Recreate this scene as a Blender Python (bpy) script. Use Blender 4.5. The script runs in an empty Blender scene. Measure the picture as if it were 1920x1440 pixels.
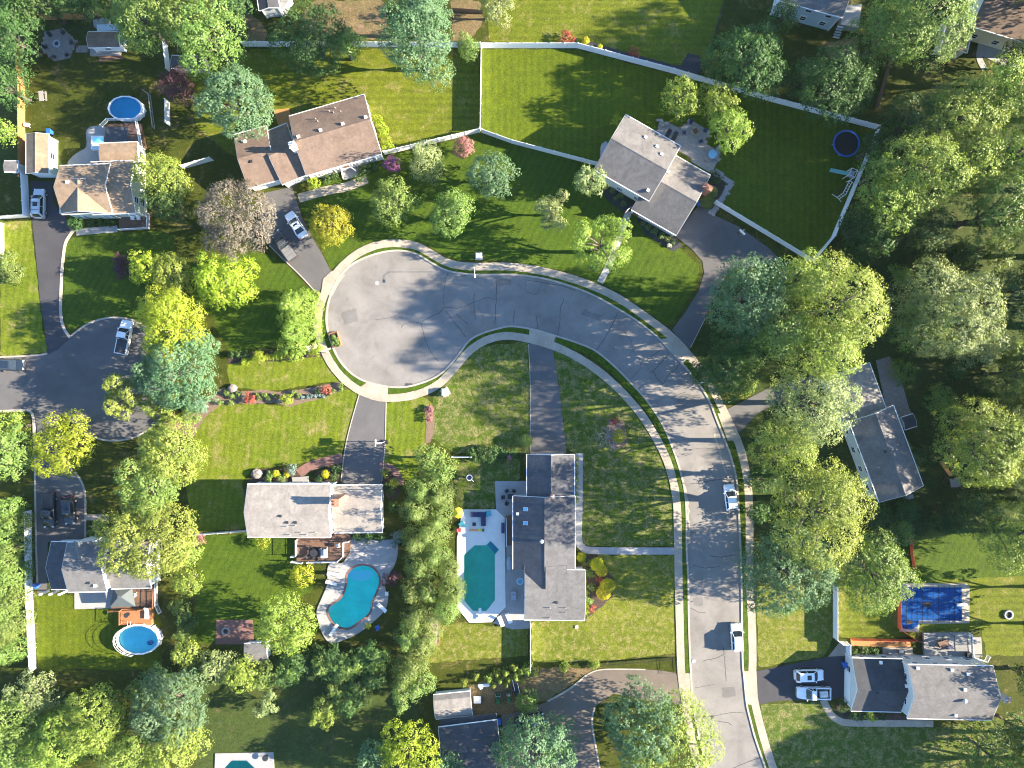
import bpy, bmesh, math, random
import numpy as np
from mathutils import Vector, Matrix

rnd = random.Random(7)
sc = bpy.context.scene
COL = sc.collection
H = 120.0            # drone height above the ground, metres
S = 0.09             # metres on the ground per photograph pixel

# ------------------------------------------------------------------ camera, sky, sun, exposure
cam = bpy.data.cameras.new('camera')
cam.sensor_fit = 'HORIZONTAL'
cam.angle = 2 * math.atan(960 * S / H)
cam.clip_start = 1.0
cam.clip_end = 3000
cam_o = bpy.data.objects.new('camera', cam)
cam_o.location = (0, 0, H)
COL.objects.link(cam_o)
sc.camera = cam_o

SUN_EL, SUN_AZ = 20.5, 0.0
w = bpy.data.worlds.new('World')
sc.world = w
w.use_nodes = True
nt = w.node_tree
bg = nt.nodes['Background']
sky = nt.nodes.new('ShaderNodeTexSky')
sky.sky_type = 'NISHITA'
sky.sun_disc = False
sky.sun_elevation = math.radians(SUN_EL)
sky.sun_rotation = math.radians(90)
sky.air_density = 1.0
sky.dust_density = 0.1
sky.ozone_density = 4.0
nt.links.new(sky.outputs[0], bg.inputs[0])
bg.inputs[1].default_value = 0.086
sun = bpy.data.lights.new('sun', 'SUN')
sun.energy = 5.0
sun.angle = math.radians(0.5)
sun.color = (1.0, 0.86, 0.66)
sun_o = bpy.data.objects.new('sun', sun)
sun_o.rotation_euler = (0, math.radians(90 - SUN_EL), math.radians(SUN_AZ))
sun_o.location = (150, 0, 80)
COL.objects.link(sun_o)
sc.view_settings.view_transform = 'Standard'
sc.view_settings.look = 'None'
sc.view_settings.gamma = 1
sc.view_settings.use_curve_mapping = False
sc.view_settings.exposure = 2.62
sc.render.engine = 'CYCLES'
sc.cycles.max_bounces = 6
sc.cycles.filter_width = 1.1
sc.cycles.transparent_max_bounces = 8

# ------------------------------------------------------------------ helpers
def P(x, y, z=0.0):
    """the world point at height z that the drone saw at photograph pixel x, y"""
    k = S * (H - z) / H
    return Vector(((x - 960) * k, (720 - y) * k, z))

def R_(px, z=0.0):
    return px * S * (H - z) / H

ORIG = {}
def org(o):
    return ORIG.get(o.name, Vector((0, 0, 0))) if o is not None else Vector((0, 0, 0))

def tag(o, label=None, cat=None, group=None, kind=None):
    if label: o['label'] = label
    if cat: o['category'] = cat
    if group: o['group'] = group
    if kind: o['kind'] = kind
    return o

def thing(name, label, cat, loc=(0, 0, 0), group=None, rz=0.0):
    o = bpy.data.objects.new(name, None)
    o.empty_display_size = 0.3
    COL.objects.link(o)
    o.location = loc
    o.rotation_euler = (0, 0, rz)
    ORIG[o.name] = Vector(loc)
    return tag(o, label, cat, group)

def link(name, me, mat=None, parent=None):
    o = bpy.data.objects.new(name, me)
    if mat is not None and not me.materials:
        me.materials.append(mat)
    COL.objects.link(o)
    if parent is not None:
        o.parent = parent
        ORIG[o.name] = org(parent)
    return o

def dup(root, loc, rz=0.0, label=None, group=None, scale=None):
    r = root.copy(); COL.objects.link(r)
    r.location = loc; r.rotation_euler = (0, 0, rz)
    if scale: r.scale = scale
    if label: r['label'] = label
    if group: r['group'] = group
    for ch in root.children:
        c = ch.copy(); COL.objects.link(c); c.parent = r
        for g in ch.children:
            d = g.copy(); COL.objects.link(d); d.parent = c
    return r

class MB:
    def __init__(self):
        self.v = []; self.f = []
    def add(self, vs, fs):
        n = len(self.v)
        self.v += [tuple(a) for a in vs]
        self.f += [tuple(i + n for i in q) for q in fs]
        return self
    def box(self, c, sx, sy, sz, rz=0.0, rx=0.0, ry=0.0):
        m = Matrix.Rotation(rz, 3, 'Z') @ Matrix.Rotation(ry, 3, 'Y') @ Matrix.Rotation(rx, 3, 'X')
        c = Vector(c)
        vs = [c + m @ Vector((x * sx / 2, y * sy / 2, z * sz / 2)) for z in (-1, 1) for y in (-1, 1) for x in (-1, 1)]
        return self.add(vs, [(0, 2, 3, 1), (4, 5, 7, 6), (0, 1, 5, 4), (2, 6, 7, 3), (0, 4, 6, 2), (1, 3, 7, 5)])
    def frustum(self, b, t):
        """b, t: two loops of equal length"""
        n = len(b)
        fs = [tuple(reversed(range(n))), tuple(range(n, 2 * n))]
        fs += [(i, (i + 1) % n, n + (i + 1) % n, n + i) for i in range(n)]
        return self.add(list(b) + list(t), fs)
    def prism(self, poly, z0, z1):
        poly = [Vector((p[0], p[1], 0)) for p in poly]
        a = sum(poly[i].x * poly[(i + 1) % len(poly)].y - poly[(i + 1) % len(poly)].x * poly[i].y for i in range(len(poly)))
        if a < 0: poly = poly[::-1]
        return self.frustum([(p.x, p.y, z0) for p in poly], [(p.x, p.y, z1) for p in poly])
    def tube(self, pts, r, n=6, cap=True):
        pts = [Vector(p) for p in pts]
        rs = r if isinstance(r, (list, tuple)) else [r] * len(pts)
        vs = []; fs = []
        for i, p in enumerate(pts):
            d = (pts[min(i + 1, len(pts) - 1)] - pts[max(i - 1, 0)]).normalized()
            a = d.cross(Vector((0, 0, 1)))
            if a.length < 1e-3: a = d.cross(Vector((1, 0, 0)))
            a.normalize(); b = d.cross(a)
            for k in range(n):
                t = 2 * math.pi * k / n
                vs.append(p + (a * math.cos(t) + b * math.sin(t)) * rs[i])
        for i in range(len(pts) - 1):
            for k in range(n):
                fs.append((i * n + k, i * n + (k + 1) % n, (i + 1) * n + (k + 1) % n, (i + 1) * n + k))
        if cap:
            fs.append(tuple(reversed(range(n)))); fs.append(tuple(range((len(pts) - 1) * n, len(pts) * n)))
        return self.add(vs, fs)
    def cyl(self, c, r, h, n=12, r2=None):
        c = Vector(c); r2 = r if r2 is None else r2
        b = [(c.x + r * math.cos(2 * math.pi * k / n), c.y + r * math.sin(2 * math.pi * k / n), c.z) for k in range(n)]
        t = [(c.x + r2 * math.cos(2 * math.pi * k / n), c.y + r2 * math.sin(2 * math.pi * k / n), c.z + h) for k in range(n)]
        return self.frustum(b, t)
    def ring(self, c, r0, r1, z0, z1, n=20, sx=1.0, sy=1.0):
        c = Vector(c); vs = []; fs = []
        for k in range(n):
            t = 2 * math.pi * k / n
            for r, z in ((r0, z0), (r1, z0), (r1, z1), (r0, z1)):
                vs.append((c.x + sx * r * math.cos(t), c.y + sy * r * math.sin(t), c.z + z))
        for k in range(n):
            a, b = 4 * k, 4 * ((k + 1) % n)
            for i in range(4):
                j = (i + 1) % 4
                fs.append((a + i, a + j, b + j, b + i))
        return self.add(vs, fs)
    def ball(self, c, rx, ry, rz, n=10, m=6):
        c = Vector(c); vs = [c + Vector((0, 0, -rz))]; fs = []
        for i in range(1, m):
            a = -math.pi / 2 + math.pi * i / m
            for k in range(n):
                t = 2 * math.pi * k / n
                vs.append(c + Vector((rx * math.cos(a) * math.cos(t), ry * math.cos(a) * math.sin(t), rz * math.sin(a))))
        vs.append(c + Vector((0, 0, rz)))
        for k in range(n): fs.append((0, 1 + (k + 1) % n, 1 + k))
        for i in range(m - 2):
            for k in range(n):
                a = 1 + i * n
                fs.append((a + k, a + (k + 1) % n, a + n + (k + 1) % n, a + n + k))
        e = len(vs) - 1; a = 1 + (m - 2) * n
        for k in range(n): fs.append((a + k, a + (k + 1) % n, e))
        return self.add(vs, fs)
    def build(self, name, mat, parent=None, smooth=False, origin=None):
        o = Vector(origin) if origin is not None else org(parent)
        me = bpy.data.meshes.new(name)
        me.from_pydata([(a[0] - o.x, a[1] - o.y, a[2] - o.z) for a in self.v], [], self.f)
        if smooth:
            me.polygons.foreach_set('use_smooth', [True] * len(me.polygons))
        me.update()
        ob = link(name, me, mat, parent)
        if origin is not None:
            ob.location = o - org(parent)
            ORIG[ob.name] = o
        return ob

def cr(pts, n=8, closed=False):
    """Catmull-Rom through 2-D points"""
    out = []; N = len(pts)
    rng = range(N) if closed else range(N - 1)
    for i in rng:
        g = (lambda k: pts[k % N]) if closed else (lambda k: pts[min(max(k, 0), N - 1)])
        p0, p1, p2, p3 = g(i - 1), g(i), g(i + 1), g(i + 2)
        for k in range(n):
            t = k / n
            out.append(tuple(0.5 * (2 * p1[j] + (p2[j] - p0[j]) * t + (2 * p0[j] - 5 * p1[j] + 4 * p2[j] - p3[j]) * t * t
                                    + (-p0[j] + 3 * p1[j] - 3 * p2[j] + p3[j]) * t ** 3) for j in range(2)))
    if not closed: out.append(tuple(pts[-1]))
    return out

def W2(pts):
    return [P(x, y).to_2d() for x, y in pts]

def resample(pts, step):
    pts = [Vector(p) for p in pts]
    out = [pts[0]]; acc = 0.0
    for a, b in zip(pts, pts[1:]):
        L = (b - a).length
        while acc + L >= step:
            t = (step - acc) / L
            a = a + (b - a) * t
            out.append(a); L = (b - a).length; acc = 0.0
        acc += L
    return out

def normals(pts, closed=False):
    ns = []; N = len(pts)
    for i in range(N):
        a = pts[(i - 1) % N] if closed else pts[max(i - 1, 0)]
        b = pts[(i + 1) % N] if closed else pts[min(i + 1, N - 1)]
        d = Vector(b) - Vector(a); d.normalize()
        ns.append(Vector((-d.y, d.x)))
    return ns

def strip(pts, o0, o1, z0, z1, closed=False):
    """raised band along a line between two sideways offsets"""
    ns = normals(pts, closed); mb = MB(); vs = []; fs = []
    for p, n in zip(pts, ns):
        a = Vector(p) + n * o0; b = Vector(p) + n * o1
        vs += [(a.x, a.y, z0), (a.x, a.y, z1), (b.x, b.y, z1), (b.x, b.y, z0)]
    N = len(pts)
    for i in range(N if closed else N - 1):
        a, b = 4 * i, 4 * ((i + 1) % N)
        for k in range(3):
            fs.append((a + k, b + k, b + k + 1, a + k + 1))
    return mb.add(vs, fs)

def sheet(name, poly, z, mat, parent=None, kind='structure', holes=()):
    bm = bmesh.new(); edges = []
    o = org(parent)
    for loop in [poly] + list(holes):
        vs = [bm.verts.new((p[0] - o.x, p[1] - o.y, z - o.z)) for p in loop]
        edges += [bm.edges.new((vs[i], vs[(i + 1) % len(vs)])) for i in range(len(vs))]
    bmesh.ops.triangle_fill(bm, use_beauty=True, use_dissolve=False, edges=edges, normal=(0, 0, 1))
    for f in bm.faces:
        if f.normal.z < 0: f.normal_flip()
    me = bpy.data.meshes.new(name); bm.to_mesh(me); bm.free()
    ob = link(name, me, mat, parent)
    if parent is None and kind: ob['kind'] = kind
    return ob

def slab(name, poly, z0, z1, mat, parent=None, holes=(), kind='structure'):
    """sheet with real thickness (rim walls)"""
    ob = sheet(name, poly, z1, mat, parent, kind, holes)
    me = ob.data; bm = bmesh.new(); bm.from_mesh(me)
    oz = org(parent).z
    be = [e for e in bm.edges if len(e.link_faces) == 1]
    r = bmesh.ops.extrude_edge_only(bm, edges=be)
    for v in [g for g in r['geom'] if isinstance(g, bmesh.types.BMVert)]: v.co.z = z0 - oz
    bmesh.ops.recalc_face_normals(bm, faces=bm.faces)
    bm.to_mesh(me); bm.free()
    return ob

def jag(poly, amp, step, seed):
    """roughen an outline so that a planted or worn edge is not a ruled line"""
    r = random.Random(seed); pts = [Vector(p) for p in poly]; pts.append(pts[0])
    q = resample(pts, step)
    ns = normals(q, True)
    return [p + n * r.uniform(-amp, amp) for p, n in zip(q, ns)]

# ------------------------------------------------------------------ materials
MAT = {}
def nodes(name):
    m = bpy.data.materials.new(name); m.use_nodes = True
    MAT[name] = m
    t = m.node_tree
    return m, t, t.nodes['Principled BSDF']
def N(t, kind, **kw):
    n = t.nodes.new(kind)
    for k, v in kw.items():
        if k in n.inputs.keys(): n.inputs[k].default_value = v
        else: setattr(n, k, v)
    return n
def c4(c): return (c[0], c[1], c[2], 1)
def mix(t, fac, a, b, blend='MIX'):
    n = t.nodes.new('ShaderNodeMix'); n.data_type = 'RGBA'; n.blend_type = blend
    for sock, val in ((n.inputs[0], fac), (n.inputs[6], a), (n.inputs[7], b)):
        if isinstance(val, bpy.types.NodeSocket): t.links.new(val, sock)
        elif isinstance(val, (int, float)): sock.default_value = val
        else: sock.default_value = c4(val)
    return n.outputs[2]
def pos(t, scale=(1, 1, 1), rz=0.0):
    g = t.nodes.new('ShaderNodeNewGeometry')
    m = t.nodes.new('ShaderNodeMapping')
    m.inputs['Scale'].default_value = scale; m.inputs['Rotation'].default_value = (0, 0, rz)
    t.links.new(g.outputs['Position'], m.inputs['Vector'])
    return m.outputs[0]
def noise(t, vec, scale, detail=4, rough=0.6, lo=0.3, hi=0.7, dist=0.0):
    n = N(t, 'ShaderNodeTexNoise', Scale=scale, Detail=detail, Roughness=rough, Distortion=dist)
    t.links.new(vec, n.inputs['Vector'])
    r = N(t, 'ShaderNodeMapRange'); r.inputs[1].default_value = lo; r.inputs[2].default_value = hi
    t.links.new(n.outputs[0], r.inputs[0])
    return r.outputs[0]
def bump(t, b, h, strength=0.3, dist=0.05):
    n = N(t, 'ShaderNodeBump', Strength=strength, Distance=dist)
    t.links.new(h, n.inputs['Height']); t.links.new(n.outputs[0], b.inputs['Normal'])

def plain(name, c, rough=0.6, var=0.12, scale=1.5, metal=0.0, spec=0.4, bmp=0.0):
    m, t, b = nodes(name)
    v = pos(t)
    f = noise(t, v, scale, 5, 0.65)
    f2 = noise(t, v, scale * 9, 3, 0.6)
    d = tuple(x * (1 - var) for x in c); l = tuple(min(1, x * (1 + var)) for x in c)
    a = mix(t, f, d, l)
    a = mix(t, 0.35, a, mix(t, f2, d, l))
    t.links.new(a, b.inputs['Base Color'])
    b.inputs['Roughness'].default_value = rough; b.inputs['Metallic'].default_value = metal
    b.inputs['Specular IOR Level'].default_value = spec
    if bmp: bump(t, b, f2, bmp, 0.03)
    return m

def grass(name, a, b_, dry=None, dryness=0.0, stripe=None, dscale=0.35):
    """two greens at several scales, dry straw patches, faint mower bands"""
    m, t, b = nodes(name)
    v = pos(t)
    big = noise(t, v, 0.07, 3, 0.5, 0.35, 0.65)
    mid = noise(t, v, 0.5, 5, 0.7, 0.3, 0.7)
    fine = noise(t, v, 3.2, 4, 0.75, 0.3, 0.7)
    col = mix(t, big, a, b_)
    col = mix(t, mix_f(t, mid, 0.75), col, tuple(x * 0.62 for x in a))
    if stripe is not None:
        wv = N(t, 'ShaderNodeTexWave', Scale=0.28, Distortion=0.6, Detail=2.0); wv.inputs['Detail Scale'].default_value = 1.0
        t.links.new(pos(t, (1, 1, 1), stripe), wv.inputs['Vector'])
        col = mix(t, mix_f(t, wv.outputs[1], 0.32), col, tuple(x * 1.5 for x in a))
    if dry is not None:
        d = noise(t, v, dscale, 6, 0.72, 0.62 - dryness * 0.3, 0.72 - dryness * 0.2, 0.6)
        d2 = noise(t, v, dscale * 5, 4, 0.7, 0.35, 0.6)
        mm = N(t, 'ShaderNodeMath', operation='MULTIPLY'); t.links.new(d, mm.inputs[0]); t.links.new(d2, mm.inputs[1])
        col = mix(t, mm.outputs[0], col, dry)
    pat = noise(t, v, 1.1, 5, 0.7, 0.35, 0.68, 0.4)
    col = mix(t, 0.8, col, mix(t, pat, (0.74, 0.78, 0.72), (1.22, 1.16, 1.1)), 'MULTIPLY')
    worn = noise(t, v, 0.22, 6, 0.75, 0.60, 0.74, 0.8)
    col = mix(t, mix_f(t, worn, 0.38), col, (a[0] * 2.1, a[1] * 1.45, a[2] * 4))
    fl = mix(t, fine, (0.55, 0.58, 0.5), (1.35, 1.32, 1.25))
    col = mix(t, 0.85, col, fl, 'MULTIPLY')
    t.links.new(col, b.inputs['Base Color'])
    b.inputs['Roughness'].default_value = 0.9
    b.inputs['Specular IOR Level'].default_value = 0.15
    bump(t, b, fine, 0.5, 0.06)
    return m
def mix_f(t, f, k):
    n = N(t, 'ShaderNodeMath', operation='MULTIPLY'); n.inputs[1].default_value = k
    t.links.new(f, n.inputs[0]); return n.outputs[0]

def asphalt(name, c, var=0.2, stain=0.25):
    m, t, b = nodes(name)
    v = pos(t)
    f = noise(t, v, 0.16, 5, 0.65, 0.3, 0.7, 0.4)
    s = noise(t, v, 0.7, 6, 0.7, 0.55, 0.75, 0.5)
    g = noise(t, v, 12, 3, 0.7, 0.25, 0.75)
    col = mix(t, f, tuple(x * (1 - var) for x in c), tuple(x * (1 + var) for x in c))
    col = mix(t, mix_f(t, s, stain), col, tuple(x * 0.5 for x in c))
    col = mix(t, 0.5, col, mix(t, g, (0.8, 0.8, 0.8), (1.2, 1.2, 1.2)), 'MULTIPLY')
    t.links.new(col, b.inputs['Base Color'])
    b.inputs['Roughness'].default_value = 0.85; b.inputs['Specular IOR Level'].default_value = 0.25
    bump(t, b, g, 0.25, 0.02)
    return m

def shingle(name, c, streak=0.0):
    """asphalt roof shingles: blends of tabs, faint courses along x or y, weather streaks"""
    m, t, b = nodes(name)
    v = pos(t)
    f = noise(t, v, 0.45, 6, 0.7, 0.3, 0.7, 0.6)
    tab = N(t, 'ShaderNodeTexVoronoi', Scale=2.6); t.links.new(pos(t, (1, 1, 1)), tab.inputs['Vector'])
    g = noise(t, v, 7, 3, 0.7, 0.25, 0.75)
    col = mix(t, f, tuple(x * 0.76 for x in c), tuple(x * 1.2 for x in c))
    bw = N(t, 'ShaderNodeRGBToBW'); t.links.new(tab.outputs['Color'], bw.inputs[0])
    col = mix(t, 0.45, col, mix(t, bw.outputs[0], (0.72, 0.72, 0.72), (1.28, 1.26, 1.22)), 'MULTIPLY')
    col = mix(t, 0.5, col, mix(t, g, (0.75, 0.75, 0.75), (1.25, 1.25, 1.25)), 'MULTIPLY')
    if streak:
        s = noise(t, pos(t, (1.6, 0.12, 0.12)), 1.0, 4, 0.6, 0.5, 0.7)
        col = mix(t, mix_f(t, s, streak), col, tuple(x * 0.55 for x in c))
    t.links.new(col, b.inputs['Base Color'])
    b.inputs['Roughness'].default_value = 0.88; b.inputs['Specular IOR Level'].default_value = 0.25
    bump(t, b, g, 0.3, 0.02)
    return m

def siding(name, c):
    """lap siding: fine horizontal shadow lines in relief, slight weathering"""
    m, t, b = nodes(name)
    f = noise(t, pos(t), 0.8, 4, 0.6)
    col = mix(t, f, tuple(x * 0.92 for x in c), c)
    t.links.new(col, b.inputs['Base Color']); b.inputs['Roughness'].default_value = 0.55
    wv = N(t, 'ShaderNodeTexWave', Scale=1.6, wave_type='BANDS', bands_direction='Z', wave_profile='SAW')
    t.links.new(pos(t), wv.inputs['Vector'])
    bump(t, b, wv.outputs[1], 0.35, 0.03)
    return m

def water(name, tint, gloss=0.12):
    m, t, b = nodes(name)
    t.nodes.remove(b)
    out = t.nodes['Material Output']
    tr = N(t, 'ShaderNodeBsdfTransparent'); tr.inputs[0].default_value = c4(tint)
    gl = N(t, 'ShaderNodeBsdfGlossy'); gl.inputs[0].default_value = (1, 1, 1, 1); gl.inputs['Roughness'].default_value = 0.06
    nb = N(t, 'ShaderNodeBump', Strength=0.25, Distance=0.08)
    t.links.new(noise(t, pos(t), 1.8, 3, 0.5), nb.inputs['Height']); t.links.new(nb.outputs[0], gl.inputs['Normal'])
    lw = N(t, 'ShaderNodeFresnel', IOR=1.33)
    mx = N(t, 'ShaderNodeMixShader')
    t.links.new(lw.outputs[0], mx.inputs[0]); t.links.new(tr.outputs[0], mx.inputs[1]); t.links.new(gl.outputs[0], mx.inputs[2])
    t.links.new(mx.outputs[0], out.inputs[0])
    return m

def paint(name, c, rough=0.25, metal=0.0, coat=0.6):
    m, t, b = nodes(name)
    f = noise(t, pos(t), 2.0, 4, 0.6)
    col = mix(t, f, tuple(x * 0.94 for x in c), c)
    t.links.new(col, b.inputs['Base Color'])
    b.inputs['Roughness'].default_value = rough; b.inputs['Metallic'].default_value = metal
    b.inputs['Coat Weight'].default_value = coat; b.inputs['Coat Roughness'].default_value = 0.08
    return m

def foliage(name, c1, c2, spec=0.35, trans=0.35, tip=None):
    m, t, b = nodes(name)
    at = N(t, 'ShaderNodeAttribute', attribute_name='tone')
    oi = N(t, 'ShaderNodeObjectInfo')
    col = mix(t, at.outputs['Fac'], c1, c2)
    hue = N(t, 'ShaderNodeHueSaturation')
    mr = N(t, 'ShaderNodeMapRange'); mr.inputs[3].default_value = 0.485; mr.inputs[4].default_value = 0.515
    t.links.new(oi.outputs['Random'], mr.inputs[0]); t.links.new(mr.outputs[0], hue.inputs['Hue'])
    mv = N(t, 'ShaderNodeMapRange'); mv.inputs[3].default_value = 0.86; mv.inputs[4].default_value = 1.14
    t.links.new(oi.outputs['Random'], mv.inputs[0]); t.links.new(mv.outputs[0], hue.inputs['Value'])
    t.links.new(col, hue.inputs['Color'])
    col = hue.outputs[0]
    t.links.new(col, b.inputs['Base Color'])
    b.inputs['Roughness'].default_value = 0.55; b.inputs['Specular IOR Level'].default_value = spec
    tl = N(t, 'ShaderNodeBsdfTranslucent')
    t.links.new(mix(t, 1.0, col, (1.5, 1.5, 0.7), 'MULTIPLY'), tl.inputs[0])
    mx = N(t, 'ShaderNodeMixShader'); mx.inputs[0].default_value = trans
    t.links.new(b.outputs[0], mx.inputs[1]); t.links.new(tl.outputs[0], mx.inputs[2])
    t.links.new(mx.outputs[0], t.nodes['Material Output'].inputs[0])
    return m

def glass_dark(name, c=(0.02, 0.03, 0.04), rough=0.08):
    m, t, b = nodes(name)
    f = noise(t, pos(t), 1.0, 2, 0.5)
    t.links.new(mix(t, f, tuple(x * 0.7 for x in c), c), b.inputs['Base Color'])
    b.inputs['Roughness'].default_value = rough; b.inputs['Specular IOR Level'].default_value = 0.6
    return m

grass('grass_rough', (0.0418, 0.0560, 0.0059), (0.0572, 0.0672, 0.0076), (0.16, 0.12, 0.06), 0.25)
grass('grass_lush', (0.0660, 0.0963, 0.0046), (0.0902, 0.1165, 0.0055), stripe=0.0)
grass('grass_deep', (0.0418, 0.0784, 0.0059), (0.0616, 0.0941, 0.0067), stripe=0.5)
grass('grass_olive', (0.0858, 0.1098, 0.0080), (0.1155, 0.1322, 0.0101), (0.2, 0.17, 0.07), 0.3, stripe=1.57)
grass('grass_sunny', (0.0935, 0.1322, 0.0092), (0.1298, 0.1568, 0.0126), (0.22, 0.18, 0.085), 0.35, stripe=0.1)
grass('grass_weedy', (0.0550, 0.0986, 0.0092), (0.0814, 0.1187, 0.0109), (0.22, 0.185, 0.10), 0.58, dscale=0.8)
grass('grass_pale', (0.1012, 0.1322, 0.0109), (0.1320, 0.1546, 0.0143), (0.24, 0.20, 0.10), 0.5, dscale=1.2)
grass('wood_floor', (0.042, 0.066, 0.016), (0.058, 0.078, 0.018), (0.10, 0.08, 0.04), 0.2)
grass('bare_dirt', (0.15, 0.11, 0.06), (0.20, 0.15, 0.085), (0.09, 0.1, 0.03), 0.3)
asphalt('road_asphalt', (0.178, 0.167, 0.155), 0.26, 0.45)
asphalt('patch_asphalt', (0.135, 0.128, 0.122), 0.25, 0.4)
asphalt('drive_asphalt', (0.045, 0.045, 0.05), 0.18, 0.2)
asphalt('lane_asphalt', (0.095, 0.092, 0.092), 0.2, 0.25)
asphalt('drive_brown', (0.125, 0.104, 0.088), 0.2, 0.25)
plain('tar', (0.05, 0.05, 0.052), 0.85, 0.4, 2)
plain('concrete', (0.305, 0.260, 0.203), 0.85, 0.28, 0.5, bmp=0.15)
plain('concrete_grey', (0.27, 0.265, 0.26), 0.85, 0.16, 0.8, bmp=0.15)
plain('concrete_pale', (0.62, 0.60, 0.56), 0.8, 0.08, 0.9)
plain('kerb_stone', (0.32, 0.285, 0.24), 0.85, 0.26, 1.2, bmp=0.2)
plain('mulch', (0.05, 0.034, 0.026), 0.95, 0.5, 3, bmp=0.5)
plain('mulch_tan', (0.15, 0.105, 0.075), 0.95, 0.4, 3, bmp=0.5)
plain('paver', (0.20, 0.175, 0.16), 0.85, 0.3, 2, bmp=0.2)
plain('paver_grey', (0.27, 0.26, 0.25), 0.85, 0.28, 2.2, bmp=0.2)
plain('paver_red', (0.16, 0.085, 0.07), 0.85, 0.25, 2, bmp=0.2)
plain('gravel_black', (0.03, 0.032, 0.036), 0.9, 0.6, 4, bmp=0.6)
# ------------------------------------------------------------------ setting: ground, roads, paths, lawns
def PX(poly): return W2(poly)

sheet('ground', [(-300, -300), (300, -300), (300, 300), (-300, 300)], 0.0, MAT['grass_rough'])

def lawn(poly, mat, z=0.006, amp=0.18):
    return sheet('lawn', jag(PX(poly), amp, 0.9, len(poly) * 7 + int(poly[0][0])), z, MAT[mat])
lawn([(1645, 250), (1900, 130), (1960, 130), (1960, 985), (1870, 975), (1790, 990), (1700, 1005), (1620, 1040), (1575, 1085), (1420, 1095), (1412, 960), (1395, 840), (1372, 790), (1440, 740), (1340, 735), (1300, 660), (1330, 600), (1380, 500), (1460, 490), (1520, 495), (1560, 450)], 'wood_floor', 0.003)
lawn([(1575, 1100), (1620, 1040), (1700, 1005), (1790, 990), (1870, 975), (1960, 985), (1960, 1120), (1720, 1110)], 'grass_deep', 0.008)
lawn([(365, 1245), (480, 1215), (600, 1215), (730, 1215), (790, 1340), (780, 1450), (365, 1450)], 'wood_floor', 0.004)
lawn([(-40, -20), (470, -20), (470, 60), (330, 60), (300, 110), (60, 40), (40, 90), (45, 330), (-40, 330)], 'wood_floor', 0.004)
lawn([(915, 0), (1360, 0), (1325, 110), (1300, 140), (1085, 84), (915, 78)], 'grass_olive')
lawn([(1360, 0), (1450, 0), (1620, 120), (1600, 200), (1340, 135), (1330, 100)], 'grass_rough', 0.01)
lawn([(904, 92), (1082, 92), (1262, 140), (1640, 244), (1560, 450), (1520, 488), (1340, 378), (1200, 340), (1120, 308), (962, 268), (904, 250)], 'grass_lush')
lawn([(470, 92), (900, 92), (898, 246), (720, 288), (600, 330), (430, 290), (370, 240), (340, 120), (460, 100)], 'grass_olive')
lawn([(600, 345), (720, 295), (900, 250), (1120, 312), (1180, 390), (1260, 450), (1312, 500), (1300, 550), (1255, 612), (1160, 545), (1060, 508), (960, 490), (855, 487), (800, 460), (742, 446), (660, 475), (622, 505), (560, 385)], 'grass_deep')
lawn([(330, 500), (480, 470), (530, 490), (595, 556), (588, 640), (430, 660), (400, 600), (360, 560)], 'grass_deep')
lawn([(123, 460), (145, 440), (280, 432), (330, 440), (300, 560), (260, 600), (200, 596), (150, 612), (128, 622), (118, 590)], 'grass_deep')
lawn([(0, 412), (58, 412), (66, 480), (78, 600), (88, 660), (0, 668)], 'grass_sunny')
lawn([(425, 682), (600, 666), (618, 686), (640, 715), (560, 725), (500, 735), (430, 725)], 'grass_sunny', 0.01)
lawn([(372, 790), (420, 755), (540, 760), (660, 728), (672, 740), (648, 830), (640, 855), (560, 870), (470, 880), (455, 905), (462, 990), (360, 1000), (350, 900)], 'grass_sunny')
lawn([(724, 756), (800, 745), (812, 760), (800, 830), (780, 900), (720, 900), (722, 830)], 'grass_sunny')
lawn([(812, 745), (860, 690), (905, 648), (990, 640), (994, 720), (996, 850), (850, 850), (805, 820)], 'grass_weedy')
lawn([(1037, 655), (1110, 692), (1177, 755), (1230, 830), (1262, 920), (1264, 1024), (1088, 1024), (1084, 850), (1060, 840), (1047, 720)], 'grass_weedy', 0.01)
lawn([(850, 860), (975, 860), (975, 900), (928, 904), (928, 955), (856, 955)], 'grass_weedy', 0.014)
lawn([(1088, 1041), (1265, 1041), (1268, 1225), (1120, 1240), (998, 1240), (996, 1166), (1100, 1160)], 'grass_pale')
lawn([(805, 1175), (860, 1168), (990, 1178), (990, 1230), (800, 1243)], 'grass_pale', 0.01)
lawn([(70, 1116), (290, 1116), (300, 1160), (300, 1255), (70, 1255)], 'grass_lush', 0.01)
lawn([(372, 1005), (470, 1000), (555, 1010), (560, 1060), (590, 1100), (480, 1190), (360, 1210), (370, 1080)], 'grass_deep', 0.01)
lawn([(1418, 1100), (1562, 1090), (1562, 1200), (1545, 1230), (1422, 1252)], 'grass_pale')
lawn([(1426, 1320), (1540, 1316), (1580, 1362), (1750, 1364), (1920, 1340), (1920, 1440), (1450, 1440)], 'grass_weedy', 0.014)
lawn([(1572, 1100), (1720, 1090), (1920, 1080), (1920, 1230), (1850, 1230), (1840, 1180), (1700, 1195), (1572, 1195)], 'grass_olive', 0.01)
lawn([(60, 60), (300, 110), (290, 260), (60, 260)], 'grass_rough', 0.012)
for q in ([(590, 0), (720, 0), (728, 72), (600, 78), (560, 30)], [(460, 20), (500, 50), (500, 78), (466, 78)], [(845, 0), (900, 0), (905, 40), (880, 80), (850, 80)]):
    sheet('dirt', jag(PX(q), 0.25, 0.8, 3), 0.012, MAT['bare_dirt'])
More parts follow.
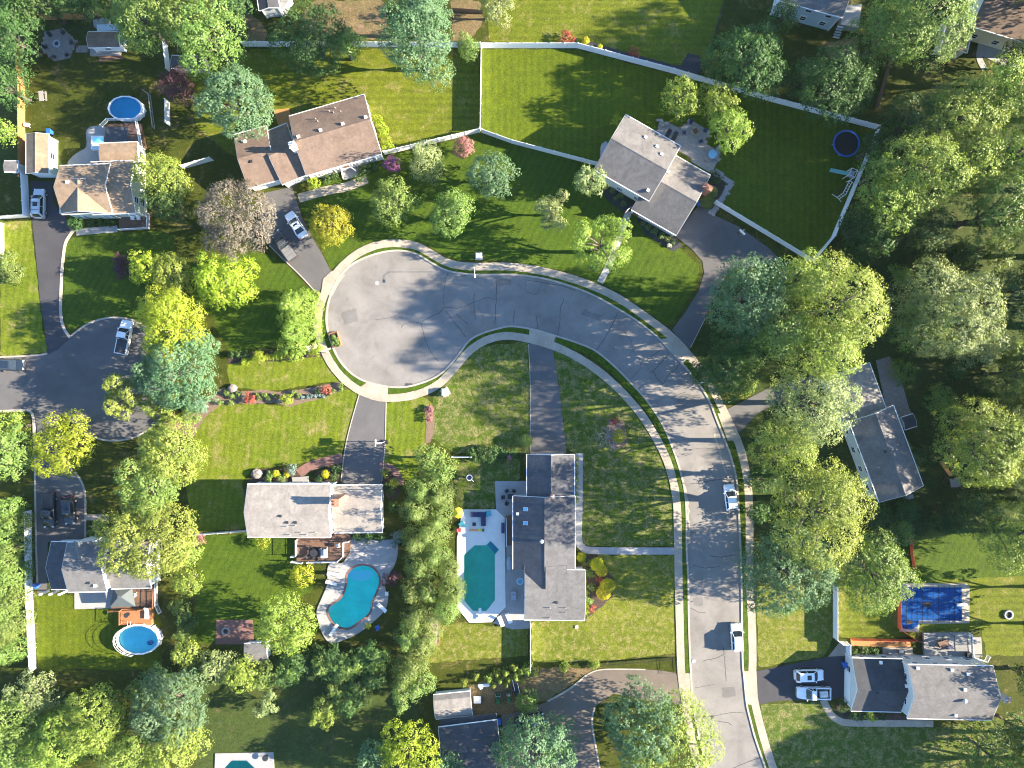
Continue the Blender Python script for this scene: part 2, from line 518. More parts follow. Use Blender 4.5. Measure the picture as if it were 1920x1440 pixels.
sheet('dirt', jag(PX([(1130, 1252), (1000, 1252), (880, 1285), (870, 1300), (958, 1335), (1030, 1310), (1075, 1280), (1110, 1258)]), 0.2, 0.6, 4), 0.016, MAT['bare_dirt'])
sheet('dirt', jag(PX([(870, 1295), (950, 1290), (960, 1340), (885, 1345)]), 0.2, 0.6, 5), 0.02, MAT['bare_dirt'])
sheet('dirt', jag(PX([(1540, 80), (1610, 70), (1605, 110), (1560, 115)]), 0.2, 0.6, 6), 0.016, MAT['bare_dirt'])

# ---- the main street with its turning circle
west = [(1332, 1450), (1315, 1400), (1299, 1320), (1295, 1265), (1291, 1162), (1290, 1080), (1287, 1030), (1286, 945), (1277, 890), (1257, 830),
        (1237, 787), (1210, 748), (1182, 717), (1150, 685), (1115, 657), (1080, 642), (1045, 631), (1000, 618), (960, 612), (935, 616), (905, 625), (880, 639), (860, 665), (840, 689), (817, 707), (785, 720),
        (755, 726), (720, 724), (680, 713), (650, 692), (628, 660), (613, 612), (615, 570), (630, 530), (652, 502), (680, 485), (717, 473),
        (750, 470), (780, 476), (805, 490), (830, 504), (855, 511), (892, 515), (960, 515), (1000, 519), (1035, 526), (1080, 540), (1120, 557), (1160, 580), (1195, 602), (1235, 634),
        (1275, 677), (1307, 715), (1330, 752), (1343, 785), (1357, 820), (1370, 855), (1381, 900), (1385, 960), (1388, 1020), (1390, 1080), (1392, 1230), (1395, 1270),
        (1400, 1320), (1407, 1350), (1417, 1387), (1439, 1450)]
edge = cr(west, 6)
road_poly = W2(edge) + [P(1500, 1700).to_2d(), P(1400, 1700).to_2d()]
road = sheet('road', road_poly, 0.03, MAT['road_asphalt'])
vg = strip(W2(edge), 0.1, 1.25, 0.0, 0.09).build('verge', MAT['grass_deep']); vg['kind'] = 'structure'
ke = strip(W2(edge), -0.16, 0.14, 0.0, 0.14).build('kerb', MAT['kerb_stone']); ke['kind'] = 'structure'
SEAMS = [[(840, 511), (832, 545), (831, 570), (832, 576)], [(832, 576), (827, 585), (805, 595), (789, 605)], [(789, 605), (797, 635), (805, 655), (815, 670), (823, 678)],
 [(832, 576), (855, 578), (870, 575), (885, 568), (905, 561), (915, 557), (930, 562)], [(930, 522), (931, 545), (930, 562), (928, 608)], [(890, 550), (888, 565), (890, 590), (892, 603)],
 [(836, 583), (850, 602), (865, 620), (875, 635)], [(855, 588), (867, 600), (880, 609)], [(840, 534), (855, 532), (880, 537)], [(703, 600), (735, 595), (749, 588), (750, 582)],
 [(752, 615), (757, 608), (775, 603), (789, 605)], [(985, 527), (985, 545), (1000, 552), (1008, 550), (1016, 532)], [(985, 525), (1050, 535), (1080, 545)], [(1057, 560), (1050, 580), (1050, 605), (1045, 630)],
 [(965, 582), (963, 595), (962, 607)], [(1005, 587), (1006, 600), (1008, 610), (1007, 618)], [(1158, 585), (1150, 605), (1130, 640), (1118, 657)], [(1168, 620), (1185, 640), (1185, 655), (1200, 675), (1202, 690), (1182, 712)],
 [(1202, 683), (1225, 665), (1242, 655)], [(1219, 698), (1225, 695), (1250, 670), (1255, 660)], [(1242, 722), (1255, 700), (1270, 690), (1275, 680)], [(1225, 697), (1232, 710), (1242, 720)],
 [(1285, 843), (1320, 840), (1360, 843)], [(1293, 907), (1312, 906), (1330, 902), (1365, 895)], [(1296, 998), (1320, 998), (1345, 995)], [(1240, 778), (1252, 772), (1265, 770)], [(1258, 748), (1270, 740), (1286, 735)],
 [(1318, 1239), (1345, 1233), (1358, 1226), (1355, 1210)], [(1359, 1230), (1360, 1255), (1362, 1280)], [(1308, 1345), (1350, 1340), (1375, 1335), (1400, 1337)], [(1335, 1350), (1365, 1355), (1375, 1362)],
 [(1375, 1440), (1405, 1427), (1432, 1418)], [(1303, 1290), (1320, 1286), (1345, 1283)], [(1295, 1140), (1312, 1148), (1325, 1149)], [(1380, 1040), (1350, 1045), (1330, 1042)], [(1300, 1060), (1320, 1065), (1352, 1062)]]
for s in SEAMS:
    q = resample([P(x, y).to_2d() for x, y in s], 0.35)
    if len(q) < 3: continue
    q = [a + Vector((rnd.uniform(-.05, .05), rnd.uniform(-.05, .05))) for a in q]
    wd_ = rnd.uniform(0.028, 0.05)
    strip(q, -wd_, wd_, 0.03, 0.042).build('tar_seam', MAT['tar'], road)
for q in ([(1096, 580), (1130, 592), (1122, 602), (1090, 590)], [(640, 585), (668, 578), (672, 602), (645, 610)], [(1300, 1120), (1318, 1120), (1318, 1136), (1300, 1136)], [(1352, 1290), (1378, 1288), (1380, 1306), (1354, 1308)], [(930, 524), (958, 522), (960, 534), (932, 536)]):
    sheet('asphalt_patch', jag(PX(q), .12, .35, int(q[0][0])), 0.034, MAT['patch_asphalt'], road, None)
c = P(707, 531); tag(MB().cyl((c.x, c.y, 0.0), .36, .045, 20).build('manhole_cover', MAT['concrete_grey']), 'round manhole cover in the upper part of the turning circle', 'manhole')
c = P(1335, 1345); tag(MB().cyl((c.x, c.y, 0.0), .34, .045, 20).build('manhole_cover', MAT['drive_asphalt']), 'dark manhole cover on the street near the bottom of the photo', 'manhole')
# worn pale edges of the asphalt where the gutter was patched
for s in ([(1215, 757), (1240, 795), (1262, 845), (1279, 895), (1290, 950), (1292, 1020)], [(1340, 812), (1350, 850), (1362, 890)]):
    q = resample(W2(cr(s, 8)), 0.7)
    q = [a + Vector((rnd.uniform(-.12, .12), rnd.uniform(-.12, .12))) for a in q]
    strip(q, -0.14, 0.14, 0.03, 0.036).build('gutter_patch', MAT['concrete'], road)
# storm drain
mb = MB(); c = P(767, 722)
mb.box((c.x, c.y, 0.05), 1.1, 0.6, 0.05)
dr = mb.build('storm_drain', MAT['tar']); tag(dr, 'dark iron storm drain at the lower edge of the turning circle', 'drain')

# ---- pavement: separate concrete slabs with open joints
walk = [(1455, 1455), (1440, 1412), (1427, 1367), (1415, 1317), (1410, 1280), (1411, 1230), (1409, 1155), (1406, 1105), (1405, 1040), (1405, 970), (1402, 910), (1395, 868), (1385, 832), (1372, 803), (1350, 757), (1322, 705), (1292, 667),
        (1260, 632), (1210, 594), (1160, 560), (1110, 536), (1060, 519), (1010, 507), (955, 500), (892, 500), (855, 497), (830, 489), (805, 474), (780, 461), (742, 456), (717, 458), (692, 465), (659, 484), (625, 520), (603, 566), (596, 612), (604, 646), (620, 680), (642, 708),
        (667, 728), (692, 740), (717, 746), (742, 746), (767, 743), (792, 736), (817, 724), (832, 712), (855, 687), (880, 658), (905, 641), (930, 632), (960, 630), (1010, 640), (1060, 658), (1110, 687), (1147, 717), (1177, 747), (1205, 781), (1230, 821), (1250, 862), (1262, 902),
        (1269, 945), (1271, 1007), (1272, 1070), (1274, 1155), (1277, 1255), (1281, 1290), (1290, 1350), (1300, 1400), (1318, 1460)]
wl = resample(W2(cr(walk, 8)), 1.52)
pav = strip(wl, -0.60, 0.60, 0.0, 0.07).build('pavement', MAT['concrete_grey']); pav['kind'] = 'structure'
wn = normals(wl)
for i in range(len(wl) - 1):
    a, b = wl[i], wl[i + 1]; d = (b - a).normalized() * 0.012
    na, nb = wn[i], wn[i + 1]; hw = 0.655 + rnd.uniform(-.02, .02)
    dz = rnd.uniform(-.004, .006)
    q = [a + d + na * hw, b - d + nb * hw, b - d - nb * hw, a + d - na * hw]
    o = MB().prism(q, 0.0, 0.105 + dz).build('slab', MAT['concrete'], pav)

def apron(name, poly, mat='concrete', z=0.115):
    return slab(name, PX(poly), 0.0, z, MAT[mat])
apron('driveway_apron', [(606, 523), (622, 508), (646, 516), (634, 533), (622, 556), (612, 551), (601, 560)])
apron('driveway_apron', [(672, 728), (690, 716), (728, 727), (727, 741), (700, 738)])
apron('driveway_apron', [(993, 618), (1042, 630), (1037, 648), (990, 637)])
apron('driveway_apron', [(1237, 636), (1256, 633), (1292, 668), (1279, 682)])
apron('driveway_apron', [(1345, 775), (1363, 776), (1386, 826), (1364, 826)])
apron('driveway_apron', [(1270, 1262), (1296, 1262), (1302, 1325), (1281, 1320)])
apron('driveway_apron', [(1394, 1258), (1418, 1258), (1421, 1322), (1400, 1320)])

def drive(name, poly, mat='drive_asphalt', z=0.05, smooth=False):
    return sheet(name, PX(cr(poly, 6, True) if smooth else poly), z, MAT[mat])
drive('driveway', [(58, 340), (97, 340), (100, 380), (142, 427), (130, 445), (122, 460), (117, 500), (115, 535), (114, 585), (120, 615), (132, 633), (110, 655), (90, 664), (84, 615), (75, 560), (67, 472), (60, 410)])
drive('driveway', [(496, 362), (548, 350), (567, 410), (595, 460), (620, 507), (596, 552), (562, 515), (530, 485), (505, 460), (480, 420)], 'lane_asphalt')
drive('driveway', [(1262, 440), (1320, 375), (1336, 402), (1385, 425), (1440, 464), (1462, 486), (1420, 500), (1372, 502), (1350, 535), (1322, 597), (1293, 655), (1260, 619), (1285, 585), (1310, 545), (1320, 512), (1317, 490), (1297, 467)], 'lane_asphalt')
drive('driveway', [(674, 736), (700, 746), (724, 750), (722, 830), (716, 912), (639, 912), (650, 827)], 'lane_asphalt')
drive('driveway', [(991, 640), (1036, 652), (1047, 720), (1061, 835), (1062, 858), (994, 858), (994, 720)], 'lane_asphalt')
drive('driveway', [(1362, 768), (1386, 812), (1420, 775), (1500, 735), (1580, 720), (1570, 690), (1440, 728)], 'lane_asphalt')
drive('driveway', [(65, 770), (112, 776), (118, 850), (140, 885), (154, 905), (160, 935), (160, 1016), (90, 1016), (88, 1112), (70, 1112), (66, 1010)], 'lane_asphalt')
drive('driveway', [(1268, 1262), (1240, 1257), (1210, 1255), (1130, 1255), (1100, 1265), (1067, 1292), (1022, 1317), (985, 1332), (940, 1340), (950, 1450), (1126, 1450), (1118, 1405), (1110, 1355), (1115, 1325), (1150, 1300), (1200, 1310), (1282, 1322)], 'drive_brown')
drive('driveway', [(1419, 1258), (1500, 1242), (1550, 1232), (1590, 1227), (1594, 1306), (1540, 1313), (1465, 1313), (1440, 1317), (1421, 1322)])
# pale edging along some drives
for pts, wd in (([(142, 427), (130, 443), (122, 460), (117, 500), (115, 535), (114, 585), (120, 615), (132, 633)], 0.45), ([(505, 460), (530, 485), (562, 515), (596, 552)], 0.18), ([(674, 738), (650, 827), (639, 905)], 0.14), ([(724, 752), (722, 830), (716, 905)], 0.14),
                ([(991, 645), (994, 720), (994, 850)], 0.10), ([(1322, 597), (1293, 655)], 0.12), ([(1100, 1265), (1067, 1292), (1022, 1317)], 0.3), ([(1115, 1325), (1110, 1355), (1118, 1405), (1126, 1450)], 0.3), ([(1210, 1255), (1130, 1255), (1100, 1265)], 0.2),
                ([(66, 800), (66, 890), (68, 1010), (71, 1105)], 0.3), ([(140, 885), (154, 905), (160, 935), (160, 1010)], 0.3)):
    q = resample(W2(cr(pts, 8)), 0.5)
    o = strip(q, -wd / 2, wd / 2, 0.0, 0.10).build('edging', MAT['kerb_stone']); o['kind'] = 'structure'

# ---- side lane on the left with its own turning circle
lane_top = [(-60, 674), (0, 671), (60, 668), (90, 664), (112, 652), (135, 631), (160, 612), (190, 600), (225, 597), (262, 607), (300, 640), (322, 690), (322, 740), (305, 780), (282, 801), (250, 819), (212, 825), (180, 819), (150, 805), (115, 779), (64, 771), (0, 771), (-60, 771)]
le = cr(lane_top, 6)
lane = sheet('road', W2(le), 0.045, MAT['lane_asphalt'])
def part_of(pts, i0, i1): return pts[i0 * 6:i1 * 6 + 1]
for a, b in ((1, 3), (5, 18)):
    o = strip(W2(part_of(le, a, b)), -0.02, 0.26, 0.0, 0.14).build('kerb', MAT['kerb_stone']); o['kind'] = 'structure'
o = strip(W2(cr([(-40, 771), (0, 771), (45, 769), (58, 772), (63, 785), (65, 820)], 8)), -0.2, 0.2, 0.0, 0.14).build('kerb', MAT['kerb_stone']); o['kind'] = 'structure'

# ---- paths and patios
def path(name, pts, wd, mat, z=0.06, n=8):
    o = strip(resample(W2(cr(pts, n)), 0.5), -wd / 2, wd / 2, 0.0, z).build(name, MAT[mat]); o['kind'] = 'structure'; return o
path('path', [(1086, 850), (1086, 930), (1085, 1010), (1092, 1026), (1110, 1032), (1200, 1033), (1288, 1033)], 1.2, 'concrete_grey')
path('path', [(1543, 1312), (1555, 1335), (1568, 1348), (1590, 1355), (1660, 1356), (1755, 1357)], 1.15, 'concrete')
path('path', [(143, 436), (170, 433), (224, 429)], 1.1, 'paver_grey')
path('path', [(560, 372), (610, 358), (650, 350), (690, 335)], 1.5, 'concrete')
path('path', [(560, 888), (575, 878), (600, 868), (645, 858)], 1.6, 'paver_red')
path('path', [(712, 872), (735, 878), (748, 895), (752, 915)], 1.1, 'paver_red')
path('path', [(1125, 530), (1140, 500), (1158, 455), (1172, 415), (1180, 395)], 1.1, 'concrete_grey')
path('path', [(160, 970), (185, 970), (205, 972)], 1.0, 'concrete')
path('path', [(1846, 130), (1836, 108), (1840, 80)], 1.0, 'concrete_grey')
slab('patio', PX([(1553, 1231), (1575, 1203), (1590, 1203), (1590, 1229)]), 0, 0.06, MAT['concrete'])
slab('patio', PX([(928, 902), (990, 902), (990, 975), (975, 1000), (950, 1000), (948, 972), (930, 958)]), 0, 0.08, MAT['concrete_grey'])
slab('patio', PX([(950, 1000), (990, 1000), (996, 1178), (960, 1180), (925, 1168), (948, 1138)]), 0, 0.075, MAT['concrete_grey'])
slab('patio', PX([(1642, 676), (1668, 668), (1690, 715), (1704, 765), (1712, 782), (1690, 784), (1662, 768)]), 0, 0.08, MAT['paver'])
slab('patio', PX([(1845, 60), (1920, 75), (1920, 125), (1890, 128), (1830, 100)]), 0, 0.08, MAT['concrete_grey'])
slab('patio', PX(cr([(132, 310), (134, 296), (148, 285), (160, 278), (163, 268), (162, 248), (170, 238), (190, 237), (200, 245), (200, 310)], 6, True)), 0, 0.08, MAT['concrete_grey'])
slab('patio', PX([(405, 1162), (474, 1162), (476, 1208), (404, 1208)]), 0, 0.06, MAT['paver_red'])
slab('patio', PX([(140, 1104), (215, 1102), (213, 1140), (140, 1142)]), 0, 0.08, MAT['concrete_grey'])
# ------------------------------------------------------------------ trees and shrubs
foliage('leaf_maple', (0.082, 0.148, 0.026), (0.178, 0.248, 0.058))
foliage('leaf_blue', (0.052, 0.120, 0.050), (0.140, 0.228, 0.122), spec=0.25)
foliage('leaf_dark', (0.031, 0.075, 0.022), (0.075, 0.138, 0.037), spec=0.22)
foliage('leaf_yellow', (0.165, 0.240, 0.014), (0.310, 0.360, 0.03), trans=0.4)
foliage('leaf_lime', (0.120, 0.195, 0.026), (0.235, 0.300, 0.052), trans=0.4)
foliage('leaf_oak', (0.115, 0.178, 0.026), (0.262, 0.320, 0.064))
foliage('leaf_pale', (0.120, 0.168, 0.062), (0.270, 0.315, 0.130))
foliage('leaf_gold', (0.200, 0.222, 0.014), (0.365, 0.355, 0.028), trans=0.4)
foliage('leaf_bronze', (0.088, 0.080, 0.060), (0.185, 0.168, 0.125), trans=0.2)
foliage('leaf_purple', (0.048, 0.019, 0.031), (0.102, 0.041, 0.058), trans=0.25)
foliage('leaf_magenta', (0.132, 0.036, 0.120), (0.264, 0.084, 0.228), trans=0.25)
foliage('leaf_rose', (0.156, 0.054, 0.072), (0.312, 0.144, 0.156), trans=0.25)
foliage('leaf_red', (0.192, 0.030, 0.024), (0.384, 0.078, 0.048), trans=0.25)
foliage('leaf_pink', (0.360, 0.120, 0.192), (0.600, 0.312, 0.384), trans=0.25)
foliage('leaf_cedar', (0.064, 0.118, 0.022), (0.178, 0.236, 0.058))
foliage('leaf_sunbush', (0.30, 0.32, 0.008), (0.50, 0.48, 0.015), trans=0.3)
foliage('leaf_spruce', (0.084, 0.144, 0.132), (0.180, 0.252, 0.228), trans=0.15)
foliage('leaf_white', (0.480, 0.456, 0.360), (0.800, 0.780, 0.660), trans=0.2)
plain('bark', (0.10, 0.08, 0.065), 0.9, 0.3, 3, bmp=0.4)
plain('bark_grey', (0.30, 0.28, 0.26), 0.9, 0.2, 3, bmp=0.3)

def crown_mesh(name, R, RZ, seed, leaf, dens, puff, shape='round', zc=0.0, mat=None):
    """leaf sprays gathered in tufts on the lobes of a crown"""
    g = np.random.default_rng(seed)
    if shape == 'round':
        n = int(5 + R * 2.4)
        k = np.arange(n) + 0.5
        z = 1 - 1.6 * k / n
        th = math.pi * (1 + 5 ** .5) * k + g.uniform(0, 6.28)
        rr = np.sqrt(np.maximum(0, 1 - z * z))
        d = np.stack([rr * np.cos(th), rr * np.sin(th), z], 1)
        rad = g.uniform(0.48, 0.80, n)[:, None]
        c = d * rad * np.array([R, R, RZ]) + g.normal(0, 0.06 * R, (n, 3))
        lr = R * g.uniform(0.27, 0.46, n)
        c = np.vstack([c, [[0, 0, 0.1 * RZ]]]); lr = np.append(lr, R * 0.52)
    elif shape == 'dome':
        c = np.zeros((1, 3)); lr = np.array([R])
    elif shape == 'open':
        n = int(6 + R * 2.5)
        a = g.uniform(0, 6.28, n); q = np.sqrt(g.uniform(0.02, 1, n)) * 0.85
        c = np.stack([q * R * np.cos(a), q * R * np.sin(a), g.uniform(-0.5, 0.8, n) * RZ * np.sqrt(1 - 0.8 * q * q)], 1)
        lr = R * g.uniform(0.18, 0.30, n)
    elif shape == 'cone':
        n = int(8 + RZ * 2.2)
        t = np.linspace(0, 1, n)
        a = g.uniform(0, 6.28, n); q = (1 - t) * R * 0.55
        c = np.stack([q * np.cos(a), q * np.sin(a), -RZ + 2 * RZ * t * 0.93], 1)
        lr = np.maximum(0.16 * R, (1 - t) * R * 0.62) * g.uniform(0.85, 1.1, n)
    else:  # column
        n = int(5 + RZ * 2)
        t = np.linspace(0, 1, n)
        a = g.uniform(0, 6.28, n); q = g.uniform(0, 0.35, n) * R
        c = np.stack([q * np.cos(a), q * np.sin(a), -RZ * 0.85 + 1.7 * RZ * t], 1)
        lr = R * (0.78 - 0.35 * t ** 3) * g.uniform(0.85, 1.1, n)
    pts = []; out = []; lob = []
    for i in range(len(c)):
        m = max(6, int(4 * math.pi * lr[i] ** 2 * 0.95 / (puff * puff) * (1.5 if shape == 'dome' else 0.62)))
        u = g.normal(size=(m, 3)); u /= np.linalg.norm(u, axis=1)[:, None]
        u[:, 2] = np.where(u[:, 2] < -0.35, -u[:, 2], u[:, 2])
        p = c[i] + u * lr[i] * (g.uniform(0.66, 1.0, m) if shape == 'dome' else g.uniform(0.78, 1.12, m))[:, None] * np.array([1, 1, min(1.15, max(0.7, RZ / R))])
        dist = np.linalg.norm(p[:, None, :] - c[None], axis=2) / lr[None]
        dist[:, i] = 9
        keep = dist.min(1) > 0.72
        pts.append(p[keep]); out.append(u[keep]); lob.append(np.full(int(keep.sum()), g.uniform(0, 1)))
    pts = np.vstack(pts); out = np.vstack(out)
    npf = len(pts); lob = np.concatenate(lob)
    total = max(60, int(dens * math.pi * R * R * (1.0 if shape in ('round', 'open', 'dome') else max(1.0, 0.55 * RZ / R))))
    k = max(5, total // max(1, npf))
    idx = np.repeat(np.arange(npf), k)
    M = len(idx)
    pr = puff * g.uniform(0.55, 1.05, npf)[idx]
    u = g.normal(size=(M, 3)); u /= np.linalg.norm(u, axis=1)[:, None]
    o = out[idx]
    pos_ = pts[idx] + u * (pr * g.uniform(0.25, 1.0, M) ** 0.6)[:, None] + o * (0.25 * pr)[:, None]
    nrm = o * 0.85 + u * 0.62 + g.normal(0, 0.30, (M, 3)) + np.array([0.36, 0, 0.30])
    nrm /= np.linalg.norm(nrm, axis=1)[:, None]
    ref = g.normal(size=(M, 3))
    a = np.cross(nrm, ref); a /= np.linalg.norm(a, axis=1)[:, None]
    b = np.cross(nrm, a)
    s = leaf * g.uniform(0.6, 1.25, M)[:, None]
    v = np.empty((M, 4, 3), np.float32)
    v[:, 0] = pos_ - a * s * 0.62
    v[:, 1] = pos_ - b * s * 0.40 + nrm * s * 0.10
    v[:, 2] = pos_ + a * s * 0.62
    v[:, 3] = pos_ + b * s * 0.40 + nrm * s * 0.10
    v[:, :, 2] += zc
    me = bpy.data.meshes.new(name)
    me.vertices.add(4 * M); me.loops.add(4 * M); me.polygons.add(M)
    me.vertices.foreach_set('co', v.reshape(-1))
    me.loops.foreach_set('vertex_index', np.arange(4 * M, dtype=np.int32))
    me.polygons.foreach_set('loop_start', np.arange(0, 4 * M, 4, dtype=np.int32))
    at = me.attributes.new('tone', 'FLOAT', 'FACE')
    tone = np.clip(0.30 * lob[idx] + 0.36 * g.uniform(0, 1, npf)[idx] + 0.34 * g.uniform(0, 1, M), 0, 1).astype(np.float32)
    at.data.foreach_set('value', tone)
    me.update(calc_edges=True)
    if mat: me.materials.append(MAT[mat])
    return me, c

SP = {  # leaf material, leaf size, density, tuft size, crown shape
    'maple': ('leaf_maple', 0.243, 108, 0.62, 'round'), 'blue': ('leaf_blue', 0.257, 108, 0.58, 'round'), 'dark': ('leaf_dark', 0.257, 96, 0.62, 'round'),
    'yellow': ('leaf_yellow', 0.229, 115, 0.55, 'round'), 'lime': ('leaf_lime', 0.236, 108, 0.58, 'round'), 'oak': ('leaf_oak', 0.236, 111, 0.60, 'round'),
    'pale': ('leaf_pale', 0.229, 111, 0.55, 'round'), 'gold': ('leaf_gold', 0.2, 139, 0.5, 'round'), 'bronze': ('leaf_bronze', 0.214, 130, 0.5, 'round'),
    'purple': ('leaf_purple', 0.186, 156, 0.42, 'round'), 'magenta': ('leaf_magenta', 0.189, 151, 0.35, 'round'), 'rose': ('leaf_rose', 0.189, 151, 0.35, 'round'), 'red': ('leaf_red', 0.172, 164, 0.3, 'round'),
    'pink': ('leaf_pink', 0.172, 164, 0.3, 'round'), 'sparse': ('leaf_pale', 0.193, 122, 0.42, 'open'), 'sparselime': ('leaf_lime', 0.214, 105, 0.48, 'open'), 'sparseoak': ('leaf_oak', 0.229, 105, 0.55, 'open'),
    'cedar': ('leaf_cedar', 0.2, 139, 0.48, 'cone'), 'column': ('leaf_cedar', 0.186, 174, 0.42, 'column'), 'hedge': ('leaf_maple', 0.206, 151, 0.42, 'column'), 'conelime': ('leaf_lime', 0.214, 130, 0.5, 'cone'), 'conepale': ('leaf_pale', 0.186, 139, 0.45, 'cone'),
    'sun': ('leaf_sunbush', 0.11, 520.0, 0.16, 'dome'), 'ball': ('leaf_maple', 0.13, 380.0, 0.18, 'dome'), 'shrub': ('leaf_maple', 0.172, 189, 0.28, 'round'), 'limeshrub': ('leaf_yellow', 0.172, 189, 0.28, 'round'), 'darkshrub': ('leaf_dark', 0.206, 139, 0.34, 'round'),
    'spruce': ('leaf_spruce', 0.172, 189, 0.3, 'round'), 'white': ('leaf_white', 0.16, 200.0, 0.22, 'round'), 'cone_shrub': ('leaf_lime', 0.18, 190.0, 0.26, 'cone'),
}
TREE_FACES = 0
def tree(x, y, r, h, sp, label, group=None, name='tree', cat='tree', rz=None, seed=None, hc=None, bare=False):
    """x, y, r: the crown as the drone saw it, in photograph pixels; h: height in metres"""
    global TREE_FACES
    mat, leaf, dens, puff, shape = SP[sp]
    k = 1.0
    zc = hc if hc else (h * 0.62 if shape in ('round', 'open', 'dome') else h * 0.5)
    R = R_(r, zc)
    RZ = rz if rz else (min(h - zc, R * 1.05) if shape in ('round', 'open', 'dome') else h * 0.5)
    if shape in ('round', 'open', 'dome'):
        if not rz and h > 3: RZ = max(RZ, h * 0.44)
        zc = h - RZ * 1.0
    p = P(x, y, zc)
    seed = seed or int(x * 31 + y * 17) % 99991
    root = thing(name, label, cat, (p.x, p.y, 0), group)
    if R < 1.2: leaf, puff, dens = leaf * 0.9, min(puff, 0.3 * R + 0.06), dens * 1.15
    me, lobes = crown_mesh('crown', R * 0.99, RZ, seed, leaf, dens, puff, shape, zc, mat)
    TREE_FACES += len(me.polygons)
    link('crown' if h > 2.2 else 'foliage', me, None, root)
    g = random.Random(seed)
    mb = MB()
    tr = max(0.05, 0.022 * h + 0.02 * R) if h > 2.2 else 0.04
    top = Vector((0, 0, zc + (0.25 * RZ if shape != 'cone' else 0.9 * RZ)))
    base = [Vector((0, 0, 0)), Vector((g.uniform(-.1, .1) * R * .3, g.uniform(-.1, .1) * R * .3, zc * 0.45)), top]
    mb.tube([base[0], base[0] + Vector((0, 0, 0.12 * h)), base[1], base[2]], [tr * 1.35, tr, tr * 0.8, tr * 0.25], 7)
    if shape in ('round', 'open', 'dome') and h > 3:
        for c in lobes[:: max(1, len(lobes) // 9)]:
            e = Vector((float(c[0]), float(c[1]), float(c[2]) + zc))
            s = Vector((0, 0, max(0.25 * h, min(zc, e.z - 0.5 * R) * 0.8)))
            m = s.lerp(e, 0.5) + Vector((0, 0, 0.06 * h))
            mb.tube([s, m, e], [tr * 0.5, tr * 0.32, tr * 0.1], 5)
    # mesh is in the tree's own frame
    o = org(root); mb.v = [(a[0] + o.x, a[1] + o.y, a[2] + o.z) for a in mb.v]
    mb.build('trunk' if h > 2.2 else 'stem', MAT['bark'], root, True)
    if bare:
        tw = MB()
        for i in range(26):
            a = g.uniform(0, 6.28); q = g.uniform(0.5, 1.15) * R; zz = zc + g.uniform(-.2, .9) * RZ
            s = Vector((0.3 * q * math.cos(a), 0.3 * q * math.sin(a), zc)); e = Vector((q * math.cos(a), q * math.sin(a), zz))
            m = s.lerp(e, .5) + Vector((g.uniform(-.3, .3), g.uniform(-.3, .3), .2))
            tw.tube([s, m, e], [.07, .05, .02], 4)
            for _ in range(3):
                e2 = m.lerp(e, g.random()) ; tw.tube([e2, e2 + Vector((g.uniform(-.8, .8), g.uniform(-.8, .8), g.uniform(0, .7)))], [.035, .012], 4)
        tw.v = [(a[0] + o.x, a[1] + o.y, a[2] + o.z) for a in tw.v]
        tw.build('dead_twigs', MAT['bark_grey'], root, True)
    return root

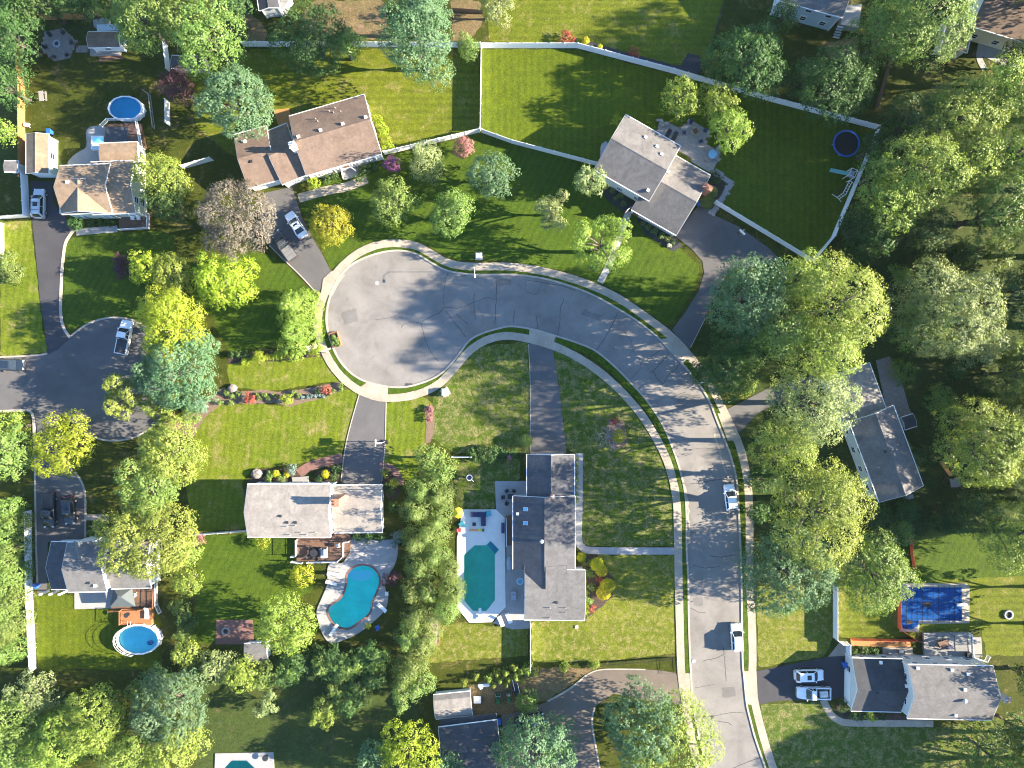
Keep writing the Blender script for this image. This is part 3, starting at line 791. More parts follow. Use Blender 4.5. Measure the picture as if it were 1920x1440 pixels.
T = [
 # top left
 (18, 65, 62, 13, 'dark', 'dark green tree in the top left corner of the photo'),
 (70, 2, 48, 12, 'dark', 'dark tree above the orange fence at the top left edge'),
 (140, -6, 45, 11, 'dark', 'dark tree behind the shed with the white deck'),
 (205, 5, 38, 9, 'maple', 'shaded green tree just above the shed with the white deck'),
 (270, 40, 60, 13, 'maple', 'broad mid green tree right of the shed with the white deck'),
 (345, 22, 60, 15, 'maple', 'tall pale green tree at the top edge left of the fenced lawn'),
 (395, 75, 68, 14, 'maple', 'large pale green tree touching the bluish tree above the brown-roofed house'),
 (440, 15, 34, 11, 'dark', 'small dark tree at the top edge beside the deck corner'),
 (447, 197, 70, 12, 'blue', 'bluish green tree overhanging the rear of the brown-roofed house'),
 (306, 335, 48, 11, 'lime', 'bright green tall tree right of the tan-roofed house'),
 (318, 375, 42, 8, 'dark', 'dark lower tree south-east of the tan-roofed house'),
 (15, 165, 40, 9, 'dark', 'dark tree left of the orange fence'),
 (6, 250, 26, 6, 'lime', 'bright small tree cut by the left edge beside the orange fence'),
 (332, 163, 34, 6, 'purple', 'dark purple tree beside the narrow strip of white fence'),
 (590, 75, 68, 10, 'dark', 'dark round tree over the white fence at the top'),
 (648, 88, 32, 8, 'maple', 'small green tree on the right of the dark round tree by the white fence'),
 (788, 80, 72, 17, 'blue', 'very tall bluish tree over the white fence above the brown-roofed house'),
 (792, 20, 55, 15, 'blue', 'bluish tree at the top edge behind the very tall bluish one'),
 (930, 10, 34, 8, 'pale', 'pale tree at the top edge beside the curved lawn border'),
 (790, 292, 40, 9, 'conepale', 'pale olive spruce by the right end of the brown-roofed house'),
 (738, 378, 42, 7, 'maple', 'round green tree in front of the brown-roofed house'),
 (847, 400, 43, 7.5, 'maple', 'pale round green tree above the turning circle'),
 (921, 329, 44, 7.5, 'blue', 'blue-green tree below the corner of the white fences'),
 (618, 420, 43, 6, 'gold', 'golden yellow tree beside the brown driveway'),
 (440, 412, 74, 10, 'bronze', 'large bronze-leaved tree by the garage of the brown-roofed house'),
 (1043, 390, 40, 9, 'sparse', 'thin pale tree with gaps on the lawn left of the grey-roofed house'),
 (1107, 342, 31, 7, 'pale', 'small pale tree at the left corner of the grey-roofed house'),
 (1128, 458, 58, 12, 'sparselime', 'sparse bright tree with dead twigs beside the walk of the grey-roofed house'),
 (1272, 186, 38, 9.5, 'lime', 'leftmost of three feathery lime trees by the flagstone patio'),
 (1345, 195, 36, 9.5, 'lime', 'topmost right feathery lime tree by the flagstone patio'),
 (1362, 240, 44, 9.5, 'lime', 'feathery lime tree nearest the round glass table'),
 (1402, 118, 70, 11, 'dark', 'dark tree standing behind the sloping white fence'),
 (1340, 125, 24, 5, 'maple', 'small green shrubby tree beside the black gravel bed'),
 (1560, 165, 70, 12, 'dark', 'dark tree behind the white fence above the trampoline'),
 (1500, 160, 30, 8, 'dark', 'small dark tree between two dark trees behind the white fence'),
 (1465, 35, 30, 8, 'dark', 'dark tree left of the pale blue house'),
 (1725, 30, 98, 18, 'maple', 'great green tree between the pale blue house and the brown-roofed house at the top right'),
 (1665, 60, 60, 15, 'maple', 'green tree beside the deck of the pale blue house'),
 # right wood
 (1905, 110, 34, 7, 'dark', 'dark small tree beside the patio in the top right corner'),
 (1755, 195, 34, 10, 'pale', 'silvery tree at the top of the right hand wood'),
 (1700, 240, 55, 13, 'dark', 'dark tree above the trampoline in the right hand wood'),
 (1790, 220, 70, 17, 'oak', 'yellow-green tree at the top of the right hand wood'),
 (1880, 190, 68, 18, 'oak', 'yellow-green tree at the right edge beside the patio'),
 (1715, 325, 78, 17, 'oak', 'broad yellow-green tree right of the swing set'),
 (1665, 385, 62, 15, 'oak', 'yellow-green tree below the swing set'),
 (1640, 440, 48, 11, 'dark', 'dark tree by the lower corner of the white fence'),
 (1642, 325, 36, 11, 'maple', 'green tree edge just right of the climbing frame'),
 (1612, 425, 40, 10, 'dark', 'dark tree covering the far end of the white fence by the wood'),
 (1640, 275, 30, 10, 'dark', 'dark tree right of the trampoline'),
 (1815, 305, 60, 17, 'oak', 'olive tree in the middle of the right hand wood'),
 (1890, 300, 55, 18, 'oak', 'olive tree at the right edge in the wood'),
 (1872, 395, 72, 18, 'maple', 'green tree at the right edge above the fallen branch'),
 (1730, 440, 50, 12, 'dark', 'shaded tree at the lower left of the right hand wood'),
 (1395, 560, 80, 21, 'blue', 'dark bluish tree beside the driveway neck of the grey-roofed house'),
 (1560, 575, 92, 25, 'oak', 'huge yellow-green tree below the white fence corner'),
 (1490, 530, 60, 23, 'oak', 'yellow-green tree left of the huge one below the white fence corner'),
 (1535, 655, 70, 27, 'oak', 'yellow-green tree at the lower side of the huge one'),
 (1450, 625, 56, 23, 'maple', 'green tree between the bluish tree and the yellow-green group'),
 (1775, 585, 92, 18, 'pale', 'great pale green tree standing alone in the right hand yard'),
 (1720, 610, 55, 15, 'maple', 'green lower tree on the left of the great pale tree'),
 (1835, 640, 50, 14, 'pale', 'pale green tree on the lower right of the great pale tree'),
 (1900, 560, 62, 15, 'dark', 'dark tree at the right edge beside the great pale tree'),
 (1905, 700, 52, 13, 'maple', 'green tree at the right edge below the great pale tree'),
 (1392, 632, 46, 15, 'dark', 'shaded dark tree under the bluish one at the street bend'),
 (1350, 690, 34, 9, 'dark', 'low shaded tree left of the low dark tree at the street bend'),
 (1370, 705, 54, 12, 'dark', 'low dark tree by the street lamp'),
 (1400, 715, 28, 6, 'conelime', 'small feathery tree beside the low dark tree by the street lamp'),
 (1515, 758, 84, 19, 'pale', 'broad pale yellow tree over the dark-roofed house'),
 (1462, 835, 62, 17, 'oak', 'yellow-green tree nearest the pavement by the dark-roofed house'),
 (1550, 905, 50, 20, 'oak', 'yellow-green tree against the wall of the dark-roofed house'),
 (1530, 958, 90, 22, 'oak', 'huge yellow-green tree south of the dark-roofed house'),
 (1472, 1070, 84, 13, 'blue', 'bluish tree with white flower clusters beside the street'),
 (1640, 1075, 72, 13, 'maple', 'bright green tree above the blue covered swimming pool'),
 (1838, 835, 88, 14, 'oak', 'large yellow-green tree right of the wooden play set'),
 (1900, 850, 60, 13, 'oak', 'yellow-green tree at the right edge level with the play set'),
 (1895, 1000, 66, 15, 'oak', 'yellow-green tree at the right edge above the covered pool'),
 (1830, 960, 45, 10, 'dark', 'dark tree below the wooden play set'),
 (1925, 1270, 30, 8, 'maple', 'green tree cut by the right edge beside the tall dark-roofed house'),
 (1855, 1415, 62, 9, 'maple', 'green tree in the lower right corner of the photo'),
 (1905, 1365, 34, 8, 'dark', 'dark tree at the right edge below the tall dark-roofed house'),
 # left middle
 (276, 500, 34, 6.5, 'yellow', 'left one of two yellow-green trees beside a purple shrub'),
 (326, 512, 40, 6.5, 'lime', 'right one of two yellow-green trees beside a purple shrub'),
 (421, 527, 57, 7.5, 'yellow', 'bright yellow round tree on the lawn left of the turning circle'),
 (326, 616, 66, 11, 'yellow', 'large bright yellow-green tree right of the white pickup'),
 (303, 572, 36, 9, 'yellow', 'yellow-green tree above the white pickup'),
 (345, 695, 74, 10, 'blue', 'bluish green tree at the right of the lane turning circle'),
 (285, 700, 38, 9, 'blue', 'smaller bluish tree over the lane turning circle'),
 (240, 742, 44, 8, 'sparseoak', 'thin olive tree with pale limbs over the lane turning circle'),
 (305, 760, 38, 7, 'sparseoak', 'thin olive tree beside the pink shrub'),
 (548, 575, 44, 9, 'conelime', 'feathery lime tree at the left kerb of the turning circle'),
 (552, 628, 46, 8, 'conelime', 'feathery lime tree above the flower bed hedge'),
 (12, 495, 32, 5, 'cedar', 'spreading juniper at the left edge beside the driveway'),
 (120, 838, 57, 8, 'yellow', 'yellow-green tree over the driveway of the bottom left house'),
 (318, 850, 62, 10, 'oak', 'olive yellow tree at the edge of the sunny lawn'),
 (285, 915, 56, 11, 'maple', 'green tree between two olive trees by the bottom left house'),
 (285, 1010, 84, 12, 'oak', 'large olive tree over the roof of the bottom left house'),
 (352, 1035, 26, 6, 'oak', 'small olive tree right of the bottom left house'),
 (352, 1090, 28, 6, 'lime', 'small lime tree on the boundary above the brick circle'),
 (18, 845, 52, 10, 'maple', 'green tree at the left edge beside the bottom left driveway'),
 (22, 800, 30, 8, 'lime', 'lime tree at the left edge below the lane'),
 (538, 1170, 58, 9, 'lime', 'round pale lime tree left of the kidney pool'),
 (70, 1300, 42, 8, 'pale', 'pale tree below the end of the white fence'),
 (175, 1350, 68, 11, 'lime', 'lime green tree in the bottom left group'),
 (110, 1390, 58, 11, 'lime', 'lime green tree under the bottom left corner group'),
 (25, 1345, 55, 10, 'maple', 'green tree at the left edge in the bottom group'),
 (35, 1425, 50, 10, 'maple', 'green tree in the bottom left corner of the photo'),
 (325, 1320, 66, 11, 'blue', 'blue-green tree at the top right of the bottom left group'),
 (330, 1385, 62, 10, 'oak', 'olive tree on the right side of the bottom left group'),
 (250, 1425, 55, 10, 'oak', 'yellowish tree at the bottom edge in the left group'),
 (410, 1245, 30, 6, 'pale', 'pale small tree below the brick circle'),
 (455, 1262, 30, 6, 'lime', 'small lime tree below the little grey shed'),
 (350, 1225, 26, 4.5, 'oak', 'small yellow tree on the boundary left of the brick circle'),
 # bottom
 (765, 1415, 62, 9, 'yellow', 'bright yellow-green tree at the bottom edge left of the dark-roofed bottom house'),
 (705, 1420, 40, 8, 'blue', 'dark bluish tree at the bottom edge beside the yellow-green one'),
 (845, 1432, 34, 7, 'blue', 'bluish tree over the dark roof at the bottom edge'),
 (1005, 1412, 80, 10, 'blue', 'bluish tree at the bottom edge over the dark car'),
 (1205, 1355, 74, 11, 'blue', 'bluish left half of the big tree pair beside the street at the bottom'),
 (1265, 1400, 88, 11, 'oak', 'yellowish right half of the big tree pair beside the street at the bottom'),
 (992, 1315, 22, 3.5, 'maple', 'small shaded tree beside the trailer near the brown driveway'),
 (500, 1320, 26, 4, 'sparse', 'thin small tree on the dark lawn at the bottom'),
 (605, 1340, 24, 4, 'sparselime', 'second thin small tree on the dark lawn at the bottom'),
]
for a in T: tree(*a)

# the dense screen of cedars between the two pools
for i, (x, y, r, h) in enumerate([(808, 862, 36, 8), (830, 880, 30, 8), (785, 920, 44, 8.5), (822, 930, 34, 8.5), (775, 960, 40, 8.5), (820, 975, 34, 8), (800, 1000, 42, 8.5), (770, 1020, 36, 8), (815, 1045, 34, 8), (785, 1065, 40, 8.5), (765, 1110, 38, 8.5),
        (800, 1110, 36, 8), (775, 1160, 42, 9), (755, 1200, 36, 9), (790, 1200, 36, 9), (770, 1245, 42, 9.5), (745, 1275, 36, 9.5), (775, 1290, 34, 9.5), (745, 1315, 32, 9)]):
    tree(800 + (x - 796) * .85, y, r * .88, h, 'maple' if i in (0, 1) else 'cedar', 'cedar in the dense evergreen screen between the two swimming pools', 'evergreen screen between the pools', 'cedar_tree')
for x, y, r in [(845, 1105, 27), (838, 1140, 26), (846, 1070, 22)]:
    tree(x, y, r, 6, 'column', 'evergreen on the left side of the octagonal pool', 'evergreens beside the octagonal pool', 'cedar_tree')
for i, y in enumerate(range(955, 1240, 24)):
    tree(14 + (i % 2) * 14, y, 23, 6, 'hedge', 'tall evergreen in the hedge along the left white fence', 'evergreen hedge along the left white fence', 'cedar_tree')
    tree(-14 + (i % 2) * 10, y + 10, 24, 6, 'hedge', 'tall evergreen in the hedge along the left white fence', 'evergreen hedge along the left white fence', 'cedar_tree')
tree(880, 95, 20, 4.5, 'column', 'twin yellowish evergreen in the corner of the white fence', None, 'cedar_tree')
tree(872, 80, 16, 4.2, 'column', 'narrow evergreen behind the twin yellowish one in the fence corner', None, 'cedar_tree')

# low dark growth along boundaries
g_ = random.Random(5)
for (x0, y0, x1, y1, n, r, where) in ((480, 1262, 725, 1232, 13, 26, 'below the round pale lime tree and the kidney pool'), (620, 1290, 720, 1260, 5, 24, 'left of the lower end of the evergreen screen'), (1620, 1012, 1800, 970, 9, 26, 'below the dark-roofed right hand house'), (250, 1290, 330, 1275, 3, 26, 'above the bottom left tree group'), (600, 1330, 690, 1290, 3, 26, 'on the dark lawn beside the evergreen screen'), (60, 1345, 110, 1320, 2, 30, 'under the bottom left trees'),
        (1440, 1080, 1450, 1000, 2, 22, 'beside the bluish flowering street tree'), (1720, 500, 1760, 480, 2, 22, 'above the great pale tree'), (1895, 640, 1915, 760, 3, 30, 'at the right edge below the dark tree'), (1700, 865, 1735, 840, 2, 20, 'beside the wall of the right hand house'), (1850, 890, 1910, 920, 2, 34, 'right of the wooden play set')):
    for i in range(n):
        t = (i + .5) / n
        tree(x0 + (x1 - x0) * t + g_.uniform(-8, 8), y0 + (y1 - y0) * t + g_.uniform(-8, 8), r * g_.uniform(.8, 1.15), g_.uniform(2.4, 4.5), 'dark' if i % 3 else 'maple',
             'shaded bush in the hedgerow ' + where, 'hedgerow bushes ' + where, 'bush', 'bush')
# trees just outside the frame whose shade falls across it
for i, y in enumerate(range(-30, 1090, 70)):
    tree(1985 + (i % 2) * 45, y, 74, 14 if 700 < y < 960 else 17 + (i * 7) % 4, ('oak', 'maple', 'pale')[i % 3], 'tall shade tree standing beyond the right edge of the photo', 'shade trees beyond the right edge')
for x, y, r, h, sp in [(1975, 1285, 50, 12, 'sparseoak'), (2000, 1420, 70, 15, 'sparseoak'), (1985, 1120, 45, 11, 'sparseoak'), (1975, 1190, 45, 10, 'sparseoak'), (2040, 1480, 80, 17, 'sparseoak'), (1930, 1500, 80, 15, 'oak')]:
    tree(x, y, r, h, sp, 'tall shade tree standing beyond the right edge of the photo', 'shade trees beyond the right edge')

r_ = random.Random(21)
for x, y in [(1745, 520), (1800, 470), (1880, 480), (1690, 520), (1660, 620), (1700, 690), (1850, 720), (1790, 700), (1760, 760), (1780, 960), (1860, 770), (1700, 960), (1650, 970), (1430, 900), (1420, 960), (1350, 640), (1330, 690), (1760, 640), (1600, 470)]:
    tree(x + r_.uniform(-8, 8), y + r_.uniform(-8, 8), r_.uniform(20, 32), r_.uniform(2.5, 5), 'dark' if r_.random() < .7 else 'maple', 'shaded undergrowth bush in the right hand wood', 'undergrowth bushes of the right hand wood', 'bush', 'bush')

for i, (x, y, r) in enumerate([(338, 1140, 17), (352, 1165, 18), (345, 1190, 16), (362, 1250, 18), (348, 1275, 18)]):
    tree(x, y, r, 2.0, 'dark' if i % 2 else 'maple', 'low bush on the boundary right of the cyan oval pool', 'low boundary bushes', 'bush', 'bush')
# ------------------------------------------------------------------ houses
shingle('roof_tan', (0.212, 0.155, 0.107))
shingle('roof_brown', (0.152, 0.110, 0.086))
shingle('roof_grey', (0.125, 0.12, 0.118), 0.0)
shingle('roof_light', (0.235, 0.215, 0.195), 0.35)
shingle('roof_dark', (0.072, 0.074, 0.082))
shingle('roof_mid', (0.135, 0.132, 0.13), 0.2)
shingle('roof_slate', (0.05, 0.053, 0.06))
siding('wall_white', (0.72, 0.71, 0.69))
siding('wall_green', (0.50, 0.56, 0.46))
siding('wall_blue', (0.46, 0.57, 0.64))
siding('wall_cream', (0.60, 0.56, 0.42))
siding('wall_grey', (0.55, 0.58, 0.58))
siding('wall_tan', (0.55, 0.47, 0.35))
plain('trim_white', (0.74, 0.73, 0.71), 0.5, 0.05)
plain('brick', (0.30, 0.15, 0.10), 0.9, 0.3, 6, bmp=0.3)
plain('metal_grey', (0.42, 0.42, 0.42), 0.45, 0.1, 3, metal=0.3)
plain('black_metal', (0.025, 0.026, 0.03), 0.45, 0.2, 3)
plain('wood_brown', (0.13, 0.075, 0.05), 0.8, 0.25, 4, bmp=0.2)
plain('wood_orange', (0.36, 0.17, 0.055), 0.8, 0.28, 4, bmp=0.25)
plain('wood_cedar', (0.30, 0.13, 0.055), 0.8, 0.22, 4, bmp=0.2)
plain('deck_grey', (0.30, 0.29, 0.285), 0.8, 0.15, 3, bmp=0.15)
plain('deck_pale', (0.23, 0.225, 0.215), 0.75, 0.12, 3, bmp=0.15)
plain('vinyl', (0.72, 0.73, 0.74), 0.45, 0.04)
plain('dark_vinyl', (0.05, 0.055, 0.06), 0.6, 0.2)
plain('skylight_blue', (0.16, 0.36, 0.55), 0.15, 0.08)
glass_dark('glass')

class Block:
    pass

def mesh_share(key, make):
    if key not in SHARED:
        SHARED[key] = make()
    return SHARED[key]
SHARED = {}

def add_window(root, p, n, w, h, style='dark'):
    """p: centre on the wall, n: outward unit normal (horizontal)"""
    key = ('win', round(w, 2), round(h, 2))
    def mk():
        f = MB(); t = 0.09
        f.box((0, 0.02, h / 2 + t / 2), w + 2 * t, 0.10, t); f.box((0, 0.02, -h / 2 - t / 2), w + 2 * t + 0.06, 0.14, t)
        f.box((-w / 2 - t / 2, 0.02, 0), t, 0.10, h); f.box((w / 2 + t / 2, 0.02, 0), t, 0.10, h); f.box((0, 0.035, 0), w, 0.05, 0.05)
        pn = MB().box((0, 0.0, 0), w, 0.05, h)
        res = []
        for nm, m, mt in (('window', f, 'trim_white'), ('pane', pn, 'glass')):
            me = bpy.data.meshes.new(nm); me.from_pydata(m.v, [], m.f); me.materials.append(MAT[mt]); res.append(me)
        return res
    a, b = mesh_share(key, mk)
    o = bpy.data.objects.new('window', a); COL.objects.link(o); o.parent = root
    o.location = Vector(p) - org(root)
    o.rotation_euler = (0, 0, math.atan2(n.y, n.x) - math.pi / 2)
    c = bpy.data.objects.new('pane', b); COL.objects.link(c); c.parent = o
    return o

def gable(root, A, B, C, ze, pitch, roof, wall, over=0.35, rake=0.25, profile=None, windows=True, skip=(), zb=0.0, trim='trim_white', storeys=None, door=None, garage=None, rakes=(True, True)):
    """gabled block from three eave corners seen in the photograph at height ze; A->B runs along the ridge"""
    g = Block()
    a, b, c = P(*A, ze), P(*B, ze), P(*C, ze)
    u = (b - a); L = u.length; u = u / L
    v = (c - b) - u * (c - b).dot(u); Wd = v.length; v = v / Wd
    g.o, g.u, g.v, g.L, g.W, g.ze, g.pitch = a, u, v, L, Wd, ze, pitch
    if profile is None:
        profile = [(0, ze), (Wd / 2, ze + Wd / 2 * pitch), (Wd, ze)]
    else:
        profile = [(x * Wd, ze + z) for x, z in profile]
    g.profile = profile
    def zat(q):
        for (x0, z0), (x1, z1) in zip(profile, profile[1:]):
            if x0 <= q <= x1 + 1e-6: return z0 + (z1 - z0) * (q - x0) / (x1 - x0)
        return ze
    g.zat = zat
    def W3(s, q, z): p = a + u * s + v * q; return Vector((p.x, p.y, z))
    g.W3 = W3
    flip = u.cross(v).z < 0
    T = 0.13
    def extr(loop, s0, s1, name, mat):
        m = MB(); n = len(loop)
        l0 = [W3(s0, q, z) for q, z in loop]; l1 = [W3(s1, q, z) for q, z in loop]
        if flip: l0, l1 = l1, l0
        m.frustum(l0, l1)
        me_ob = m.build(name, MAT[mat], root)
        bm = bmesh.new(); bm.from_mesh(me_ob.data); bmesh.ops.recalc_face_normals(bm, faces=bm.faces); bm.to_mesh(me_ob.data); bm.free()
        return me_ob
    loop = [(q, z) for q, z in profile] + [(q, z - T) for q, z in reversed(profile)]
    g.roof = extr(loop, 0, L, 'roof', roof)
    # ridge cap (thin folded strip)
    kq, kz = max(profile, key=lambda t: t[1])
    sl = pitch
    extr([(kq - 0.18, zat(kq - 0.18) + 0.012), (kq, kz + 0.03), (kq + 0.18, zat(kq + 0.18) + 0.012), (kq, kz - 0.02)], 0.02, L - 0.02, 'ridge_cap', roof)
    # white gutters and rake boards
    fb = MB()
    for q, sg in ((0, -1), (Wd, 1)):
        p0 = W3(-0.02, q + sg * 0.055, ze - 0.06); p1 = W3(L + 0.02, q + sg * 0.055, ze - 0.06)
        mid = (p0 + p1) / 2; fb.box(mid, (p1 - p0).length, 0.11, 0.12, math.atan2(u.y, u.x))
    for ri, (s, sg) in enumerate(((0, -1), (L, 1))):
        if not rakes[ri]: continue
        for (q0, z0), (q1, z1) in zip(profile, profile[1:]):
            x0, x1 = W3(s + sg * 0.003, q0, z0 - 0.02), W3(s + sg * 0.003, q1, z1 - 0.02)
            y0, y1 = W3(s + sg * 0.05, q0, z0 - 0.02), W3(s + sg * 0.05, q1, z1 - 0.02)
            dn = Vector((0, 0, -0.2))
            fb.add([x0, y0, y1, x1, x0 + dn, y0 + dn, y1 + dn, x1 + dn], [(0, 1, 2, 3), (4, 7, 6, 5), (0, 4, 5, 1), (1, 5, 6, 2), (2, 6, 7, 3), (3, 7, 4, 0)])
    fb.build('fascia', MAT[trim], root)
    # walls
    inner = [(over, zat(over) - T * 0.6)] + [(q, z - T * 0.6) for q, z in profile if over < q < Wd - over] + [(Wd - over, zat(Wd - over) - T * 0.6)]
    extr([(over, zb), ] + inner + [(Wd - over, zb)], rake, L - rake, 'wall', wall)
    # corner boards
    for s in (rake, L - rake):
        for q in (over, Wd - over):
            p = W3(s, q, 0); top = zat(q) - T
            MB().box((p.x, p.y, (zb + top) / 2), 0.16, 0.16, top - zb, math.atan2(u.y, u.x)).build('corner_board', MAT[trim], root)
    if windows:
        st = storeys or (2 if ze > 4.3 else 1)
        for side in ('v0', 'v1', 'u0', 'u1'):
            if side in skip: continue
            if side[0] == 'v':
                Ln = L - 2 * rake; q = over if side == 'v0' else Wd - over
                nrm = -v if side == 'v0' else v
                f = lambda t: W3(rake + t, q, 0)
            else:
                Ln = Wd - 2 * over; s = rake if side == 'u0' else L - rake
                nrm = -u if side == 'u0' else u
                f = lambda t: W3(s, over + t, 0)
            k = max(1, int(Ln / 3.0))
            for i in range(k):
                p = f(Ln * (i + .5) / k)
                for j in range(st):
                    z = 1.55 + 2.55 * j
                    if z > ze - 0.85 and j > 0: z = ze - 0.9
                    if z > ze - 0.75: z = ze - 0.85
                    add_window(root, (p.x + nrm.x * 0.03, p.y + nrm.y * 0.03, z), nrm, 0.95, 1.05)
    return g

def opening(root, g, side, t, w, h, name, mat, z0=0.0, d=0.08):
    """door or garage door set on a wall at fraction t"""
    u, v = g.u, g.v
    over, rake = 0.35, 0.25
    if side[0] == 'v':
        q = over if side == 'v0' else g.W - over; n = -v if side == 'v0' else v
        p = g.W3(rake + (g.L - 2 * rake) * t, q, 0)
    else:
        s = rake if side == 'u0' else g.L - rake; n = -u if side == 'u0' else u
        p = g.W3(s, over + (g.W - 2 * over) * t, 0)
    rz = math.atan2(n.y, n.x) - math.pi / 2
    m = MB().box((p.x + n.x * 0.05, p.y + n.y * 0.05, z0 + h / 2), w, d, h, rz)
    if name == 'garage_door':
        for i in range(1, 4):
            m.box((p.x + n.x * 0.095, p.y + n.y * 0.095, z0 + h * i / 4), w - 0.06, 0.03, 0.05, rz)
    return m.build(name, MAT[mat], root)

def on_roof(g, s, t, lift=0.0):
    q = t * g.W
    p = g.W3(s * g.L, q, g.zat(q) + lift); return p

def roof_vent(root, g, s, t, kind='pipe'):
    p = on_roof(g, s, t)
    m = MB()
    if kind == 'pipe':
        m.cyl((p.x, p.y, p.z - 0.1), 0.06, 0.55, 8); nm, mt = 'vent_pipe', 'metal_grey'
    elif kind == 'box':
        m.box((p.x, p.y, p.z + 0.06), 0.45, 0.45, 0.34, math.atan2(g.u.y, g.u.x)); nm, mt = 'roof_vent', 'trim_white'
    elif kind == 'turtle':
        m.box((p.x, p.y, p.z + 0.05), 0.42, 0.42, 0.2, math.atan2(g.u.y, g.u.x)); nm, mt = 'roof_vent', 'black_metal'
    elif kind == 'dome':
        m.cyl((p.x, p.y, p.z - 0.1), 0.25, 0.3, 12); m.ball((p.x, p.y, p.z + 0.3), 0.36, 0.36, 0.24, 12, 6); nm, mt = 'roof_fan', 'metal_grey'
    return m.build(nm, MAT[mt], root)

def skylight(root, g, s, t, wid=0.6, ln=0.75):
    q = t * g.W; p = on_roof(g, s, t, 0.04)
    sl = (g.zat(q + 0.1) - g.zat(q - 0.1)) / 0.2
    e = 0.4
    ex = g.u * (wid / 2); ey = (g.v + Vector((0, 0, sl))) * (ln / 2)
    m = MB(); up = Vector((0, 0, 0.07))
    lo = [p - ex - ey, p + ex - ey, p + ex + ey, p - ex + ey]
    if g.u.cross(g.v).z < 0: lo = lo[::-1]
    m.frustum([x - up for x in lo], [x + up for x in lo])
    o = m.build('skylight', MAT['trim_white'], root)
    k = MB(); ctr = p
    l2 = [ctr + (x - ctr) * 0.88 for x in lo]
    k.frustum([x + up * 0.5 for x in l2], [x + up * 1.25 for x in l2])
    k.build('pane', MAT['skylight_blue'], o)
    return o

def chimney(root, px, py, z0, z1, sx, sy, rz=0.0, mat='brick'):
    p = P(px, py, z1)
    m = MB().box((p.x, p.y, (z0 + z1) / 2), sx, sy, z1 - z0, rz)
    m.box((p.x, p.y, z1 - 0.1), sx + 0.14, sy + 0.14, 0.16, rz)
    o = m.build('chimney', MAT[mat], root)
    f = MB()
    for d in (-0.22, 0.22):
        f.cyl((p.x + d * math.sin(rz), p.y + d * math.cos(rz), z1 - 0.05), 0.13, 0.35, 8)
    f.build('flue', MAT['wood_cedar'], o)
    return o

def house(x, y, label, cat='house', name='house'):
    p = P(x, y); return thing(name, label, cat, (p.x, p.y, 0))

def slab_part(root, poly, z0, z1, name, mat):
    m = MB().prism([P(x, y, z1).to_2d() for x, y in poly], z0, z1)
    return m.build(name, MAT[mat], root)

def boards(root, poly, z1, name, mat, along=0.0, step=0.14):
    """deck: joists skirt plus a joined layer of boards"""
    pts = [P(x, y, z1).to_2d() for x, y in poly]
    base = MB().prism(pts, 0.02, z1 - 0.03).build('deck_frame', MAT[mat], root)
    bm = bmesh.new()
    vs = [bm.verts.new((p.x, p.y, z1)) for p in pts]; f = bm.faces.new(vs)
    if f.normal.z < 0: f.normal_flip()
    d = Vector((-math.sin(along), math.cos(along), 0)); o = pts[0].to_3d()
    lo = min((p.to_3d() - o).dot(d) for p in pts); hi = max((p.to_3d() - o).dot(d) for p in pts)
    k = lo + step
    while k < hi:
        bmesh.ops.bisect_plane(bm, geom=bm.verts[:] + bm.edges[:] + bm.faces[:], plane_co=o + d * k + Vector((0, 0, z1)), plane_no=d)
        k += step
    bmesh.ops.split_edges(bm, edges=[e for e in bm.edges if len(e.link_faces) == 2])
    for f in list(bm.faces):
        c = f.calc_center_median()
        for v_ in f.verts:
            q = (v_.co - c).dot(d); v_.co -= d * (0.008 if q > 0 else -0.008)
    me = bpy.data.meshes.new(name)
    og = org(root)
    bmesh.ops.translate(bm, verts=bm.verts, vec=-og)
    bm.to_mesh(me); bm.free()
    ob = link(name, me, MAT[mat], root); ob['kind'] = 'stuff'
    return ob

def railing(root, pts, z0, mat='vinyl', h=0.95, post=1.8):
    """posts, top and bottom rail, balusters; pts in photo pixels at height z0"""
    w_ = [P(x, y, z0) for x, y in pts]
    rail = MB(); bal = MB()
    for a, b in zip(w_, w_[1:]):
        d = b - a; L = d.length; rz = math.atan2(d.y, d.x); mid = (a + b) / 2
        rail.box((mid.x, mid.y, z0 + h), L, 0.09, 0.05, rz); rail.box((mid.x, mid.y, z0 + 0.12), L, 0.05, 0.05, rz)
        k = max(1, int(L / post))
        for i in range(k + 1):
            p = a.lerp(b, i / k); rail.box((p.x, p.y, z0 + (h + .08) / 2), 0.115, 0.115, h + .08, rz)
        m = int(L / 0.16)
        for i in range(1, m):
            p = a.lerp(b, i / m); bal.box((p.x, p.y, z0 + .12 + (h - .12) / 2), 0.035, 0.035, h - .14, rz)
    rail.build('railing', MAT[mat], root)
    o = bal.build('balusters', MAT[mat], root); o['kind'] = 'stuff'

# tan-roofed house, top left
h = house(180, 350, 'tan-roofed pale green house with a front porch holding two white chairs')
g1 = gable(h, (112, 311), (206, 307), (206, 398), 4.8, 0.46, 'roof_tan', 'wall_green', skip=('u1',))
g2 = gable(h, (203, 400), (203, 340), (113, 340), 4.8, 0.45, 'roof_tan', 'wall_green', skip=('u1', 'v0'))
g3 = gable(h, (170, 304), (250, 301), (256, 399), 4.4, 0.30, 'roof_tan', 'wall_green', skip=('u0',))
g4 = gable(h, (186, 269), (258, 266), (257, 303), 2.9, 0.16, 'roof_tan', 'wall_green', skip=('v1',))
roof_vent(h, g1, 0.25, 0.4, 'box'); roof_vent(h, g3, 0.2, 0.2, 'turtle')
boards(h, [(222, 402), (281, 399), (281, 429), (224, 432)], 0.5, 'porch_boards', 'wood_brown')
railing(h, [(281, 402), (280, 429), (226, 432)], 0.5)
opening(h, g3, 'v1', 0.3, 1.0, 2.1, 'door', 'wood_brown', 0.4)
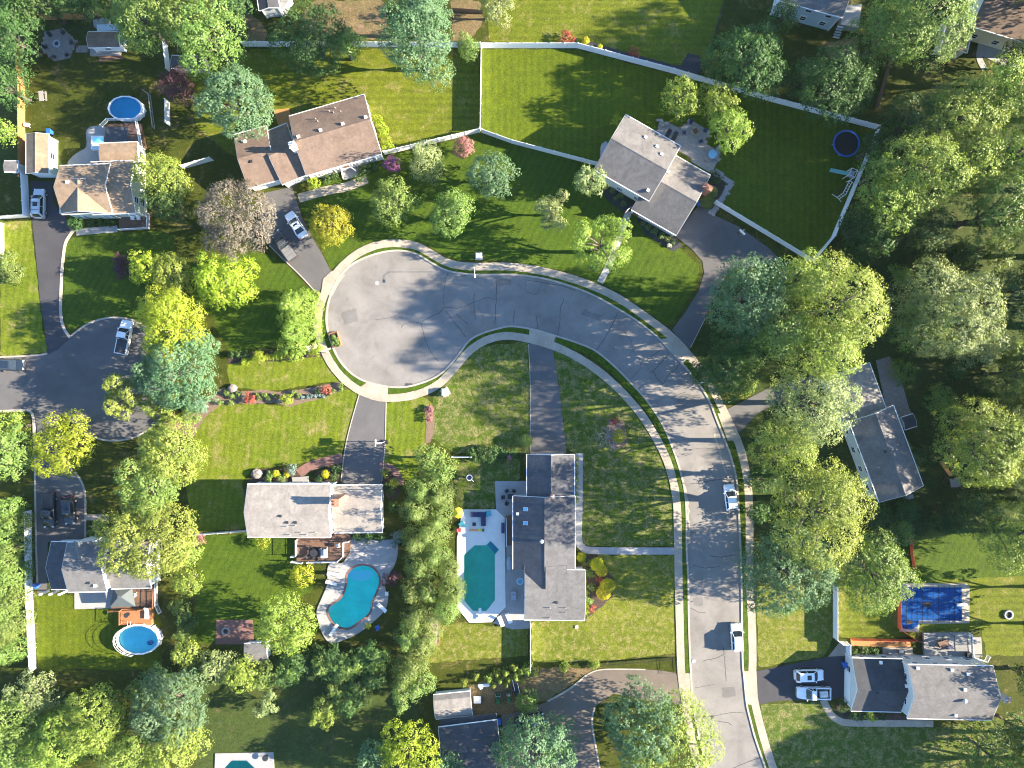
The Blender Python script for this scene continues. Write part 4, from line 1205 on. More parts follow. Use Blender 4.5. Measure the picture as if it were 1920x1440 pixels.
# its rear deck
boards(h, [(198, 233), (262, 230), (270, 275), (260, 282), (196, 268)], 0.95, 'deck_boards', 'wood_brown')
railing(h, [(193, 238), (205, 226), (258, 226), (268, 278)], 0.95)
slab_part(h, [(199, 239), (241, 238), (241, 268), (199, 269)], 0.96, 1.0, 'deck_mat', 'dark_vinyl')

h = house(75, 295, 'narrow tan-roofed garage beside the orange fence', 'garage', 'garage')
g = gable(h, (91, 325), (91, 251), (49, 251), 3.0, 0.30, 'roof_tan', 'wall_green', skip=('v1',))
opening(h, g, 'u0', 0.5, 2.6, 2.2, 'garage_door', 'trim_white')

h = house(195, 80, 'brown-roofed garden shed with a white front deck and dark ramp', 'shed', 'shed')
g = gable(h, (165, 60), (224, 59), (226, 88), 2.5, 0.42, 'roof_brown', 'wall_white', skip=('u0', 'v0'))
boards(h, [(168, 89), (226, 88), (226, 103), (169, 104)], 0.35, 'deck_boards', 'deck_pale')
boards(h, [(183, 106), (230, 104), (233, 110), (187, 115)], 0.12, 'ramp_boards', 'wood_brown')
h = house(201, 50, 'pale blue canopy leaning behind the brown-roofed garden shed', 'canopy', 'canopy')
slab_part(h, [(181, 46), (223, 45), (223, 56), (182, 58)], 2.2, 2.27, 'canopy_sheet', 'wall_blue')
for q in ((183, 47), (221, 46), (221, 55), (184, 57)):
    p = P(*q, 2.2); MB().cyl((p.x, p.y, 0), 0.04, 2.2, 6).build('post', MAT['metal_grey'], h)
h = house(178, 40, 'grey covered trailer parked behind the garden shed canopy', 'trailer', 'trailer')
slab_part(h, [(174, 37), (200, 33), (202, 45), (176, 50)], 0.5, 1.6, 'body', 'concrete_grey')
for q in ((184, 48), (190, 35)):
    p = P(*q, .3); MB().cyl((p.x, p.y, 0), 0.3, 0.5, 10).build('wheel', MAT['black_metal'], h)
h = house(353, 120, 'dark-roofed shed half hidden under the trees at the top left', 'shed', 'shed')
gable(h, (322, 104), (386, 106), (386, 130), 2.4, 0.3, 'roof_dark', 'wall_tan', windows=False)
h = house(20, 315, 'small grey-roofed shed at the left edge beside the orange fence', 'shed', 'shed')
gable(h, (8, 302), (34, 302), (38, 322), 2.2, 0.3, 'roof_mid', 'wall_grey', windows=False)

# brown-roofed house
h = house(600, 290, 'brown-roofed white house with four white roof vents along its ridge')
g = gable(h, (542, 218), (683, 177), (720, 287), 3.7, 0.42, 'roof_brown', 'wall_white', skip=('u0',), storeys=1)
for s in (0.07, 0.36, 0.65, 0.95): roof_vent(h, g, s, 0.44, 'box')
for s, t in ((0.33, 0.2), (0.35, 0.26), (0.52, .13), (0.57, .18), (0.60, .10), (0.66, .20)): roof_vent(h, g, s, t)
chimney(h, 547, 271, 0, 6.9, 0.9, 0.9, 0.28, 'trim_white')
ga = gable(h, (466, 353), (527, 336), (499, 236), 2.9, 0.34, 'roof_brown', 'wall_cream', skip=('u1', 'v0'))
gb = gable(h, (529, 346), (576, 327), (538, 231), 3.05, 0.34, 'roof_brown', 'wall_white', skip=('u0', 'u1'))
opening(h, ga, 'v0', 0.5, 4.4, 2.2, 'garage_door', 'trim_white')
opening(h, g, 'v1', 0.5, 1.0, 2.1, 'door', 'wood_brown')
roof_vent(h, ga, 0.3, 0.8, 'box'); roof_vent(h, ga, 0.35, 0.4, 'turtle')
slab_part(h, [(640, 322), (672, 312), (678, 326), (648, 337)], 0.03, 0.3, 'entry_step', 'deck_pale')
railing(h, [(645, 336), (642, 322), (660, 316), (668, 322)], 0.3)
boards(h, [(512, 206), (541, 203), (549, 236), (525, 243)], 0.5, 'deck_boards', 'wood_orange')

# grey-roofed house, upper right centre
h = house(1240, 330, 'grey-roofed white house beside the flagstone patio')
g = gable(h, (1173, 215), (1276, 274), (1218, 377), 4.8, 0.34, 'roof_grey', 'wall_white', skip=('u1',))
for s, t in ((0.45, 0.18), (0.68, 0.22), (0.80, 0.3), (0.9, 0.88)): roof_vent(h, g, s, t, 'box')
g = gable(h, (1248, 281), (1332, 329), (1268, 441), 2.9, 0.38, 'roof_grey', 'wall_white', skip=('u0',))
roof_vent(h, g, 0.25, 0.3, 'box')
chimney(h, 1328, 350, 0, 5.0, 1.5, 0.75, 2.62)
opening(h, g, 'u1', 0.62, 4.8, 2.2, 'garage_door', 'trim_white')
opening(h, g, 'v1', 0.1, 1.0, 2.1, 'door', 'paver_red')
slab_part(h, [(1128, 270), (1136, 264), (1142, 272), (1128, 292)], 0.0, 2.1, 'side_annex', 'concrete_grey')

# light grey house, lower left centre
h = house(590, 957, 'light grey house with a tall brick chimney in front of the kidney pool')
g = gable(h, (464, 908), (620, 908), (620, 1007), 5.2, 0.37, 'roof_light', 'wall_white', skip=('u0',), storeys=2)
for s, t in ((.50, .78), (.60, .76), (.66, .90), (.52, .95), (.83, .9), (.72, .95)): roof_vent(h, g, s, t)
for s, t in ((.43, .57), (.5, .70), (.6, .70)): roof_vent(h, g, s, t, 'turtle')
chimney(h, 628, 943, 0, 8.6, 1.1, 1.1)
g = gable(h, (626, 910), (716, 909), (714, 998), 2.8, 0.36, 'roof_light', 'wall_white', skip=('u0', 'v0'))
opening(h, g, 'v0', 0.47, 4.9, 2.2, 'garage_door', 'trim_white')
slab_part(h, [(547, 895), (578, 893), (579, 908), (549, 908)], 0.03, 0.35, 'entry_step', 'deck_pale')
boards(h, [(556, 1000), (658, 1000), (655, 1040), (636, 1053), (556, 1053)], 0.7, 'deck_boards', 'wood_brown')
railing(h, [(557, 1012), (557, 1042), (548, 1042)], 0.7); railing(h, [(548, 1052), (568, 1054)], 0.7)
railing(h, [(578, 1053), (634, 1052), (645, 1042), (645, 1016), (656, 1014)], 0.7)

# dark L-shaped house by the octagonal pool
h = house(1030, 1010, 'long dark-roofed house with two blue skylights beside the octagonal pool')
gN = gable(h, (1077, 852), (1077, 935), (988, 935), 2.9, 0.34, 'roof_dark', 'wall_white', skip=('u1', 'u0'))
gM = gable(h, (1078, 930), (1078, 1067), (962, 1067), 3.1, 0.32, 'roof_dark', 'wall_white', skip=('u1',), rakes=(True, False))
gX = gable(h, (1061, 1060), (1061, 1101), (984, 1101), 3.70, 0.32, 'roof_dark', 'wall_white', windows=False, trim='roof_dark', rakes=(False, False))
gS = gable(h, (984, 1068), (1097, 1069), (1097, 1163), 3.5, 0.38, 'roof_mid', 'wall_white')
skylight(h, gM, 0.17, 0.80); skylight(h, gM, 0.36, 0.80)
roof_vent(h, gM, 0.59, 0.545, 'dome'); roof_vent(h, gM, 0.24, 0.93, 'box'); roof_vent(h, gM, 0.20, 0.25, 'pipe')
for s, t in ((.42, .72), (.68, .72), (.68, .82), (.42, .95)): roof_vent(h, gS, s, t)
roof_vent(h, gS, .52, .60, 'turtle')
chimney(h, 1036, 931, 0, 5.0, .5, .5, 0, 'metal_grey')
opening(h, gN, 'u0', 0.5, 4.6, 2.2, 'garage_door', 'trim_white')
opening(h, gM, 'v0', 0.85, 1.0, 2.1, 'door', 'wood_brown')
boards(h, [(948, 969), (963, 966), (962, 1022), (948, 1024)], 0.8, 'deck_boards', 'wood_brown')
railing(h, [(949, 971), (950, 1022)], 0.8)

# bottom left house
h = house(190, 1060, 'grey-roofed house with three stepped roofs above the round garden pool')
g = gable(h, (96, 1016), (136, 1016), (138, 1105), 3.0, 0.36, 'roof_dark', 'wall_white', skip=('u1',))
opening(h, g, 'v0', 0.5, 2.6, 2.2, 'garage_door', 'trim_white')
g = gable(h, (126, 1017), (199, 1016), (204, 1109), 5.0, 0.38, 'roof_mid', 'wall_white', skip=('u0',))
gable(h, (139, 1014), (139, 1066), (172, 1066), 5.0, 0.85, 'roof_mid', 'wall_white', windows=False)
roof_vent(h, g, 0.75, .86, 'box'); roof_vent(h, g, 0.6, .8, 'turtle')
g = gable(h, (206, 1016), (281, 1014), (285, 1102), 3.6, 0.38, 'roof_mid', 'wall_white', skip=('u0',), storeys=1)
for q in ((92, 1107), (110, 1107), (127, 1107)):
    p = P(*q); MB().box((p.x, p.y, 1.2), .3, .3, 2.4).build('porch_post', MAT['trim_white'], h)
boards(h, [(214, 1100), (292, 1100), (294, 1136), (285, 1141), (208, 1143)], 0.55, 'deck_boards', 'wood_brown')
boards(h, [(226, 1142), (284, 1141), (284, 1172), (226, 1172)], 0.95, 'deck_boards', 'wood_cedar')
railing(h, [(292, 1103), (291, 1137), (262, 1142), (208, 1144)], 0.55, 'wood_cedar')
railing(h, [(229, 1143), (229, 1168)], 0.95, 'wood_cedar')
railing(h, [(296, 1060), (296, 1132), (303, 1147)], 0.1, 'vinyl', 1.1)

# right hand house under the trees
h = house(1665, 850, 'dark-roofed house half hidden under the yellow-green trees')
g = gable(h, (1675, 760), (1731, 911), (1648, 940), 4.6, 0.36, 'roof_grey', 'wall_grey')
roof_vent(h, g, 0.45, 0.58, 'turtle'); roof_vent(h, g, 0.6, 0.8)
gable(h, (1630, 680), (1662, 768), (1580, 797), 3.1, 0.14, 'roof_light', 'wall_grey', skip=('u1',))
slab_part(h, [(1606, 756), (1640, 745), (1690, 880), (1660, 895)], 2.55, 2.7, 'porch_roof', 'roof_dark')
slab_part(h, [(1702, 930), (1712, 927), (1714, 934), (1704, 937)], 0, 0.9, 'cellar_hatch', 'concrete_grey')
h = house(1703, 785, 'small dark tool shed beside the dark-roofed right hand house', 'shed', 'shed')
gable(h, (1690, 783), (1712, 776), (1718, 799), 2.1, 0.3, 'roof_slate', 'wall_grey', windows=False)

# lower right house
h = house(1730, 1290, 'dark grey house with pale blue-grey gables beside two white cars')
g = gable(h, (1598, 1234), (1692, 1236), (1692, 1335), 3.0, 0.48, 'roof_slate', 'wall_grey', skip=('u1',))
opening(h, g, 'u0', 0.62, 4.6, 2.2, 'garage_door', 'trim_white')
for s, t in ((.4, .55), (.78, .55)): roof_vent(h, g, s, t, 'turtle')
roof_vent(h, g, .55, .06, 'box'); roof_vent(h, g, .97, .42, 'box')
g = gable(h, (1703, 1246), (1862, 1249), (1862, 1350), 5.3, 0.46, 'roof_grey', 'wall_grey')
for s, t in ((.1, .05), (.5, .07), (.68, .13), (.6, .37), (.55, .9)): roof_vent(h, g, s, t, 'box')
roof_vent(h, g, .58, .56, 'dome')
chimney(h, 1890, 1313, 0, 7.4, .8, .8, 0, 'concrete_grey')
boards(h, [(1732, 1187), (1820, 1186), (1822, 1231), (1733, 1232)], 0.45, 'deck_boards', 'deck_pale')
boards(h, [(1824, 1195), (1840, 1195), (1842, 1232), (1824, 1234)], 0.3, 'deck_boards', 'deck_pale')
railing(h, [(1816, 1186), (1820, 1230), (1845, 1238), (1850, 1228)], 0.45)
boards(h, [(1595, 1198), (1706, 1201), (1709, 1213), (1655, 1213), (1655, 1228), (1700, 1228), (1700, 1213), (1655, 1211), (1597, 1211)][:4] + [(1597, 1211)], 0.2, 'walk_boards', 'wood_orange')
slab_part(h, [(1655, 1214), (1711, 1214), (1711, 1228), (1655, 1228)], 0, .12, 'terrace', 'concrete')

# houses cut by the frame
h = house(1520, 25, 'pale blue house with paired windows at the top edge of the photo')
gable(h, (1461, 1), (1580, 33), (1603, -55), 5.0, 0.35, 'roof_mid', 'wall_blue')
boards(h, [(1584, 10), (1616, 8), (1610, 52), (1576, 46)], 1.5, 'deck_boards', 'deck_grey')
st = MB()
for i in range(5):
    p = P(1576 - i * .6, 50 + i * 3.4, 1.4); st.box((p.x, p.y, 1.3 - .26 * i), 1.1, .28, .06, -.15)
st.build('stairs', MAT['metal_grey'], h)
h = house(1880, 30, 'brown-roofed house with a cream wall in the top right corner of the photo')
g = gable(h, (1822, 49), (1950, 88), (1988, -55), 4.2, 0.36, 'roof_brown', 'wall_cream')
for s in (.12, .32, .5): roof_vent(h, g, s, .32, 'turtle')
gable(h, (1813, 99), (1826, 42), (1778, 32), 3.0, 0.3, 'roof_brown', 'wall_cream', skip=('u1',))
h = house(880, 1400, 'dark-roofed house at the bottom edge of the photo')
g = gable(h, (822, 1364), (932, 1350), (950, 1482), 3.2, 0.3, 'roof_slate', 'wall_grey')
slab_part(h, [(826, 1350), (930, 1338), (932, 1349), (824, 1363)], 2.35, 2.5, 'porch_roof', 'roof_slate')
roof_vent(h, g, .5, .3, 'turtle')
h = house(850, 1325, 'barn-shaped brown shed next to the lawn tractors', 'shed', 'shed')
gable(h, (813, 1303), (882, 1296), (888, 1341), 2.1, 0.3, 'roof_light', 'wall_white', profile=[(0, 0), (0.16, 0.75), (0.5, 1.15), (0.84, 0.75), (1, 0)], windows=False)
h = house(505, 0, 'dark-roofed house corner with a white side deck at the top edge')
gable(h, (513, -60), (524, 14), (486, 20), 3.0, 0.3, 'roof_slate', 'wall_grey', windows=False)
boards(h, [(528, -6), (548, 2), (530, 30), (518, 24)], 0.8, 'deck_boards', 'deck_pale')
railing(h, [(548, 2), (530, 30)], .8)
h = house(-30, 440, 'white house wall cut off by the left edge of the photo')
gable(h, (-24, 481), (-25, 406), (-100, 406), 4.4, 0.36, 'roof_mid', 'wall_white')
h = house(482, 1222, 'little grey shed beside the brick circle', 'shed', 'shed')
gable(h, (458, 1207), (500, 1204), (503, 1238), 2.2, 0.28, 'roof_mid', 'wall_grey', windows=False)
# ------------------------------------------------------------------ fences
def fence(label, pts, h=1.83, mat='vinyl', step=2.42, name='fence', kind='solid', cap='trim_white'):
    w_ = [P(x, y) for x, y in pts]
    root = thing(name, label, 'fence', w_[0])
    pm = None
    for si, (a, b) in enumerate(zip(w_, w_[1:])):
        d = b - a; L = d.length; k = max(1, round(L / step)); pl = L / k; rz = math.atan2(d.y, d.x)
        m = MB(); e = MB()
        if kind == 'solid':
            m.box((pl / 2, 0, h * 0.5), pl - 0.10, 0.035, h * 0.86)
            m.box((pl / 2, 0, h * 0.955), pl - 0.10, 0.06, 0.13); m.box((pl / 2, 0, 0.09), pl - 0.10, 0.06, 0.15)
            nb = int(pl / 0.30)
            for i in range(1, nb): m.box((pl * i / nb, 0, h * .5), 0.03, 0.05, h * .8)
        elif kind == 'wood':
            nb = int(pl / 0.15)
            for i in range(nb):
                m.box((pl * (i + .5) / nb, rnd.uniform(-.006, .006), h / 2 + rnd.uniform(-.03, .02)), pl / nb - .012, .022, h)
            m.box((pl / 2, -.04, h * .25), pl, .05, .09); m.box((pl / 2, -.04, h * .8), pl, .05, .09)
        elif kind == 'bars':
            m.box((pl / 2, 0, h - .05), pl, .035, .04); m.box((pl / 2, 0, .15), pl, .035, .04); m.box((pl / 2, 0, h - .22), pl, .03, .03)
            nb = int(pl / 0.22)
            for i in range(1, nb): m.box((pl * i / nb, 0, h / 2), .02, .02, h - .1)
        elif kind == 'net':
            m.box((pl / 2, 0, h / 2), pl, .012, h)
            for z in (.05, h * .5, h): m.box((pl / 2, 0, z), pl, .03, .03)
        pme = bpy.data.meshes.new('panel'); pme.from_pydata(m.v, [], m.f); pme.materials.append(MAT[mat])
        for i in range(k):
            o = bpy.data.objects.new('panel', pme); COL.objects.link(o); o.parent = root
            o.location = a.lerp(b, i / k) - org(root); o.rotation_euler = (0, 0, rz)
        if pm is None:
            q = MB(); t = 0.125 if kind in ('solid', 'wood') else 0.05
            q.box((0, 0, (h + .05) / 2), t, t, h + .05)
            if kind == 'solid':
                q.frustum([(-.085, -.085, h + .05), (.085, -.085, h + .05), (.085, .085, h + .05), (-.085, .085, h + .05)], [(-.02, -.02, h + .14), (.02, -.02, h + .14), (.02, .02, h + .14), (-.02, .02, h + .14)])
            pm = bpy.data.meshes.new('post'); pm.from_pydata(q.v, [], q.f); pm.materials.append(MAT[mat])
        for i in range(0 if si == 0 else 1, k + 1):
            o = bpy.data.objects.new('post', pm); COL.objects.link(o); o.parent = root
            o.location = a.lerp(b, i / k) - org(root); o.rotation_euler = (0, 0, rz)
    return root
plain('tyre', (0.02, 0.02, 0.02), .8, spec=.1)
plain('orange_net', (0.62, 0.12, 0.05), 0.6, 0.1)
fence('white panel fence along the back of the brown-roofed house yard', [(458, 87), (901, 89)])
fence('long white fence that bends and slopes down behind the grey-roofed house', [(905, 90), (1082, 90), (1260, 137), (1440, 189), (1640, 242)])
fence('white fence running straight down between the two back lawns', [(903, 92), (901, 245)])
fence('white fence from the lawn corner to the brown-roofed house', [(899, 248), (722, 290)])
fence('white fence from the lawn corner to the grey-roofed house', [(904, 249), (960, 269), (1117, 310)])
fence('white fence from the brick chimney down to the sharp corner by the wood', [(1338, 381), (1520, 491), (1558, 446), (1642, 246)])
fence('tall white fence between the left hedge and the round garden pool', [(59, 957), (61, 1110), (68, 1252)])
fence('white fence beside the silver car on the left', [(52, 330), (56, 407), (0, 411)])
fence('short white fence left of the light grey house', [(365, 1001), (462, 994)], 1.3)
fence('short white fence piece between the tan-roofed and brown-roofed houses', [(346, 316), (400, 301)])
fence('white fence left of the blue covered swimming pool', [(1562, 1092), (1562, 1194), (1572, 1202), (1586, 1203), (1586, 1231)])
fence('white fence below the dark-roofed long house', [(994, 1163), (994, 1248)])
fence('low white fence beside the evergreen screen and the small hedge', [(848, 856), (884, 856)], 1.2)
fence('white fence strip under the big pale trees at the top left', [(314, 86), (320, 136)])
fence('white fence strip beside the dark purple tree', [(318, 193), (319, 236)])
fence('orange wooden fence along the left garden', [(39, 90), (47, 160), (47, 230), (48, 336)], 1.85, 'wood_orange', 2.4, 'fence', 'wood')
fence('orange wooden fence along the top of the left garden', [(44, 38), (163, 36)], 1.85, 'wood_orange', 2.4, 'fence', 'wood')
fence('thin dark wire fence crossing the top lawn', [(1357, -4), (1340, 60), (1327, 102)], 1.2, 'black_metal', 2.4, 'fence', 'bars')
fence('orange plastic safety fence along the wooden walk', [(1594, 1197), (1711, 1199)], 1.1, 'orange_net', 2.4, 'safety_fence', 'net')
fence('orange plastic safety fence around the corner of the blue covered pool', [(1683, 1120), (1683, 1177), (1716, 1199)], 1.1, 'orange_net', 2.4, 'safety_fence', 'net')
fence('orange plastic fence piece on the dark lawn above the blue covered pool', [(1705, 1008), (1707, 1040), (1712, 1064)], 1.0, 'orange_net', 2.4, 'safety_fence', 'net')
fence('black bar fence at the end of the brown driveway by the pavement', [(1130, 1243), (1240, 1234), (1265, 1232), (1267, 1262)], 1.2, 'black_metal', 2.2, 'fence', 'bars')
fence('black bar gate beside the pale deck', [(1714, 1199), (1732, 1199)], 1.2, 'black_metal', 2.2, 'fence', 'bars')
fence('thin dark rail fence beside the rear deck of the tan-roofed house', [(272, 172), (283, 180), (291, 242)], 1.1, 'metal_grey', 2.4, 'fence', 'bars')
fence('dark brown fence between the top right yards', [(1668, 108), (1640, 205)], 1.5, 'wood_brown', 2.4, 'fence', 'wood')
# rough paling of the top garden
fence('brown fence of wide gaps behind the tall bluish tree', [(848, 22), (905, 26)], 1.3, 'wood_brown', 2.4, 'fence', 'wood')

# ------------------------------------------------------------------ pools
def liner(name, c): plain(name, c, 0.5, 0.2, 0.5)
liner('liner_blue', (0.04, 0.46, 0.60)); liner('liner_cyan', (0.30, 0.90, 0.90)); liner('liner_teal', (0.07, 0.58, 0.44)); liner('liner_aqua', (0.09, 0.88, 0.70))
water('water_blue', (0.55, 0.85, 0.95)); water('water_cyan', (0.72, 0.97, 1.0)); water('water_teal', (0.55, 0.90, 0.85)); water('water_aqua', (0.62, 1.0, 0.98))
plain('pool_step', (0.42, 0.78, 0.80), 0.6, 0.05)
plain('cover_blue', (0.009, 0.058, 0.20), 0.9, 0.18, 0.6, spec=0.03)

def round_pool(x, y, rx, ry, h, label, lin, wat, wallmat='vinyl', n=14):
    c = P(x, y, h); RX, RY = R_(rx, h), R_(ry, h)
    root = thing('garden_pool', label, 'swimming pool', (c.x, c.y, 0))
    o3 = Vector((c.x, c.y, 0))
    MB().ring(o3, 1.0, 1.03, 0.0, h, n, RX, RY).build('pool_wall', MAT[wallmat], root)
    rim = MB().ring(o3, 0.965, 1.07, h + .01, h + .07, n, RX, RY).build('rim', MAT['trim_white'], root)
    up = MB()
    for k in range(n):
        t = 2 * math.pi * k / n
        up.box((c.x + 1.045 * RX * math.cos(t), c.y + 1.045 * RY * math.sin(t), h / 2), .12, .10, h, math.atan2(math.sin(t) * RX, math.cos(t) * RY))
        if k == 0: pass
    for k in range(n):
        t = 2 * math.pi * k / n
        MB().box((c.x + 1.045 * RX * math.cos(t), c.y + 1.045 * RY * math.sin(t), h / 2 + .03), .12, .16, h + .06, t).build('upright', MAT['trim_white'], root)
    ln = [(c.x + RX * 0.995 * math.cos(2 * math.pi * k / n), c.y + RY * 0.995 * math.sin(2 * math.pi * k / n)) for k in range(n)]
    MB().prism(ln, 0.02, h - 0.42).build('liner', MAT[lin], root)
    sheet('water', ln, h - 0.08, MAT[wat], root, None)
    return root, c, RX, RY
round_pool(235, 203, 31, 22, 1.25, 'dark blue oval garden pool with a white rim beside the brown deck', 'liner_blue', 'water_blue')
pr, pc, prx, pry = round_pool(259, 1199, 39, 27, 1.3, 'bright cyan oval garden pool with a white wall below the brown deck', 'liner_cyan', 'water_cyan')
# safety rail around its west side and a ladder
rr = MB()
n = 12
for k in range(n):
    t0 = math.pi * (0.55 + 0.9 * k / n); t1 = math.pi * (0.55 + 0.9 * (k + 1) / n)
    q = lambda t, z: (pc.x + 1.07 * prx * math.cos(t), pc.y + 1.07 * pry * math.sin(t), z)
    for z in (1.75, 2.2): rr.tube([q(t0, z), q(t1, z)], 0.03, 5)
    rr.tube([q(t0, 1.3), q(t0, 2.22)], 0.025, 5)
rr.build('pool_rail', MAT['trim_white'], pr)
la = MB()
for dx in (-.25, .25):
    la.tube([P(242, 1166, 1.2) + Vector((dx, 0, 0)), P(242, 1166, 2.1) + Vector((dx, 0, 0)), P(242, 1174, 2.1) + Vector((dx, 0, 0)), P(242, 1176, 1.0) + Vector((dx, 0, 0))], .03, 6)
la.build('pool_ladder', MAT['trim_white'], pr)
cl = MB(); c = P(282, 1205, 1.2); cl.ring((c.x, c.y, 1.16), .32, .5, 0, .12, 10, 1.1, .8); cl.box((c.x, c.y, 1.25), .3, .3, .14, .5)
tag(cl.build('pool_cleaner', MAT['cover_blue']), 'dark blue pool cleaner floating in the bright cyan oval pool', 'pool cleaner')

def ground_pool(label, deck, pool, lin, wat, deckmat, coping=None, deep=None, dz=0.14):
    c = P(*pool[0]); root = thing('swimming_pool', label, 'swimming pool', (c.x, c.y, 0))
    pw = W2(pool); dw = W2(deck)
    slab('pool_deck', dw, 0.0, dz, MAT[deckmat], root, [pw], None)
    sheet('liner', pw, 0.03, MAT[lin], root, None)
    sheet('water', [Vector((0, 0))] and pw, dz - 0.035, MAT[wat], root, None)
    if coping:
        a = sum(pw[i].x * pw[(i + 1) % len(pw)].y - pw[(i + 1) % len(pw)].x * pw[i].y for i in range(len(pw)))
        sg = -1 if a > 0 else 1
        strip(pw, 0.0, sg * 0.32, 0.02, dz + 0.03, True).build('coping', MAT[coping], root)
    return root
kid = cr([(652, 1080), (655, 1073), (665, 1064), (681, 1060), (697, 1064), (708, 1076), (711, 1092), (704, 1112), (697, 1128), (694, 1145), (685, 1156), (672, 1165), (656, 1176), (642, 1176), (630, 1171), (622, 1162), (616, 1148), (618, 1138), (626, 1132), (640, 1122), (649, 1104)], 5, True)
kdeck = cr([(656, 1008), (700, 1012), (741, 1013), (746, 1032), (741, 1057), (728, 1080), (722, 1100), (728, 1120), (722, 1143), (702, 1164), (672, 1187), (644, 1200), (622, 1206), (607, 1192), (597, 1165), (594, 1145), (604, 1120), (614, 1094), (614, 1068), (622, 1052), (640, 1056), (652, 1040)], 4, True)
kp = ground_pool('kidney shaped turquoise pool with a red brick edge and pale deck', kdeck, kid, 'liner_aqua', 'water_aqua', 'concrete_grey', 'paver_red')
for i, (r0, zz) in enumerate(((26, .05), (19, .065), (12, .08))):
    c = P(676, 1066); m = MB()
    q = [(c.x + R_(r0) * math.cos(t), c.y - 0.25 + R_(r0) * .8 * math.sin(t)) for t in np.linspace(math.pi * 1.02, math.pi * 1.98, 14)]
    q = [(x_, max(y_, c.y - 3)) for x_, y_ in q]
    m.prism(q, 0.02, zz); m.build('step', MAT['pool_step'], kp)
c = P(621, 1140); MB().prism([P(*q).to_2d() for q in ((617, 1137), (625, 1134), (622, 1146), (617, 1150))], 0.02, .07).build('bench_step', MAT['pool_step'], kp)
def board(root, x0, y0, x1, y1, z=.5):
    a, b = P(x0, y0, z), P(x1, y1, z); d = b - a; m = (a + b) / 2; rz = math.atan2(d.y, d.x)
    o = MB().box((m.x, m.y, z), d.length, .5, .07, rz).build('diving_board', MAT['trim_white'], root)
    k = a.lerp(b, .25); MB().box((k.x, k.y, z / 2), .5, .4, z - .07, rz).build('stand', MAT['metal_grey'], o)
board(kp, 619, 1192, 633, 1171)
octo = [(890, 1022), (911, 1022), (920, 1014), (936, 1030), (928, 1040), (928, 1125), (912, 1145), (887, 1145), (870, 1125), (870, 1040)]
odeck = [(867, 955), (930, 955), (947, 971), (948, 1138), (922, 1166), (880, 1167), (858, 1140), (857, 1075), (857, 1010), (862, 985)]
op = ground_pool('long octagonal dark green pool with a wide pale deck', odeck, octo, 'liner_teal', 'water_teal', 'concrete_pale')
board(op, 900, 1162, 900, 1140)
plain('step_blue', (.05, .30, .42), .6)
MB().prism([P(*q).to_2d() for q in ((914, 1021), (920, 1015.5), (934, 1030), (928, 1038))], .02, .07).build('step', MAT['step_blue'], op)
ground_pool('teal pool cut by the bottom edge of the photo', [(404, 1412), (513, 1410), (516, 1470), (402, 1470)], [(420, 1441), (435, 1425), (463, 1425), (480, 1441), (480, 1460), (420, 1460)], 'liner_teal', 'water_teal', 'concrete_grey')
# covered pool
c = P(1750, 1130); cp = thing('covered_pool', 'pool under a blue safety cover with a grid of dark straps', 'swimming pool', (c.x, c.y, 0))
slab('pool_deck', W2([(1690, 1093), (1812, 1094), (1817, 1100), (1817, 1168), (1724, 1170), (1722, 1185), (1686, 1184), (1687, 1100)]), 0, .12, MAT['concrete'], cp, (), None)
cov = [(1694, 1101), (1802, 1101), (1803, 1163), (1722, 1163), (1719, 1174), (1708, 1180), (1692, 1178), (1689, 1165), (1690, 1110)]
slab('pool_cover', W2(cov), .12, .16, MAT['cover_blue'], cp, (), None)
for xx in range(1700, 1803, 10):
    a, b = P(xx, 1097, .17), P(xx, 1167 if xx > 1722 else 1178, .17); m = (a + b) / 2
    MB().box(m, .055, (a - b).length, .012).build('strap', MAT['tyre'], cp)
for yy in range(1110, 1164, 10):
    a, b = P(1688, yy, .17), P(1806, yy, .17); m = (a + b) / 2
    MB().box(m, (a - b).length, .055, .014).build('strap', MAT['tyre'], cp)
board(cp, 1814, 1134, 1794, 1134)
for x_, y_, r_ in ((1738, 1133, .75), (1704, 1166, .6)):
    c = P(x_, y_); pts_ = [(c.x + r_ * (1 + .25 * math.sin(3 * t + x_)) * math.cos(t), c.y + r_ * .6 * math.sin(t)) for t in np.linspace(0, 6.0, 16)]
    MB().prism(pts_, .16, .172).build('puddle', MAT['mulch'], cp)

# ------------------------------------------------------------------ vehicles
paint('car_white', (0.78, 0.79, 0.80)); paint('car_silver', (0.55, 0.57, 0.58), .3, .3); paint('car_black', (0.012, 0.013, 0.016), .15, 0, 1.0)
paint('car_blue', (0.015, 0.024, 0.04), .2, 0, .4); paint('car_grey', (0.07, 0.075, 0.08), .25, .3)
plain('rim_metal', (.5, .5, .52), .35, .1, 3, metal=.6)
plain('lamp_red', (.4, .02, .015), .3); plain('lamp_clear', (.75, .76, .78), .2)
plain('tonneau', (0.035, 0.036, 0.04), .6); plain('tonneau_grey', (0.15, 0.148, 0.145), .6); plain('bed_liner', (0.03, 0.03, 0.032), .8)

